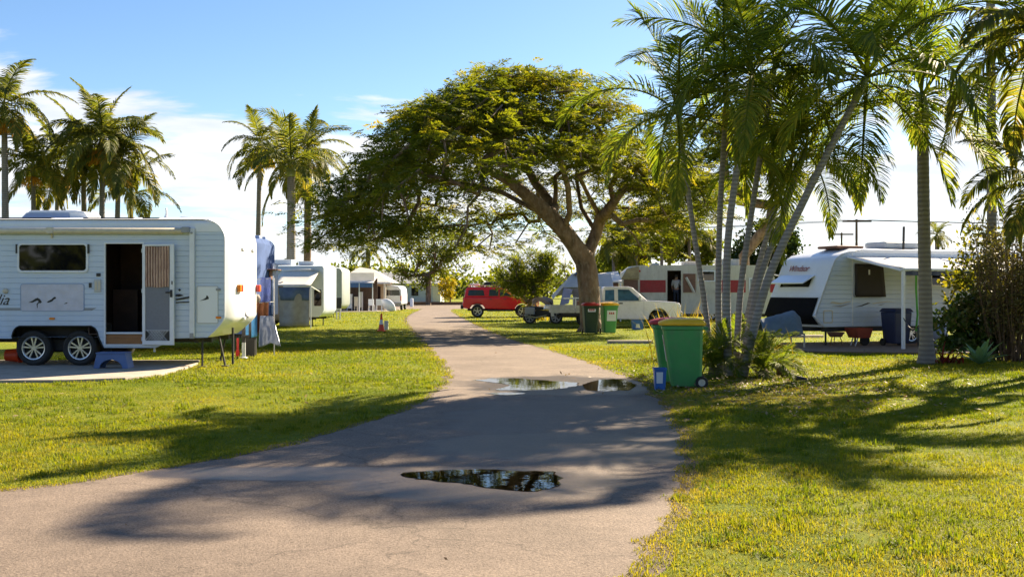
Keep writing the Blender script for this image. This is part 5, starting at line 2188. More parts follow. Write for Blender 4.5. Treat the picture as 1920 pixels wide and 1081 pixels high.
mb.prism([(1.55, 0.9), (2.2, 0.9), (2.2, 2.3), (1.55, 2.3)], 'x', 0.085, 0.14)
mb.build('ladder_panel', m_bluetint, root, bevel=0.02)
mb = MB()
mb.tube([(-0.45, -0.04, 2.55), (-0.02, -0.04, 2.90)], 0.03, 6)
mb.tube([(-0.2, -0.04, 2.0), (0.12, -0.04, 1.15)], 0.03, 6)
mb.build('awning_arm', m_trim, root)

# white van with the rolled awning and shade wall, end on
Yc = 46.0
pa, pb = at(505, 545, Yc), at(607, 545, Yc)
root = box_van('caravan', 'white caravan with a rolled out white awning and grey shade wall', (pb.x, Yc, 0), R(-4), 5.2, 2.3, 0.42, 2.62, m_white_shaded, rc=0.10, bulge=0.05)
mb = MB()
mb.box((-2.5, 0.7, 2.70), (-1.6, 1.4, 2.92))
ac = mb.build('air_conditioner', m_white_gel, root, bevel=0.04)
mb = MB()
mb.box((-1.25, 0.5, 2.68), (-0.55, 1.3, 2.84))
mb.build('roof_hatch', m_trim, root, bevel=0.04)


def van_awning(root, x0, x1, z0, dy, dz, mat, name='awning', roll=0.05):
    mb = MB()
    mb.grid(lambda u, v: (x0 + (x1 - x0) * u, -0.02 - dy * v, z0 - dz * v - 0.04 * math.sin(math.pi * v)), 6, 8)
    o = mb.build(name, mat, root, smooth=True, thick=0.012)
    return o


van_awning(root, -1.85, -0.18, 2.42, 1.6, 0.66, m_awning)
mb = MB()
mb.tube([(-2.6, -0.05, 2.44), (-0.42, -0.05, 2.44)], 0.06, 10)
mb.build('awning_roll', m_trim, root, smooth=True)
mb = MB()
for x in (-1.90, -0.14):
    mb.tube([(x, -0.05, 1.5), (x, -1.62, 1.74)], 0.025, 6)
    mb.tube([(x, -1.62, 1.74), (x, -1.62, 0.0)], 0.025, 6)
mb.build('awning_arm', m_trim, root)
mb = MB()
mb.grid(lambda u, v: (-1.5 + 1.30 * u, -1.60 + 0.08 * math.sin(u * 9 + v), 1.70 - 1.62 * v), 18, 8)
mb.build('shade_wall', m_shade, root, smooth=True, thick=0.008)
mb = MB()
mb.grid(lambda u, v: (-1.5 + 1.30 * u, -1.625 + 0.08 * math.sin(u * 9 + v), 1.70 - 0.55 * v), 18, 3)
mb.build('shade_valance', paint('dusty blue canvas', (0.10, 0.14, 0.24), 0.85, var=0.3, scale=3), root, smooth=True, thick=0.008)
mb = MB()
mb.grid(lambda u, v: (-2.55 + 1.12 * u, -1.2 + 0.10 * math.sin(u * 6 + v), 1.95 - 1.65 * v - 0.4 * (1 - u) * (1 - v)), 14, 8)
mb.build('shade_wall', m_shadebrown, root, smooth=True, thick=0.008)
mb = MB()
mb.prism(rounded(-0.42, 0.9, -0.1, 1.6, 0.05), 'y', -0.02, 0)
mb.build('window', m_glass, root)

# silver van beyond
Yd = 62.0
pb = at(641, 545, Yd)
root = box_van('caravan', 'grey silver caravan between the awning caravan and the cabin', (pb.x, Yd, 0), R(-3), 5.0, 2.3, 0.5, 2.86, paint('grey green cladding', (0.34, 0.38, 0.38), 0.4, var=0.07), rc=0.22, bulge=0.06)
mb = MB()
mb.box((-0.75, -0.03, 0.52), (-0.02, -0.004, 1.15))
mb.build('stone_guard', m_dark, root)
mb = MB()
mb.prism(rounded(-1.2, 0.9, -0.72, 2.45, 0.05), 'y', -0.03, 0)
mb.build('door', m_interior, root)
mb = MB()
mb.tube([(-2.6, -0.1, 2.55), (-0.8, -0.1, 2.55)], 0.05, 8)
mb.build('awning_roll', m_trim, root)
mb = MB()
p = at(634, 545, 58)
mb.tube([(p.x - 0.08, 58, 0), (p.x - 0.08, 58, 0.55)], 0.03, 6)
mb.tube([(p.x + 0.10, 58, 0), (p.x + 0.10, 58, 0.55)], 0.03, 6)
mb.box((p.x - 0.14, 57.95, 0.5), (p.x + 0.16, 58.05, 0.58))
tag(mb.build('trestle', m_lgrey), 'small grey trestle on the grass before the silver caravan', 'trestle')


# ------------------------------------------------------------------ cabin, van and small things at the end of the left row
def cabin():
    Yh = 84.0
    pl_, pr = at(640, 545, Yh).x, at(722, 545, Yh).x
    X0 = (pl_ + pr) / 2
    root = thing('cabin', 'small cabin with a pale hipped roof beyond the caravans', 'cabin', (X0, Yh, 0))
    hw = (pr - pl_) / 2
    mb = MB()
    mb.box((-hw, 0.0, 0), (hw, 0.2, 2.2))
    mb.box((-hw, 0.2, 0), (-hw + 0.15, 5, 2.2))
    mb.box((hw - 0.15, 0.2, 0), (hw, 5, 2.2))
    mb.build('wall', m_brick, root)
    mb = MB()
    e = hw + 0.5
    ap = at(668, 503, Yh + 2.5).z
    ax = at(668, 545, Yh).x - X0
    base = [(-e, -0.6, 2.22), (e, -0.6, 2.22), (e, 5.6, 2.22), (-e, 5.6, 2.22)]
    mb.add(base + [(ax - 0.1, 2.5, ap + 0.1), (ax + 1.1, 2.5, ap - 0.1)], [(0, 1, 5, 4), (1, 2, 5), (2, 3, 4, 5), (3, 0, 4), (3, 2, 1, 0)])
    mb.build('roof', m_roofmetal, root, thick=0.0)
    mb = MB()
    mb.box((-e, -0.64, 2.10), (e, -0.605, 2.24))
    mb.build('gutter', m_trim, root)
    mb = MB()
    mb.box((hw - 1.15, -0.02, 0.9), (hw - 0.35, -0.004, 1.9))
    mb.build('window', m_glass, root)
    mb = MB()
    mb.box((hw - 0.05, -0.55, 0), (hw + 0.12, -0.40, 2.1))
    mb.build('post', m_roofmetal, root)


cabin()
Ya = 79.0
pa, pb = at(646, 545, Ya).x, at(692, 545, Ya).x
root = thing('annexe', 'white roofed annexe with a blue valance in front of the cabin', 'annexe', (pa, Ya, 0))
w = pb - pa
mb = MB()
mb.grid(lambda u, v: (-0.3 + (w + 0.6) * u, 2.4 - 2.4 * v, 2.6 - 0.45 * v), 4, 4)
mb.build('roof', m_awning, root, thick=0.02)
mb = MB()
mb.box((-0.3, -0.02, 1.80), (w + 0.3, 0.0, 2.14))
mb.build('valance', m_canvasblue, root)
mb = MB()
mb.box((-0.3, 0.6, 2.12), (w + 0.3, 0.62, 2.9))
mb.build('fascia', m_white_cloth, root)
for x in (-0.25, w * 0.6, w + 0.26):
    mb = MB()
    mb.tube([(x, 0.0, 0), (x, 0.0, 2.12)], 0.035, 8)
    mb.build('post', m_trim, root)
mb = MB()
mb.box((-0.3, 2.45, 0), (w + 0.3, 2.5, 2.5))
mb.build('back_wall', m_interior, root)
for (nm, lab, cat, px0, px1, y0, y1, mt, dy) in (
        ('refrigerator', 'white refrigerator in the shade of the annexe', 'refrigerator', 650, 660, 551, 578, m_trim, 1.2),
        ('folding_table', 'cream board leaning upright in the middle of the annexe', 'board', 664, 670, 556, 574, m_cream, 0.9),
        ('screen_panel', 'grey screen panel at the right of the annexe', 'screen', 672, 679, 547, 576, m_lgrey, 1.4)):
    Yq = Ya + dy
    a, b = at(px0, y0, Yq), at(px1, y1, Yq)
    mb = MB()
    mb.box((a.x, Yq, max(0.03, b.z - 0.0)), (b.x, Yq + 0.5, a.z))
    if b.z > 0.04:
        mb.box((a.x, Yq, 0.03), (a.x + 0.05, Yq + 0.4, b.z))
        mb.box((b.x - 0.05, Yq, 0.03), (b.x, Yq + 0.4, b.z))
    tag(mb.build(nm, mt, bevel=0.02), lab, cat)
# white dinghy tipped on its side
Yq = 80.5
p = at(723, 582, Yq)
root = thing('dinghy', 'small white dinghy tipped on its side by the cabin corner', 'dinghy', (p.x + 0.2, Yq, 0))
mb = MB()
M_ = T(0, 0, 0.48) @ RY(R(38)) @ Matrix.Scale(0.72, 4)
rows = []
for i in range(9):
    t = i / 8 * 2 - 1
    wd = 0.52 * (1 - abs(t) ** 2.4) + 0.02
    rows.append([(0.95 * t, -0.25 - 0.0 * t, wd * 0.9), (0.95 * t, 0.0, wd), (0.95 * t, 0.22, wd * 0.6), (0.95 * t, 0.3, 0), (0.95 * t, 0.22, -wd * 0.6), (0.95 * t, 0.0, -wd), (0.95 * t, -0.25, -wd * 0.9)])
vs = [M_ @ Vector(q) for r_ in rows for q in r_]
fs = [(i * 7 + j, i * 7 + j + 1, (i + 1) * 7 + j + 1, (i + 1) * 7 + j) for i in range(8) for j in range(6)]
fs += [(i * 7, (i + 1) * 7, (i + 1) * 7 + 6, i * 7 + 6) for i in range(8)]
mb.add(vs, fs)
mb.build('hull', m_white_gel, root, smooth=True)
mb = MB()
mb.tube([(-0.4, 0.1, 0), (-0.25, 0.0, 0.4)], 0.03, 6)
mb.tube([(0.4, 0.1, 0), (0.25, 0.0, 0.3)], 0.03, 6)
mb.build('prop', m_steel, root)
for k, (px, lab) in enumerate(((697, 'white plastic chair beside the annexe post'), (711, 'second white plastic chair by the cabin wall, nearer the dinghy'))):
    Yq = 80.2
    p = at(px, 580, Yq)
    root = thing('plastic_chair', lab, 'chair', (p.x, Yq, 0.03), R(20 + 160 * k), 'white chairs before the cabin')
    mb = MB()
    mb.box((-0.22, -0.22, 0.42), (0.22, 0.22, 0.46))
    mb.build('seat', m_trim, root, bevel=0.02)
    mb = MB()
    mb.box((-0.22, 0.19, 0.46), (0.22, 0.23, 0.9))
    mb.build('backrest', m_trim, root, bevel=0.02)
    for x in (-0.19, 0.19):
        for y in (-0.19, 0.19):
            mb = MB()
            mb.tube([(x, y, 0.42), (x * 1.1, y * 1.1, 0)], 0.025, 6)
            mb.build('leg', m_trim, root)


def minivan():
    Yv = 85.0
    p = at(733, 545, Yv)
    root = thing('white_van', 'white high roofed van seen from behind beside the cabin', 'van', (p.x, Yv, 0), R(90))
    W = 0.86
    # rear end looks to -x locally (towards the camera after turning)
    mb = MB()
    sec = [(-W, 0.45), (-W, 1.2), (-W * 0.93, 1.7), (-W * 0.75, 1.93), (0, 2.0), (W * 0.75, 1.93), (W * 0.93, 1.7), (W, 1.2), (W, 0.45)]
    mb.prism(sec, 'x', 0.0, 4.6)
    mb.build('body', m_white_gel, root, bevel=0.10, seg=3)
    mb = MB()
    mb.prism([(-W * 0.86, 1.18), (-W * 0.78, 1.62), (W * 0.78, 1.62), (W * 0.86, 1.18)], 'x', -0.012, 0.004)
    mb.build('rear_window', m_glass, root)
    mb = MB()
    mb.box((-0.14, -W, 0.40), (0.0, W, 0.62))
    mb.build('bumper', m_grey, root, bevel=0.04)
    for s in (-1, 1):
        mb = MB()
        mb.box((-0.02, s * W * 0.98 - 0.09 * (s > 0), 0.75), (0.03, s * W * 0.98 + 0.09 * (s < 0), 1.15))
        mb.build('tail_light', m_red, root)
    mb = MB()
    mb.box((-0.03, -0.26, 0.68), (0.002, 0.26, 0.8))
    mb.build('number_plate', m_trim, root)
    for x in (0.9, 3.6):
        for s in (-1, 1):
            wheel(root, x, s * 0.76, 0.33, 0.33, 0.2, face=s)


minivan()


def cone(x, y):
    Yq = EYE * F / (y - 545)
    root = thing('traffic_cone', 'orange traffic cone with a white band, standing on the lawn by the road', 'traffic cone', ((x - 960) / F * Yq, Yq, 0))
    h = 0.68
    mb = MB()
    mb.box((-0.16, -0.16, 0), (0.16, 0.16, 0.04))
    mb.lathe([(0.125, 0.04), (0.115, 0.08), (0.083, 0.27)], 18)
    mb.lathe([(0.055, 0.45), (0.03, h), (0.02, h + 0.01), (0.001, h + 0.01)], 18)
    mb.build('cone', m_orange, root, sharp=40)
    mb = MB()
    mb.lathe([(0.0835, 0.27), (0.0555, 0.45)], 18, closed=True)
    mb.build('band', m_label, root, smooth=True)


cone(715, 621)
mb = MB()
p = gr(724, 618)
mb.box((p[0] - 0.08, p[1], 0), (p[0] + 0.08, p[1] + 0.12, 0.36))
tag(mb.build('grey_box', m_lgrey, bevel=0.02), 'small grey box standing behind the traffic cone', 'box')
mb = MB()
p = at(772, 575, 103)
mb.lathe([(0.16, 0), (0.16, 0.75), (0.12, 0.82), (0.001, 0.84)], 12, T(p.x, 103, 0))
tag(mb.build('bollard', m_white_gel, sharp=40), 'short white bollard on the far street', 'bollard')
p = at(806, 562, 121)
mb = MB()
mb.tube([(p.x, 121, 0), (p.x, 121, 2.8)], 0.10, 8)
tag(mb.build('white_post', m_trim), 'tall thin white post in front of the street tree trunk', 'post')
mb = MB()
mb.box((-15.5, 117.0, 0), (-2.0, 117.35, 0.34))
tag(mb.build('garden_edging', paint('rusty edging', (0.22, 0.11, 0.06), 0.85, var=0.25, scale=3)), 'low rusty brown edging wall along the far street', 'edging')
# far house behind the street tree
root = thing('far_house', 'pale grey house behind the street tree at the end of the road', 'house', (at(770, 545, 140).x, 140, 0))
mb = MB()
mb.box((-9.5, 0, 0), (3.9, 8, 2.5))
mb.build('wall', m_farwall, root)
mb = MB()
mb.add([(-10.2, -0.6, 2.5), (4.6, -0.6, 2.5), (4.6, 8.6, 2.5), (-10.2, 8.6, 2.5), (-6, 4, 4.0), (0.5, 4, 4.0)], [(0, 1, 5, 4), (1, 2, 5), (2, 3, 4, 5), (3, 0, 4), (3, 2, 1, 0)])
mb.build('roof', paint('grey roof sheet', (0.30, 0.31, 0.31), 0.6), root)
for x in (-5.0, 0.1):
    mb = MB()
    mb.box((x, -0.03, 0.9), (x + 0.9, 0.002, 1.95))
    mb.build('window', m_glass, root)
mb = MB()
mb.box((2.9, -0.03, 0.0), (3.85, 0.002, 2.4))
mb.build('door', m_cream, root)


# ------------------------------------------------------------------ vehicles on the right
def wheel_cut(cx, r, z0, n=9):
    """arch points from rear to front for a body outline whose lower edge is at z0"""
    a0 = math.asin(max(-1, min(1, (z0 - 0.36) / r)))
    return [(cx + r * math.cos(math.pi - a0 - (math.pi - 2 * a0) * k / n), 0.36 + r * math.sin(math.pi - a0 - (math.pi - 2 * a0) * k / n)) for k in range(n + 1)]


def taper_prism(mb, low, high, w0, w1, z_mid, mi=0):
    pass


def red_wagon():
    Y0 = 62.0
    root = thing('red_pickup', 'bright red pickup with a matching canopy parked on the grass', 'car', (-0.72, Y0 + 0.9, 0), R(2))
    W = 0.90
    lo = [(-2.12, 0.55)] + wheel_cut(-1.32, 0.47, 0.50) + wheel_cut(1.30, 0.47, 0.46) + [(2.2, 0.5), (2.28, 0.78), (2.18, 1.02), (1.35, 1.10), (0.95, 1.16), (-2.10, 1.18), (-2.20, 0.8)]
    mb = MB()
    mb.prism(lo, 'y', -W, W)
    mb.build('body', m_red_paint, root, bevel=0.05, seg=3)
    mb = MB()
    gh = [(-2.09, 1.181), (-1.98, 1.70), (-1.85, 1.78), (0.05, 1.78), (0.25, 1.72), (0.95, 1.166)]
    vs = [(x, -W + 0.02 + (z - 1.17) * 0.20, z) for x, z in gh] + [(x, W - 0.02 - (z - 1.17) * 0.20, z) for x, z in gh]
    n = len(gh)
    mb.add(vs, [tuple(range(n)), tuple(range(2 * n - 1, n - 1, -1))] + [(i, (i + 1) % n, n + (i + 1) % n, n + i) for i in range(n)])
    mb.build('cabin', m_red_paint, root, bevel=0.05, seg=3)

    def side_window(poly, name='window'):
        for s in (-1, 1):
            mb = MB()
            vs = [(x, s * (W - 0.02 - (z - 1.17) * 0.20 + 0.006), z) for x, z in poly]
            mb.add(vs, [tuple(range(len(vs)))])
            mb.build(name, m_glassb, root, thick=0.004)
    side_window([(-1.88, 1.27), (-1.82, 1.60), (-0.98, 1.60), (-0.90, 1.27)])
    side_window([(-0.66, 1.25), (-0.62, 1.62), (-0.10, 1.62), (-0.10, 1.25)])
    side_window([(-0.02, 1.25), (-0.02, 1.62), (0.16, 1.60), (0.68, 1.25)])
    mb = MB()
    mb.add([(0.27, -0.66, 1.70), (0.27, 0.66, 1.70), (0.93, 0.78, 1.2), (0.93, -0.78, 1.2)], [(0, 1, 2, 3)])
    o = mb.build('windscreen', m_glassb, root, thick=0.02)
    o.location = (0.02, 0, 0.02)
    mb = MB()
    mb.box((-2.30, -W + 0.05, 0.50), (-2.14, W - 0.05, 0.70))
    mb.box((-0.75, -W + 0.02, 0.36), (0.75, -W + 0.10, 0.46))
    mb.build('bumper', m_dark, root, bevel=0.02)
    mb = MB()
    for s in (-1, 1):
        mb.box((-2.17, s * (W - 0.10) - 0.05, 0.85), (-2.10, s * (W - 0.10) + 0.05, 1.15))
    mb.build('tail_light', m_red, root)
    mb = MB()
    for s in (-1, 1):
        mb.box((2.06, s * 0.68 - 0.15, 0.80), (2.30, s * 0.68 + 0.15, 0.95))
    mb.build('headlight', m_trim, root, bevel=0.02)
    for s in (-1, 1):
        mb = MB()
        mb.box((0.60, s * 0.98 - 0.08, 1.16), (0.70, s * 0.98 + 0.08, 1.33))
        mb.build('mirror', m_red_paint, root, bevel=0.02)
    mb = MB()
    mb.box((0.20, -W - 0.02, 1.04), (0.36, -W + 0.0, 1.08))
    mb.box((-0.62, -W - 0.02, 1.04), (-0.46, -W + 0.0, 1.08))
    mb.build('handle', m_black, root)
    mb = MB()
    for x in (-1.6, -0.6, -0.1):
        mb.box((x, -0.62, 1.80), (x + 0.05, 0.62, 1.86))
    mb.tube([(-1.9, -0.6, 1.87), (0.05, -0.6, 1.87)], 0.02, 6)
    mb.tube([(-1.9, 0.6, 1.87), (0.05, 0.6, 1.87)], 0.02, 6)
    mb.build('roof_rack', m_alloy, root)
    for x in (-1.32, 1.30):
        for s in (-1, 1):
            wheel(root, x, s * 0.80, 0.37, 0.37, 0.24, 5, False, s, 0.64)
    mb = MB()
    mb.box((-1.9, -0.6, 0.38), (1.9, 0.6, 0.50))
    mb.build('chassis', m_dark, root)
    o = MB()
    o.prism([(-0.98, 1.888), (0.36, 1.888), (0.20, 2.06), (-0.86, 2.06)], 'y', -0.45, 0.45)
    q = tag(o.build('roof_box', m_black, bevel=0.04), 'black luggage box on the roof rack of the red pickup', 'roof box')
    q.location = (-0.72, Y0 + 0.9, 0)
    o = MB()
    o.prism([(-1.80, 1.888), (-1.16, 1.888), (-1.24, 1.99), (-1.72, 1.99)], 'y', -0.3, 0.3)
    q = tag(o.build('white_bundle', m_white_cloth, bevel=0.03), 'white bundle on the roof rack behind the black box', 'bundle')
    q.location = (-0.72, Y0 + 0.9, 0)


red_wagon()


def ute():
    Y0 = 45.0
    root = thing('white_ute', 'off white utility truck with a grey drop side tray beside the bins', 'pickup truck', (4.5, Y0 + 0.86, 0))
    W = 0.86
    lo = [(-0.72, 0.36), (1.20, 0.33)] + wheel_cut(1.70, 0.44, 0.33) + [(2.40, 0.36), (2.60, 0.46), (2.64, 0.88), (2.57, 1.03), (2.35, 1.08), (1.30, 1.14), (-0.72, 1.12)]
    mb = MB()
    mb.prism(lo, 'y', -W, W)
    mb.build('body', m_ute, root, bevel=0.045, seg=3)
    mb = MB()
    gh = [(-0.72, 1.123), (-0.66, 1.66), (-0.55, 1.73), (0.42, 1.73), (0.60, 1.68), (1.22, 1.143)]
    vs = [(x, -W + 0.02 + (z - 1.12) * 0.17, z) for x, z in gh] + [(x, W - 0.02 - (z - 1.12) * 0.17, z) for x, z in gh]
    n = len(gh)
    mb.add(vs, [tuple(range(n)), tuple(range(2 * n - 1, n - 1, -1))] + [(i, (i + 1) % n, n + (i + 1) % n, n + i) for i in range(n)])
    mb.build('cabin', m_ute, root, bevel=0.05, seg=3)
    glassu = paint('blue reflecting car glass', (0.05, 0.12, 0.20), 0.05, var=0.5, scale=3)

    def pane(poly):
        for s in (-1, 1):
            mb = MB()
            vs = [(x, s * (W - 0.02 - (z - 1.12) * 0.17 + 0.008), z) for x, z in poly]
            mb.add(vs, [tuple(range(len(vs)))])
            mb.build('window', glassu, root, thick=0.004)
    pane([(-0.58, 1.14), (-0.56, 1.58), (-0.18, 1.60), (-0.18, 1.14)])
    pane([(-0.02, 1.14), (-0.02, 1.61), (0.44, 1.60), (0.94, 1.14)])
    mb = MB()
    mb.add([(0.63, -0.63, 1.66), (0.63, 0.63, 1.66), (1.20, 0.75, 1.18), (1.20, -0.75, 1.18)], [(0, 1, 2, 3)])
    o = mb.build('windscreen', m_glassb, root, thick=0.02)
    o.location = (0.02, 0, 0.02)
    mb = MB()
    mb.box((0.02, -W - 0.016, 1.0), (0.17, -W + 0.002, 1.05))
    mb.build('handle', m_black, root)
    for s in (-1, 1):
        mb = MB()
        mb.box((0.84, s * 0.96 - 0.09, 1.14), (0.94, s * 0.96 + 0.09, 1.34))
        mb.build('mirror', m_trim, root, bevel=0.02)
        mb = MB()
        mb.box((2.42, s * 0.65 - 0.14, 0.78), (2.62, s * 0.65 + 0.14, 0.94))
        mb.build('headlight', m_trim, root, bevel=0.03)
    mb = MB()
    mb.box((2.52, -W + 0.03, 0.46), (2.70, W - 0.03, 0.68))
    mb.build('bumper', m_grey, root, bevel=0.04)
    mb = MB()
    mb.box((-0.10, -W - 0.003, 0.50), (-0.09, -W + 0.001, 1.12))
    mb.box((1.06, -W - 0.003, 0.50), (1.07, -W + 0.001, 1.12))
    mb.build('door_seam', m_grey, root)
    # tray: floor, dropside boards, posts, headboard
    tray = thing('tray_root', None, None)
    bpy.data.objects.remove(tray)
    mb = MB()
    mb.box((-2.86, -0.89, 0.64), (-0.80, 0.89, 0.70))
    mb.box((-2.86, -0.92, 0.46), (-2.74, -0.80, 0.64))
    mb.build('tray_floor', m_steel, root)
    for x0, x1 in ((-2.85, -1.86), (-1.82, -0.82)):
        mb = MB()
        mb.box((x0, -0.925, 0.62), (x1, -0.895, 0.94))
        for k in range(3):
            mb.box((x0, -0.935, 0.66 + 0.095 * k), (x1, -0.922, 0.71 + 0.095 * k))
        mb.build('side_board', m_steel, root)
        mb = MB()
        mb.box((x0, 0.895, 0.62), (x1, 0.925, 0.94))
        mb.build('side_board', m_steel, root)
    mb = MB()
    mb.box((-2.88, -0.9, 0.62), (-2.86, 0.9, 0.94))
    mb.build('tail_board', m_steel, root)
    mb = MB()
    for y in (-0.85, 0.85):
        mb.box((-0.84, y - 0.03, 0.8), (-0.78, y + 0.03, 1.72))
        mb.box((-1.84, y - 0.025, 0.8), (-1.79, y + 0.025, 1.28))
    mb.box((-0.84, -0.85, 1.66), (-0.78, 0.85, 1.72))
    for y in (-0.85, 0.85):
        mb.tube([(-2.3, y, 1.22), (-0.81, y, 1.26)], 0.022, 6)
    mb.build('rack', m_trim, root)
    mb = MB()
    mb.box((-2.6, -0.5, 0.42), (2.2, 0.5, 0.54))
    mb.box((-2.4, -0.8, 0.5), (-0.9, -0.55, 0.7))
    mb.build('chassis', m_dark, root)
    for x in (-1.35, 1.70):
        for s in (-1, 1):
            wheel(root, x, s * 0.74, 0.35, 0.35, 0.22, 6, False, s, 0.58, m_grey)
    o = MB()
    o.box((-1.72, -0.6, 0.705), (-1.05, 0.5, 1.12))
    q = tag(o.build('toolbox', m_brownboard, bevel=0.02), 'brown load behind the rack on the tray of the white ute', 'load')
    q.location = (4.5, Y0 + 0.86, 0)


ute()

# camper trailer with blue and white canvas behind the tray
Yt = 51.0
pa, pb = at(1036, 545, Yt).x, at(1100, 545, Yt).x
root = thing('camper_trailer', 'camper trailer with white and blue canvas roof behind the ute tray', 'camper trailer', (pa, Yt, 0))
w = pb - pa
mb = MB()
zr = at(0, 513, Yt).z
mb.add([(0.0, -0.6, 1.15), (0.45, -0.9, 1.72), (w + 1.2, -0.9, 1.72), (0.95, 0.4, zr), (w + 1.2, 0.4, zr), (0.0, 1.6, 1.3), (w + 1.2, 1.6, 1.5)],
       [(1, 2, 4, 3), (0, 1, 3), (0, 3, 5), (3, 4, 6, 5)])
mb.build('canvas_roof', m_white_cloth, root, thick=0.02)
mb = MB()
mb.add([(0.30, -0.88, 0.85), (0.50, -0.90, 1.70), (0.90, -0.92, 1.62), (0.72, -0.9, 0.95), (0.40, -0.7, 1.2)], [(0, 1, 2, 3), (0, 4, 1)])
mb.build('blue_flap', paint('lavender canvas', (0.35, 0.38, 0.66), 0.8), root, thick=0.02)
mb = MB()
mb.box((0.92, -0.86, 0.7), (w + 1.2, -0.84, 1.66))
mb.build('side_wall', paint('grey canvas wall', (0.22, 0.20, 0.22), 0.85, var=0.6, scale=2), root)
mb = MB()
mb.box((0.2, -0.8, 0.45), (w + 1.2, 1.5, 0.7))
mb.build('box_body', m_dark, root)
mb = MB()
mb.prism([(1.02, zr - 0.02), (1.30, zr + 0.20), (1.58, zr - 0.02)], 'y', 0.0, 0.5)
mb.build('roof_vent', m_canvasblue, root)
for s in (-0.75, 1.45):
    wheel(root, 1.6, s, 0.33, 0.33, 0.2, face=-1 if s < 0 else 1, rim_mat=m_grey)
# annexe with pale roof right of the tree trunk
Yt = 54.0
pa, pb = at(1118, 545, Yt).x, at(1168, 545, Yt).x
root = thing('pale_annexe', 'pale roofed annexe between the tree trunk and the striped caravan', 'annexe', (pa, Yt, 0))
w = pb - pa
mb = MB()
mb.add([(-0.8, 0, 1.95), (w - 0.05, 0, 2.05), (w, 2.6, 2.60), (-0.6, 2.6, 2.35), (-0.8, 0, 1.88), (w - 0.05, 0, 1.98), (w, 2.6, 2.53), (-0.6, 2.6, 2.28)],
       [(0, 1, 2, 3), (4, 7, 6, 5), (0, 4, 5, 1), (1, 5, 6, 2), (2, 6, 7, 3), (3, 7, 4, 0)])
mb.build('roof', m_awning, root)
for x in (-0.72, 0.15, w - 0.12):
    mb = MB()
    mb.tube([(x, 0.04, 0), (x, 0.04, 1.93)], 0.04, 8)
    mb.build('post', m_trim, root)
mb = MB()
mb.box((-0.6, 2.4, 0), (w, 2.45, 2.25))
mb.build('back_wall', m_brownboard, root)
# mobility scooter with silver panniers and a light load, left of the tray
Yt = 50.0
p = at(1018, 600, Yt)
root = thing('motorbike', 'dark motorbike with silver parts parked between the bushy tree and the ute', 'motorbike', (p.x, Yt, 0), R(-12))
for x in (-0.62, 0.62):
    wheel(root, x, 0, 0.31, 0.31, 0.12, 6, False, -1, 0.7, m_grey)
mb = MB()
mb.prism([(-0.5, 0.35), (0.3, 0.32), (0.42, 0.62), (-0.3, 0.66)], 'y', -0.14, 0.14)
mb.tube([(0.62, 0.0, 0.31), (0.42, 0.0, 0.9), (0.36, 0.0, 1.02)], 0.035, 8)
mb.tube([(0.34, -0.34, 1.06), (0.38, 0, 1.0), (0.34, 0.34, 1.06)], 0.018, 6)
mb.build('frame', m_dark, root, bevel=0.02)
mb = MB()
mb.prism([(-0.75, 0.66), (0.05, 0.66), (0.0, 0.80), (-0.6, 0.84)], 'y', -0.15, 0.15)
mb.build('seat', m_black, root, bevel=0.03)
mb = MB()
mb.prism([(0.02, 0.66), (0.42, 0.64), (0.38, 0.88), (0.1, 0.9)], 'y', -0.14, 0.14)
mb.build('tank', m_alloy, root, bevel=0.05)
mb = MB()
mb.box((-0.8, -0.34, 0.45), (-0.35, -0.16, 0.78))
mb.build('pannier', m_grey, root, bevel=0.03)
mb = MB()
mb.tube([(0.2, -0.18, 0.4), (-0.3, -0.2, 0.3), (-0.85, -0.2, 0.4)], 0.035, 8)
mb.build('exhaust', m_alloy, root)
mb = MB()
p = at(1028, 557, 50.4)
mb.grid(lambda u, v: (p.x - 0.75 + 1.0 * u, 50.6 + 0.9 * v, 1.18 - 0.18 * (2 * u - 1) ** 2 + 0.12 * math.sin(u * 6 + v * 4)), 12, 6)
mb.grid(lambda u, v: (p.x - 0.75 + 1.0 * u, 50.6 + 0.06 * math.sin(u * 9), 1.18 - 0.18 * (2 * u - 1) ** 2 + 0.12 * math.sin(u * 6) - 0.22 * v), 12, 3)
mb.tube([(p.x - 0.6, 50.8, 0), (p.x - 0.6, 50.8, 1.05)], 0.03, 6)
mb.tube([(p.x + 0.1, 50.8, 0), (p.x + 0.1, 50.8, 1.05)], 0.03, 6)
tag(mb.build('draped_bench', awning_mat('pinkish canvas', (0.42, 0.32, 0.27), 0.2), smooth=True), 'low frame draped with a pale sheet behind the motorbike', 'covered frame')


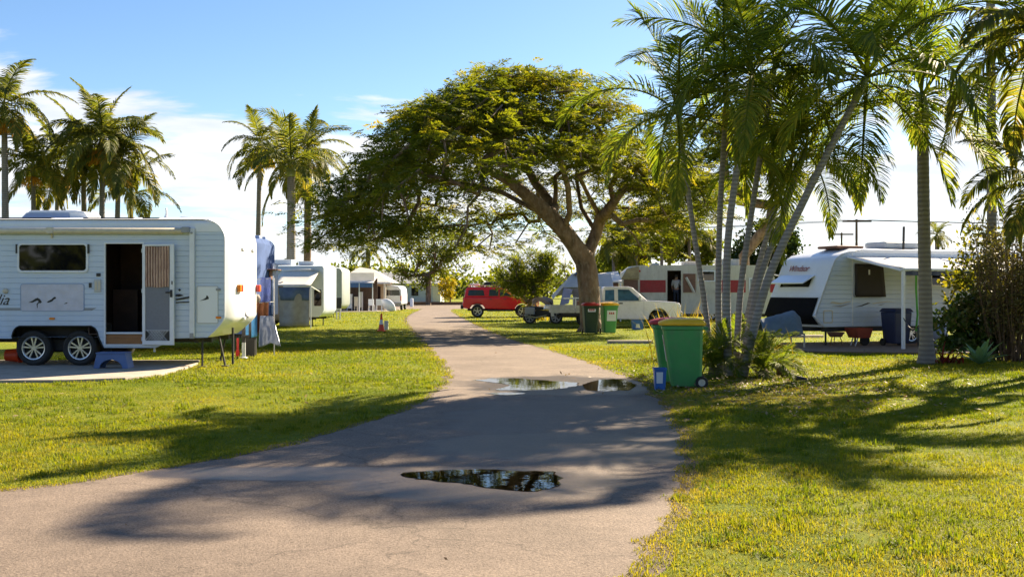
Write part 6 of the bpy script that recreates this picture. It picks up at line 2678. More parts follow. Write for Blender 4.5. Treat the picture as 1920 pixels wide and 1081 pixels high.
# ------------------------------------------------------------------ wheelie bins
def bin_(name, label, x, y, rz, body_mat, lid_mat, H=1.0, sticker=None, group=None):
    """two-wheeled bin: local front looks to -y, wheels and lid hinge at +y"""
    root = thing(name, label, 'bin', (x, y, 0), rz, group)
    mb = MB()
    lv = []
    for (zz, hw, f_, b_) in ((0.03, 0.215, -0.20, 0.27), (0.10, 0.22, -0.215, 0.275), (0.22, 0.225, -0.235, 0.28), (0.55, 0.25, -0.285, 0.285), (0.88, 0.272, -0.33, 0.29), (0.90, 0.272, -0.335, 0.29), (0.905, 0.29, -0.355, 0.31), (0.965, 0.292, -0.36, 0.315)):
        c = 0.045
        zz *= H
        lv.append([(-hw + c, f_, zz), (hw - c, f_, zz), (hw, f_ + c, zz), (hw, b_ - c, zz), (hw - c, b_, zz), (-hw + c, b_, zz), (-hw, b_ - c, zz), (-hw, f_ + c, zz)])
    vs = [p for q in lv for p in q]
    fs = [(i * 8 + k, i * 8 + (k + 1) % 8, (i + 1) * 8 + (k + 1) % 8, (i + 1) * 8 + k) for i in range(len(lv) - 1) for k in range(8)]
    fs += [tuple(range(7, -1, -1)), tuple((len(lv) - 1) * 8 + k for k in range(8))]
    mb.add(vs, fs)
    mb.build('body', body_mat, root, bevel=0.008)
    mb = MB()
    lid = []
    for (zz, k, sh) in ((0.972, 1.02, 0), (1.0, 1.05, 0), (1.025, 1.0, 0), (1.06, 0.80, 0.03), (1.08, 0.45, 0.04)):
        hw, f_, b_, c = 0.30 * k, -0.385 * k + sh, 0.33 * k + sh, 0.05 * k
        zz = zz * H
        lid.append([(-hw + c, f_, zz), (hw - c, f_, zz), (hw, f_ + c, zz), (hw, b_ - c, zz), (hw - c, b_, zz), (-hw + c, b_, zz), (-hw, b_ - c, zz), (-hw, f_ + c, zz)])
    vs = [p for q in lid for p in q]
    fs = [(i * 8 + k, i * 8 + (k + 1) % 8, (i + 1) * 8 + (k + 1) % 8, (i + 1) * 8 + k) for i in range(len(lid) - 1) for k in range(8)]
    fs += [tuple(range(7, -1, -1)), tuple((len(lid) - 1) * 8 + k for k in range(8))]
    mb.add(vs, fs)
    mb.build('lid', lid_mat, root, sharp=50)
    mb = MB()
    mb.tube([(-0.22, 0.36, 0.93 * H), (0.22, 0.36, 0.93 * H)], 0.017, 8)
    for x_ in (-0.2, 0.2):
        mb.box((x_ - 0.02, 0.30, 0.90 * H), (x_ + 0.02, 0.375, 0.95 * H))
    mb.build('handle', body_mat, root)
    for s in (-1, 1):
        m4 = T(s * 0.262, 0.27, 0.10) @ RY(R(90) * s)
        w_ = MB()
        w_.lathe([(0.055, -0.02), (0.092, -0.025), (0.10, -0.015), (0.10, 0.015), (0.092, 0.025), (0.055, 0.02)], 24, m4, closed=True)
        o = w_.build('wheel', m_rubber, root, sharp=40)
        h_ = MB()
        h_.lathe([(0.001, 0.018), (0.02, 0.018), (0.024, 0.026), (0.03, 0.012), (0.058, 0.02), (0.058, -0.018), (0.001, -0.018)], 18, m4)
        h_.build('hub', m_cream, o, sharp=40)
    mb = MB()
    mb.tube([(-0.25, 0.27, 0.10), (0.25, 0.27, 0.10)], 0.012, 6)
    mb.build('axle', m_steel, root)
    if sticker:
        (sx0, sx1, z0, z1) = sticker
        mb = MB()

        def fy(zz):
            return -0.201 - 0.134 * (zz / H - 0.03) / 0.85 - 0.012
        mb.add([(sx0, fy(z0), z0), (sx1, fy(z0), z0), (sx1, fy(z1), z1), (sx0, fy(z1), z1)], [(0, 1, 2, 3)])
        st = mb.build('sticker', m_label, root, thick=0.002)
        mb = MB()
        xm, zm = (sx0 + sx1) / 2, z1 - (z1 - z0) * 0.25
        for dxx in (-0.07, 0.0, 0.07):
            mb.add([(xm + dxx - 0.03, fy(zm - 0.04) - 0.003, zm - 0.04), (xm + dxx + 0.03, fy(zm - 0.04) - 0.003, zm - 0.04), (xm + dxx + 0.02, fy(zm + 0.03) - 0.003, zm + 0.03), (xm + dxx - 0.02, fy(zm + 0.03) - 0.003, zm + 0.03)], [(0, 1, 2, 3)])
        mb.build('sticker_mark', m_lidRed, st)
    return root


BG = 'wheelie bins'
Yb = 17.05
bin_('wheelie_bin', 'large green wheelie bin with a yellow lid at the road edge', (1284 - 960) / F * Yb, Yb + 0.12, R(-96), m_binGreen, m_lidYellow, 1.03, (-0.16, 0.12, 0.42, 0.84), BG)
bin_('wheelie_bin', 'green wheelie bin with a red lid half hidden behind the large front bin', (1262 - 960) / F * 18.0, 18.0, R(-95), m_binGreen, m_lidRed, 1.02, None, BG)
bin_('wheelie_bin', 'dark green bin with a red lid in front of the tree trunk', (1108 - 960) / F * 38.2, 38.4, R(4), m_binDark, m_lidRed, 1.05, (-0.14, 0.14, 0.80, 0.90), BG)
bin_('wheelie_bin', 'green bin with a yellow lid and large white sticker right of the tree trunk', (1143 - 960) / F * 38.6, 38.9, R(8), m_binGreen, m_lidYellow, 1.05, (-0.14, 0.20, 0.46, 0.84), BG)
Yb = 16.75
root = thing('blue_bin', 'small open blue bin with a white label beside the green wheelie bin', 'bin', ((1237 - 960) / F * Yb, Yb, 0))
root.scale = (0.95, 0.95, 0.88)
mb = MB()
for i, (z0, z1, s0, s1) in enumerate(((0.0, 0.36, 0.078, 0.096), (0.36, 0.39, 0.106, 0.106))):
    mb.add([(-s0, -s0, z0), (s0, -s0, z0), (s0, s0, z0), (-s0, s0, z0), (-s1, -s1, z1), (s1, -s1, z1), (s1, s1, z1), (-s1, s1, z1)],
           [(0, 1, 5, 4), (1, 2, 6, 5), (2, 3, 7, 6), (3, 0, 4, 7), (3, 2, 1, 0)])
mb.build('tub', m_blueplastic, root, thick=0.006)
mb = MB()
mb.add([(-0.065, -0.091, 0.12), (0.035, -0.091, 0.12), (0.04, -0.102, 0.32), (-0.07, -0.102, 0.32)], [(0, 1, 2, 3)])
mb.build('sticker', m_label, root, thick=0.003)
Yb = 42.5
root = thing('blue_crate', 'blue plastic crate with a white mark under the white ute', 'crate', ((1195 - 960) / F * Yb, Yb, 0))
mb = MB()
mb.add([(-0.20, -0.15, 0), (0.20, -0.15, 0), (0.20, 0.15, 0), (-0.20, 0.15, 0), (-0.23, -0.18, 0.38), (0.23, -0.18, 0.38), (0.23, 0.18, 0.38), (-0.23, 0.18, 0.38)],
       [(0, 1, 5, 4), (1, 2, 6, 5), (2, 3, 7, 6), (3, 0, 4, 7), (3, 2, 1, 0)])
mb.build('tub', m_blueplastic, root, thick=0.012)
mb = MB()
mb.add([(-0.09, -0.172, 0.08), (0.09, -0.172, 0.08), (0.06, -0.182, 0.24), (-0.06, -0.182, 0.24)], [(0, 1, 2, 3)])
mb.build('sticker', m_label, root, thick=0.003)
# small hedge of things beside the ute's nose
mb = MB()
p = gr(1262, 612)
mb.lathe([(0.001, 0), (0.15, 0), (0.16, 0.5), (0.12, 0.75), (0.001, 0.78)], 14, T(p[0], p[1], 0))
tag(mb.build('gas_cylinder', m_bluetint, smooth=True), 'blue grey gas cylinder standing at the front of the ute', 'gas cylinder')


# ------------------------------------------------------------------ the red and white caravan behind the ute
def striped_caravan():
    Y0 = 56.0
    S = F / Y0
    X0 = (1310 - 960) / S
    root = thing('caravan', 'old cream caravan with a dark red stripe behind the palm clump', 'caravan', (X0, Y0, 0))

    def cx(px):
        return (px - 960) / S - X0

    def cz(py):
        return EYE - (py - 545) / S
    W = 2.4
    zt, zb = cz(497), cz(588)
    xl, xr = cx(1168), cx(1456)
    prof = [(xl + 0.35, zb), (xl + 0.05, cz(560)), (xl, cz(530)), (xl + 0.1, cz(510)), (xl + 0.5, zt - 0.05), (xl + 1.0, zt), (xr - 0.6, zt), (xr - 0.25, zt - 0.2), (xr - 0.02, cz(530)), (xr, cz(550)), (xr - 0.15, zb)]
    mb = MB()
    # side with the doorway cut out: three pieces, then roof, ends and back
    d0, d1, dt, db = cx(1251), cx(1277), cz(507), cz(575)
    left = [p for p in prof if p[0] < d0]
    L1 = [(d0, zb)] + [p for p in prof if p[0] < d0] + [(d0, zt)]
    Rr = [(d1, zt)] + [p for p in prof if p[0] > d1] + [(d1, zb)]
    for poly in (L1, Rr, [(d0, dt), (d0, zt), (d1, zt), (d1, dt)], [(d0, zb), (d0, db), (d1, db), (d1, zb)]):
        mb.add([(p[0], 0, p[1]) for p in poly], [tuple(range(len(poly)))])
    n = len(prof)
    vs = [(p[0], 0, p[1]) for p in prof] + [(p[0], W, p[1]) for p in prof]
    mb.add(vs, [(i, (i + 1) % n, n + (i + 1) % n, n + i) for i in range(n)] + [tuple(range(n, 2 * n))])
    mb.build('body', m_oldwhite, root)
    st0, st1 = cz(548), cz(525)
    for a, b in ((1200, 1248), (1347, 1398), (1444, 1455)):
        mb = MB()
        mb.box((cx(a), -0.018, st0), (cx(b), 0.0 - 0.002, st1))
        mb.build('stripe', m_maroon, root)
    mb = MB()
    for py in (516, 524.5, 548.5, 566, 580):
        mb.box((cx(1197), -0.014, cz(py) - 0.012), (d0 - 0.05, -0.002, cz(py) + 0.012))
        mb.box((cx(1345), -0.014, cz(py) - 0.012), (cx(1452), -0.002, cz(py) + 0.012))
    mb.build('trim_strip', m_oldwhite, root)
    # tan and brown boxed end
    mb = MB()
    mb.prism([(xl - 0.1, cz(524)), (xl + 0.2, cz(503)), (cx(1198), cz(499)), (cx(1198), cz(524))], 'y', -0.10, -0.004)
    mb.build('end_panel', m_rust, root, bevel=0.04)
    mb = MB()
    mb.box((xl + 0.05, -0.04, cz(556)), (cx(1196), -0.004, cz(524.5)))
    mb.build('end_board', m_brownboard, root)
    # doorway
    mb = MB()
    ring(mb, [(d0 - 0.05, db - 0.03), (d1 + 0.05, db - 0.03), (d1 + 0.05, dt + 0.05), (d0 - 0.05, dt + 0.05)], [(d0, db), (d1, db), (d1, dt), (d0, dt)], -0.03, 0.04)
    mb.build('door_frame', m_oldwhite, root)
    mb = MB()
    mb.box((d0 - 0.4, 1.6, db), (d1 + 0.4, 1.63, zt - 0.1))
    mb.box((d0 - 0.43, 0.02, db), (d0 - 0.40, 1.63, zt - 0.1))
    mb.box((d1 + 0.40, 0.02, db), (d1 + 0.43, 1.63, zt - 0.1))
    mb.box((d0 - 0.4, 0.02, db - 0.04), (d1 + 0.4, 1.63, db - 0.01))
    mb.build('cabin_lining', m_interior, root)
    # boarded opening with a leaning plank, then a window
    mb = MB()
    mb.box((cx(1281), -0.05, cz(548)), (cx(1304), -0.004, cz(513)))
    b_ = mb.build('boarded_window', m_brownboard, root)
    mb = MB()
    mb.tube([(cx(1286), -0.08, cz(520)), (cx(1301), -0.09, cz(548))], 0.07, 4)
    mb.build('plank', m_oldwhite, b_)
    for a, b, c, d, mt in ((1308, 1341, 507, 528, m_glass), (1404, 1441, 521, 549, paint('pale blind', (0.25, 0.28, 0.33), 0.4, var=0.15))):
        mb = MB()
        ring(mb, [(cx(a), cz(d)), (cx(b), cz(d)), (cx(b), cz(c)), (cx(a), cz(c))], [(cx(a) + .06, cz(d) + .06), (cx(b) - .06, cz(d) + .06), (cx(b) - .06, cz(c) - .06), (cx(a) + .06, cz(c) - .06)], -0.06, -0.004)
        wn_ = mb.build('window', m_trim, root)
        mb = MB()
        mb.box((cx(a) + .06, -0.03, cz(d) + .06), (cx(b) - .06, -0.01, cz(c) - .06))
        mb.build('pane', mt, wn_)
    mb = MB()
    mb.box((cx(1306), -0.03, cz(549)), (cx(1343), -0.004, cz(529)))
    mb.build('cream_board', m_oldwhite, root)
    for a, b, h in ((1286, 1315, 0.22), (1350, 1392, 0.35), (1225, 1240, 0.12)):
        mb = MB()
        mb.box((cx(a), 0.7, zt + 0.004), (cx(b), 1.6, zt + h))
        mb.build('roof_vent', m_oldwhite, root, bevel=0.05)
    mb = MB()
    mb.lathe([(0.06, 0), (0.06, 0.03), (0.001, 0.04)], 10, T(cx(1199), -0.0, cz(508)) @ RX(R(90)))
    mb.build('lamp', m_red, root)
    mb = MB()
    mb.box((xl + 0.6, 0.3, 0.18), (xr - 0.5, 2.1, zb - 0.005))
    mb.build('chassis', m_dark, root)
    for px in (1335, 1365):
        wheel(root, cx(px), 0.18, 0.33, 0.33, 0.2)
    mb = MB()
    mb.tube([(xr - 0.4, 0.4, 0.4), (xr + 1.0, 1.2, 0.4)], 0.05, 6)
    mb.tube([(xr + 0.9, 1.2, 0.6), (xr + 0.9, 1.2, 0.0)], 0.04, 6)
    mb.build('drawbar', m_dark, root)
    mb = MB()
    mb.tube([(xr - 0.3, 0.2, cz(513)), (xr + 0.9, -0.6, cz(523))], 0.03, 6)
    mb.tube([(xr - 0.2, 0.0, cz(527)), (xr + 1.2, -0.5, cz(527.5))], 0.03, 6)
    mb.build('stay_bar', m_trim, root)
    return root, X0 + (d0 + d1) / 2, Y0, db


root, pxx, pyy, floor_z = striped_caravan()


def person(x, y, z):
    """someone in a white shirt standing just inside the doorway, turned to the left"""
    root = thing('person', 'person in a white shirt standing inside the dark caravan doorway', 'person', (x + 0.17, y + 0.35, z), R(160))
    J = {'pel': (0, 0, 0.92), 'sp': (0, 0.01, 1.12), 'ch': (0, 0.0, 1.33), 'nk': (0, -0.01, 1.48), 'hd': (0, -0.03, 1.58), 'tp': (0, -0.02, 1.70),
         'ls': (0.18, 0, 1.40), 'le': (0.24, 0.02, 1.12), 'lw': (0.22, -0.12, 0.90), 'lh': (0.21, -0.17, 0.82),
         'rs': (-0.18, 0, 1.40), 're': (-0.25, -0.02, 1.13), 'rw': (-0.18, -0.20, 0.98), 'rh': (-0.15, -0.27, 0.95),
         'lk': (0.10, -0.02, 0.48), 'la': (0.10, 0.02, 0.08), 'lt': (0.11, -0.14, 0.04), 'lp': (0.09, 0, 0.86),
         'rk': (-0.10, -0.02, 0.48), 'ra': (-0.10, 0.02, 0.08), 'rt': (-0.11, -0.14, 0.04), 'rp': (-0.09, 0, 0.86)}
    E = [('pel', 'sp'), ('sp', 'ch'), ('ch', 'nk'), ('nk', 'hd'), ('hd', 'tp'), ('ch', 'ls'), ('ls', 'le'), ('le', 'lw'), ('lw', 'lh'), ('ch', 'rs'), ('rs', 're'), ('re', 'rw'), ('rw', 'rh'),
         ('pel', 'lp'), ('lp', 'lk'), ('lk', 'la'), ('la', 'lt'), ('pel', 'rp'), ('rp', 'rk'), ('rk', 'ra'), ('ra', 'rt')]
    rad = {'pel': 0.14, 'sp': 0.13, 'ch': 0.15, 'nk': 0.055, 'hd': 0.095, 'tp': 0.075, 'ls': 0.065, 'rs': 0.065, 'le': 0.045, 're': 0.045, 'lw': 0.032, 'rw': 0.032, 'lh': 0.04, 'rh': 0.04,
           'lp': 0.095, 'rp': 0.095, 'lk': 0.06, 'rk': 0.06, 'la': 0.042, 'ra': 0.042, 'lt': 0.035, 'rt': 0.035}

    def skin(name, keys, mat, extra=0.0, parent=None, cut=None):
        ks = list(keys)
        me = bpy.data.meshes.new(name)
        me.from_pydata([J[k] for k in ks], [(ks.index(a), ks.index(b)) for a, b in E if a in ks and b in ks], [])
        o = link_mesh(name, me, parent)
        md = o.modifiers.new('skin', 'SKIN')
        for i, k in enumerate(ks):
            r_ = rad[k] + extra
            me.skin_vertices[0].data[i].radius = (r_, r_ * 0.85)
        me.skin_vertices[0].data[0].use_root = True
        sb = o.modifiers.new('smooth', 'SUBSURF')
        sb.levels = sb.render_levels = 2
        me.materials.append(mat)
        return o
    body = skin('body', J.keys(), paint('skin', (0.45, 0.26, 0.18), 0.5), 0, root)
    skin('shirt', ['pel', 'sp', 'ch', 'ls', 'le', 'rs', 're'], m_white_cloth, 0.018, root)
    J2 = skin('trousers', ['pel', 'lp', 'lk', 'la', 'rp', 'rk', 'ra'], paint('dark trousers', (0.03, 0.035, 0.06), 0.8), 0.014, root)
    mb = MB()
    mb.lathe([(0.001, 0.13), (0.06, 0.115), (0.102, 0.06), (0.108, 0.0), (0.095, -0.03)], 14, T(0, -0.005, 1.62))
    mb.build('hair', m_dark, root, smooth=True)


person(pxx, pyy, floor_z - 0.03)


# ------------------------------------------------------------------ the caravan on the right
def right_caravan():
    phi = R(21)
    Nx, Ny = (1560 - 960) / F * 29.4, 29.4
    root = thing('caravan', 'white caravan with a dark stone guard nose and an open awning', 'caravan', (Nx, Ny, 0), phi)
    c, s = math.cos(phi), math.sin(phi)
    # local: x along the side towards the back, y away from the camera, side wall at y = 0
    W, L_ = 2.35, 9.0
    zt = 2.70
    prof = [(L_, 0.55), (L_, zt), (0.95, zt), (0.35, zt - 0.12), (0.10, 2.42), (0.0, 2.22), (-0.42, 1.25), (-0.58, 0.86), (-0.30, 0.55)]
    ny = 8
    vs, fs = [], []
    for j in range(ny + 1):
        t = j / ny
        bul = 0.14 * (1 - (2 * t - 1) ** 4)
        for px, pz in prof:
            k = max(0, min(1, (0.8 - px) / 0.8))
            vs.append((px - bul * k, 0.010 + (W - 0.01) * t, pz + (0.08 * (1 - (2 * t - 1) ** 2) if pz > zt - 0.02 else 0)))
    m = len(prof)
    for j in range(ny):
        for i in range(m):
            i2 = (i + 1) % m
            fs.append((j * m + i, j * m + i2, (j + 1) * m + i2, (j + 1) * m + i))
    fs += [tuple(range(m)), tuple(ny * m + i for i in range(m))]
    mb = MB()
    mb.add(vs, fs)
    mb.build('body_shell', m_white_gel, root, sharp=38)

    def xl(z):
        pts = [(0.55, -0.30), (0.86, -0.58), (1.25, -0.42), (2.22, 0.0), (2.42, 0.10), (zt - 0.12, 0.35), (zt, 0.95)]
        return float(np.interp(z, [p[0] for p in pts], [p[1] for p in pts]))
    side = MB()
    z = 0.555
    while z < zt - 0.1:
        z1 = min(z + 0.128, zt - 0.06)
        for a, b, da, db_ in ((z, z + 0.012, 0.008, -0.006), (z + 0.012, z1 - 0.006, -0.006, -0.006), (z1 - 0.006, z1, -0.006, 0.008)):
            side.add([(xl(a) + 0.05, da, a), (L_, da, a), (L_, db_, b), (xl(b) + 0.05, db_, b)], [(0, 1, 2, 3)])
        z = z1
        if z1 >= zt - 0.061:
            break
    side.build('side_wall', m_white_shaded, root)
    mb = MB()
    mb.tube([(xl(z_), 0.0, z_) for z_ in np.linspace(0.56, zt - 0.005, 30)], 0.022, 6)
    mb.build('corner_moulding', m_trim, root, smooth=True)

    def nose(t_, zz, off=0.012):
        """a point on the sloping nose: t_ 0 near side .. 1 far side"""
        x = xl(zz) - 0.14 * (1 - (2 * t_ - 1) ** 4) * max(0, min(1, (0.8 - xl(zz)) / 0.8))
        return Vector((x - off, 0.010 + (W - 0.01) * t_, zz))

    def nose_patch(name, t0, t1, z0, z1, mat, off, parent=None, thick=0.0):
        mb = MB()
        mb.grid(lambda u, v: nose(t0 + (t1 - t0) * u, z0 + (z1 - z0) * v, off), 8, 6)
        return mb.build(name, mat, parent or root, smooth=True, thick=thick)
    nose_patch('stone_guard', 0.02, 0.98, 0.62, 1.36, paint('black mesh', (0.012, 0.012, 0.014), 0.95, spec=0.05), 0.02)
    nose_patch('nose_band', 0.0, 1.0, 1.37, 1.46, m_trim, 0.02)
    w_ = nose_patch('nose_window', 0.22, 0.80, 1.66, 1.92, m_glass, 0.014)
    # window shade flap propped out
    mb = MB()
    a, b = nose(0.18, 1.98, 0.02), nose(0.86, 1.98, 0.02)
    o_ = Vector((-0.42, 0, -0.22))
    mb.add([a, b, b + o_, a + o_], [(0, 1, 2, 3)])
    mb.build('window_flap', m_white_gel, root, thick=0.03)
    # lettering on the nose
    p = nose(0.72, 2.10, 0.03)
    q = nose(0.28, 2.10, 0.03)
    xa = (q - p).normalized()
    up = (nose(0.5, 2.3, 0.03) - nose(0.5, 2.1, 0.03)).normalized()
    nn = xa.cross(up)
    up = nn.cross(xa)
    m4 = Matrix.Translation(p + nn * 0.02) @ Matrix((xa, up, nn)).transposed().to_4x4()
    text_mesh('lettering', 'Windsor', 0.26, paint('red brown lettering', (0.30, 0.08, 0.06), 0.5), m4, 0.2, root, 0.004)
    # side windows
    def win(x0, x1, z0, z1, name='window', screen=False):
        mb = MB()
        e = 0.04
        ring(mb, rounded(x0 - e, z0 - e, x1 + e, z1 + e, 0.08), rounded(x0, z0, x1, z1, 0.06), -0.035, -0.004)
        o = mb.build(name, m_trim if not screen else m_lgrey, root, bevel=0.005)
        mb = MB()
        mb.prism(rounded(x0, z0, x1, z1, 0.06), 'y', -0.022, -0.006)
        mb.build('pane', m_glass, o)
        return o
    w1 = win(0.75, 1.65, 1.40, 2.28, screen=True)
    mb = MB()
    mb.grid(lambda u, v: (0.72 + 0.98 * u + 0.06 * v * u, -0.05 - 0.05 * v, 2.30 - 0.92 * v), 8, 8)
    mb.build('privacy_screen', paint('brown black mesh', (0.028, 0.022, 0.020), 0.7), w1, smooth=True, thick=0.006)
    mb = MB()
    mb.box((1.18, -0.075, 2.0), (1.23, -0.065, 2.14))
    mb.build('tag', m_label, w1)
    win(3.45, 4.15, 1.72, 2.12)
    win(5.4, 6.4, 1.5, 2.1)
    # joints, decals, hatch, mouldings
    mb = MB()
    mb.box((0.66, -0.016, 0.58), (0.70, -0.004, zt - 0.1))
    mb.build('seam', m_trim, root)
    for pts, mt in (([(-0.08, 1.21), (0.25, 1.17), (0.62, 1.24), (0.62, 1.27), (0.3, 1.22), (0.0, 1.26)], m_cream), ([(-0.05, 1.13), (0.28, 1.10), (0.64, 1.20), (0.28, 1.15)], m_grey),
                    ([(0.74, 1.10), (0.98, 1.15), (1.2, 1.22), (1.30, 1.21), (1.0, 1.12)], m_black), ([(1.32, 1.20), (1.9, 1.26), (2.2, 1.22), (1.9, 1.24), (1.4, 1.18)], m_cream),
                    ([(1.55, 1.15), (1.8, 1.19), (1.66, 1.14)], m_grey)):
        mb = MB()
        mb.prism(pts, 'y', -0.013, -0.009)
        mb.build('decal', mt, root)
    mb = MB()
    ring(mb, rounded(-0.30, 0.66, 0.02, 1.02, 0.04), rounded(-0.27, 0.69, -0.01, 0.99, 0.03), -0.018, -0.006)
    mb.build('boot_hatch', m_cream, root)
    mb = MB()
    mb.box((-0.2, 0.1, 0.42), (L_ - 0.3, 0.2, 0.54))
    mb.box((-0.2, W - 0.2, 0.42), (L_ - 0.3, W - 0.1, 0.54))
    mb.tube([(-0.1, 0.3, 0.48), (-1.8, W / 2, 0.48)], 0.05, 6)
    mb.tube([(-0.1, W - 0.3, 0.48), (-1.8, W / 2, 0.48)], 0.05, 6)
    for x in (-0.1, 0.9, 3.0):
        mb.tube([(x, 0.15, 0.5), (x, 0.15, 0.0)], 0.03, 6)
    mb.build('chassis', m_dark, root)
    for x in (1.35, 2.2):
        wheel(root, x + 1.5, 0.2, 0.34, 0.34, 0.2)
    # roof fittings
    mb = MB()
    mb.box((2.3, 0.6, zt + 0.08), (3.7, 1.5, zt + 0.28))
    mb.build('air_conditioner', m_lgrey, root, bevel=0.08, seg=3)
    mb = MB()
    mb.box((0.55, 0.5, zt + 0.05), (1.5, 1.4, zt + 0.13))
    mb.build('roof_hatch', m_brownboard, root, bevel=0.04)
    mb = MB()
    mb.tube([(2.8, 0.4, zt), (2.82, 0.4, zt + 0.7)], 0.035, 6)
    mb.build('flue', m_dark, root)
    # awning: canvas, front rail, rafters, posts
    D = 2.15
    a0, a1 = 0.55, 7.6
    mb = MB()
    mb.grid(lambda u, v: (a0 + (a1 - a0) * u, -0.03 - D * v, zt - 0.20 - 0.37 * v - 0.05 * math.sin(math.pi * v)), 14, 8)
    aw = mb.build('awning', m_awning, root, smooth=True, thick=0.012)
    mb = MB()
    mb.tube([(a0 - 0.02, -0.03 - D, zt - 0.60), (a1, -0.03 - D, zt - 0.60)], 0.045, 10)
    mb.build('rail', m_trim, aw)
    mb = MB()
    mb.grid(lambda u, v: (a0 + (a1 - a0) * u, -0.05 - D + 0.012 * math.sin(u * 120), zt - 0.62 - 0.13 * v), 80, 1)
    mb.build('valance', m_navy, aw, thick=0.006)
    for x in (a0 - 0.05, a0 + 3.0, a1):
        mb = MB()
        mb.tube([(x, -0.05, zt - 0.22), (x, -0.03 - D, zt - 0.63)], 0.03, 6)
        mb.build('rafter', m_trim, aw)
    for x in (a0, a1 - 0.05):
        mb = MB()
        mb.box((x - 0.035, -0.06 - D, 0.05), (x + 0.035, 0.01 - D, zt - 0.56))
        mb.build('post', m_trim, aw)

    def Wp(x, y, z=0):
        return Vector((Nx + c * x - s * y, Ny + s * x + c * y, z))
    return Wp, phi


Wp, phi = right_caravan()
# things around it
p = Wp(1.55, -0.75)
root = thing('storage_bin', 'tall navy blue covered storage bin in front of the right caravan wall', 'storage bin', (p.x, p.y, 0.05), phi)
mb = MB()
mb.add([(-0.24, -0.24, 0.06), (0.24, -0.24, 0.06), (0.24, 0.24, 0.06), (-0.24, 0.24, 0.06), (-0.29, -0.3, 0.92), (0.29, -0.3, 0.92), (0.29, 0.3, 0.92), (-0.29, 0.3, 0.92)],
       [(0, 1, 5, 4), (1, 2, 6, 5), (2, 3, 7, 6), (3, 0, 4, 7), (3, 2, 1, 0), (4, 5, 6, 7)])
mb.build('body', m_navy, root, bevel=0.03)
mb = MB()
mb.add([(-0.32, -0.34, 0.925), (0.32, -0.34, 0.925), (0.32, 0.33, 0.925), (-0.32, 0.33, 0.925), (-0.26, -0.28, 1.02), (0.26, -0.28, 1.02), (0.26, 0.28, 1.02), (-0.26, 0.28, 1.02)],
       [(0, 1, 5, 4), (1, 2, 6, 5), (2, 3, 7, 6), (3, 0, 4, 7), (3, 2, 1, 0), (4, 5, 6, 7)])
mb.build('lid', m_navy, root, bevel=0.02)
for s_ in (-1, 1):
    mb = MB()
    mb.lathe([(0.05, -0.03), (0.1, -0.03), (0.1, 0.03), (0.05, 0.03)], 18, T(s_ * 0.28, 0.2, 0.10) @ RY(R(90)))
    mb.build('wheel', m_rubber, root)
p = Wp(2.38, -1.2)
mb = MB()
mb.lathe([(0.001, 0), (0.36, 0.0), (0.40, 0.30), (0.34, 0.62), (0.2, 0.76), (0.001, 0.80)], 18, T(p.x, p.y, 0.05))
for i, v in enumerate(mb.v):
    k = 1 + 0.12 * mnoise.noise((v[0] * 4, v[1] * 4, v[2] * 3))
    mb.v[i] = (p.x + (v[0] - p.x) * k, p.y + (v[1] - p.y) * k, v[2])
tag(mb.build('covered_barbecue', m_silver, smooth=True), 'round grey covered barbecue beside the awning post', 'barbecue')
p = Wp(0.62, -0.35)
root = thing('red_cart', 'small red garden cart under the right caravan body', 'cart', (p.x, p.y, 0.05), phi)
mb = MB()
mb.add([(-0.18, -0.2, 0.22), (0.22, -0.2, 0.22), (0.22, 0.2, 0.22), (-0.18, 0.2, 0.22), (-0.28, -0.26, 0.48), (0.26, -0.26, 0.48), (0.26, 0.26, 0.48), (-0.28, 0.26, 0.48)],
       [(0, 1, 5, 4), (1, 2, 6, 5), (2, 3, 7, 6), (3, 0, 4, 7), (3, 2, 1, 0)])
mb.build('tray', paint('dull red paint', (0.28, 0.045, 0.02), 0.6, var=0.2), root, thick=0.015)
mb = MB()
mb.tube([(-0.1, -0.1, 0.24), (-0.2, -0.1, 0.0)], 0.02, 6)
mb.tube([(-0.1, 0.1, 0.24), (-0.2, 0.1, 0.0)], 0.02, 6)
mb.build('leg', m_steel, root)
mb = MB()
mb.lathe([(0.06, -0.04), (0.14, -0.04), (0.14, 0.04), (0.06, 0.04)], 18, T(0.2, 0, 0.14) @ RX(R(90)))
mb.build('wheel', m_rubber, root)
p = Wp(-0.15, -0.35)
mb = MB()
mb.lathe([(0.001, 0.0), (0.16, 0.0), (0.24, 0.12), (0.23, 0.13), (0.15, 0.02)], 16, T(p.x, p.y, 0.30))
for k in range(3):
    a = k * 2.1
    mb.tube([(p.x + 0.12 * math.cos(a), p.y + 0.12 * math.sin(a), 0.31), (p.x + 0.2 * math.cos(a), p.y + 0.2 * math.sin(a), 0.05)], 0.012, 5)
tag(mb.build('basin_stand', m_brownboard), 'shallow brown basin on thin legs left of the red cart', 'basin')
# tarpaulin over the drawbar
pc = at(1462, 610, 28.6)
root = thing('tarpaulin_cover', 'blue grey tarpaulin draped over the drawbar before the dark nose', 'tarpaulin', (pc.x, 28.6, 0), R(12))
mb = MB()


def tarp(u, v):
    x = -0.58 + 1.16 * u
    rz_ = 0.78 + 0.28 * u - 0.5 * max(0, u - 0.86) / 0.14 * 0.4
    y = -0.45 + 0.9 * v
    e = (2 * v - 1)
    z = rz_ - (abs(e) ** 2.2) * (rz_ - 0.33 - 0.05 * u) + 0.03 * mnoise.noise((x * 5, y * 5, 2))
    return (x - 0.10 * abs(e), y * (0.7 + 0.3 * abs(e)) + 0.04 * math.sin(x * 14) * abs(e), z)


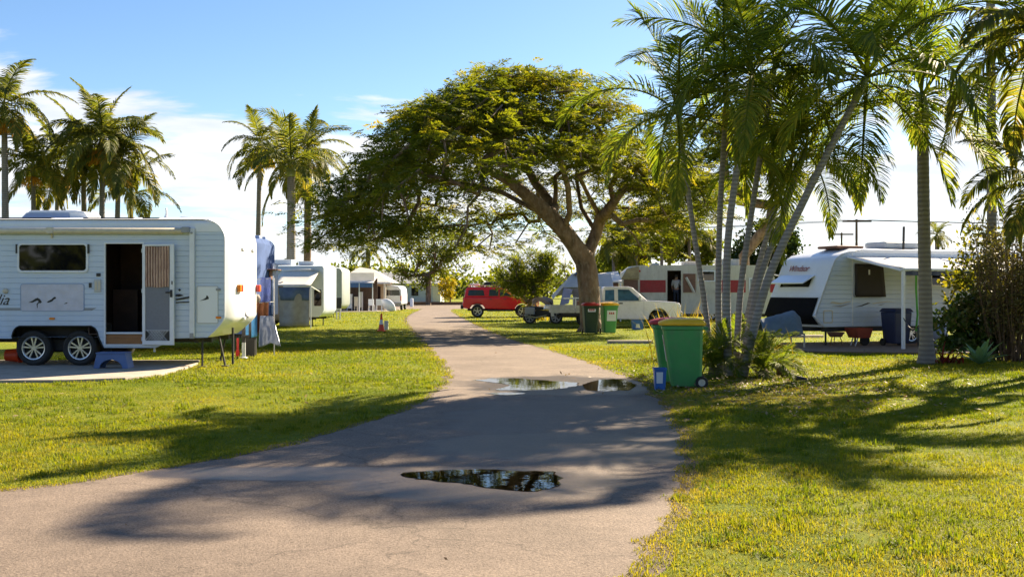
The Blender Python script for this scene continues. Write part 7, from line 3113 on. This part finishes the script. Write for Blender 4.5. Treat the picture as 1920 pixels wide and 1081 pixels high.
mb.grid(tarp, 24, 18)
mb.build('cover', m_cover, root, smooth=True, thick=0.01)
mb = MB()
for x in (-0.5, 0.52):
    for y in (-0.38, 0.38):
        mb.tube([(x, y, 0.0), (x, y, 0.42)], 0.025, 6)
mb.box((-0.52, -0.4, 0.33), (0.54, 0.4, 0.37))
mb.build('frame', m_steel, root)
# green hose strip on the awning wall and a line from the post to the palm
mb = MB()
a = Wp(1.95, -1.0)
mb.tube([(a.x + 0.05, a.y, 2.25), (a.x + 0.05, a.y, 1.6), (a.x + 0.09, a.y, 0.9), (a.x + 0.05, a.y, 0.45)], 0.03, 6)
tag(mb.build('green_hose', paint('bright green hose', (0.10, 0.42, 0.06), 0.5)), 'bright green hose hanging beside the awning post', 'hose')
mb = MB()
a, b = Wp(0.55, -2.18, 0.85), Vector(((1735 - 960) / F * 22.6, 22.7, 0.95))
mb.tube([a.lerp(b, i / 8) + Vector((0, 0, -0.25 * math.sin(math.pi * i / 8))) for i in range(9)], 0.012, 5)
tag(mb.build('rope', m_dark), 'thin dark rope strung from the awning post to the lone palm', 'rope')
# concrete sleepers lying on the grass behind
for k, (px0, px1, py, lab) in enumerate(((1462, 1545, 633, 'pale sleeper lying on the grass under the right caravan nose'), (1140, 1225, 644, 'grey sleeper lying on the lawn right of the bins by the trunk'))):
    a, b = gr(px0, py), gr(px1, py)
    mb = MB()
    mb.box((a[0], a[1], 0.0), (b[0], a[1] + 0.28, 0.09))
    tag(mb.build('sleeper', m_concrete, bevel=0.01), lab, 'sleeper')


# ------------------------------------------------------------------ power poles and lines
def pole(px, ytop, Y, label, arm=1.6):
    p = at(px, ytop, Y)
    root = thing('power_pole', label, 'power pole', (p.x, Y, 0), 0, 'power poles on the right horizon')
    mb = MB()
    mb.tube([(0, 0, 0), (0, 0, p.z)], [0.20, 0.13], 8)
    mb.build('pole', m_twig, root)
    mb = MB()
    mb.box((-arm, -0.14, p.z - 0.35), (arm, -0.132 - 0.1, p.z - 0.15))
    mb.build('crossarm', m_twig, root)
    return [Vector((p.x + k, Y - 0.18, p.z - 0.1)) for k in (-arm * 0.9, 0, arm * 0.9)]


t1 = pole(1606, 411, 125, 'taller wooden power pole with a cross arm over the right caravan', 1.7)
t2 = pole(1578, 436, 150, 'shorter distant power pole left of the taller one', 1.6)
mb = MB()


def wire(a, b, sag):
    mb.tube([a.lerp(b, i / 14) - Vector((0, 0, sag * math.sin(math.pi * i / 14))) for i in range(15)], 0.022, 4, cap=False)


for k in range(3):
    wire(t1[k], t1[k] + Vector((70, -4, 0.6)), 0.9)
    wire(t1[k], t1[k] + Vector((-66, 6, -0.2)), 1.0)
tag(mb.build('power_line', m_dark), 'thin power wires strung across the sky from the taller pole', 'power line')
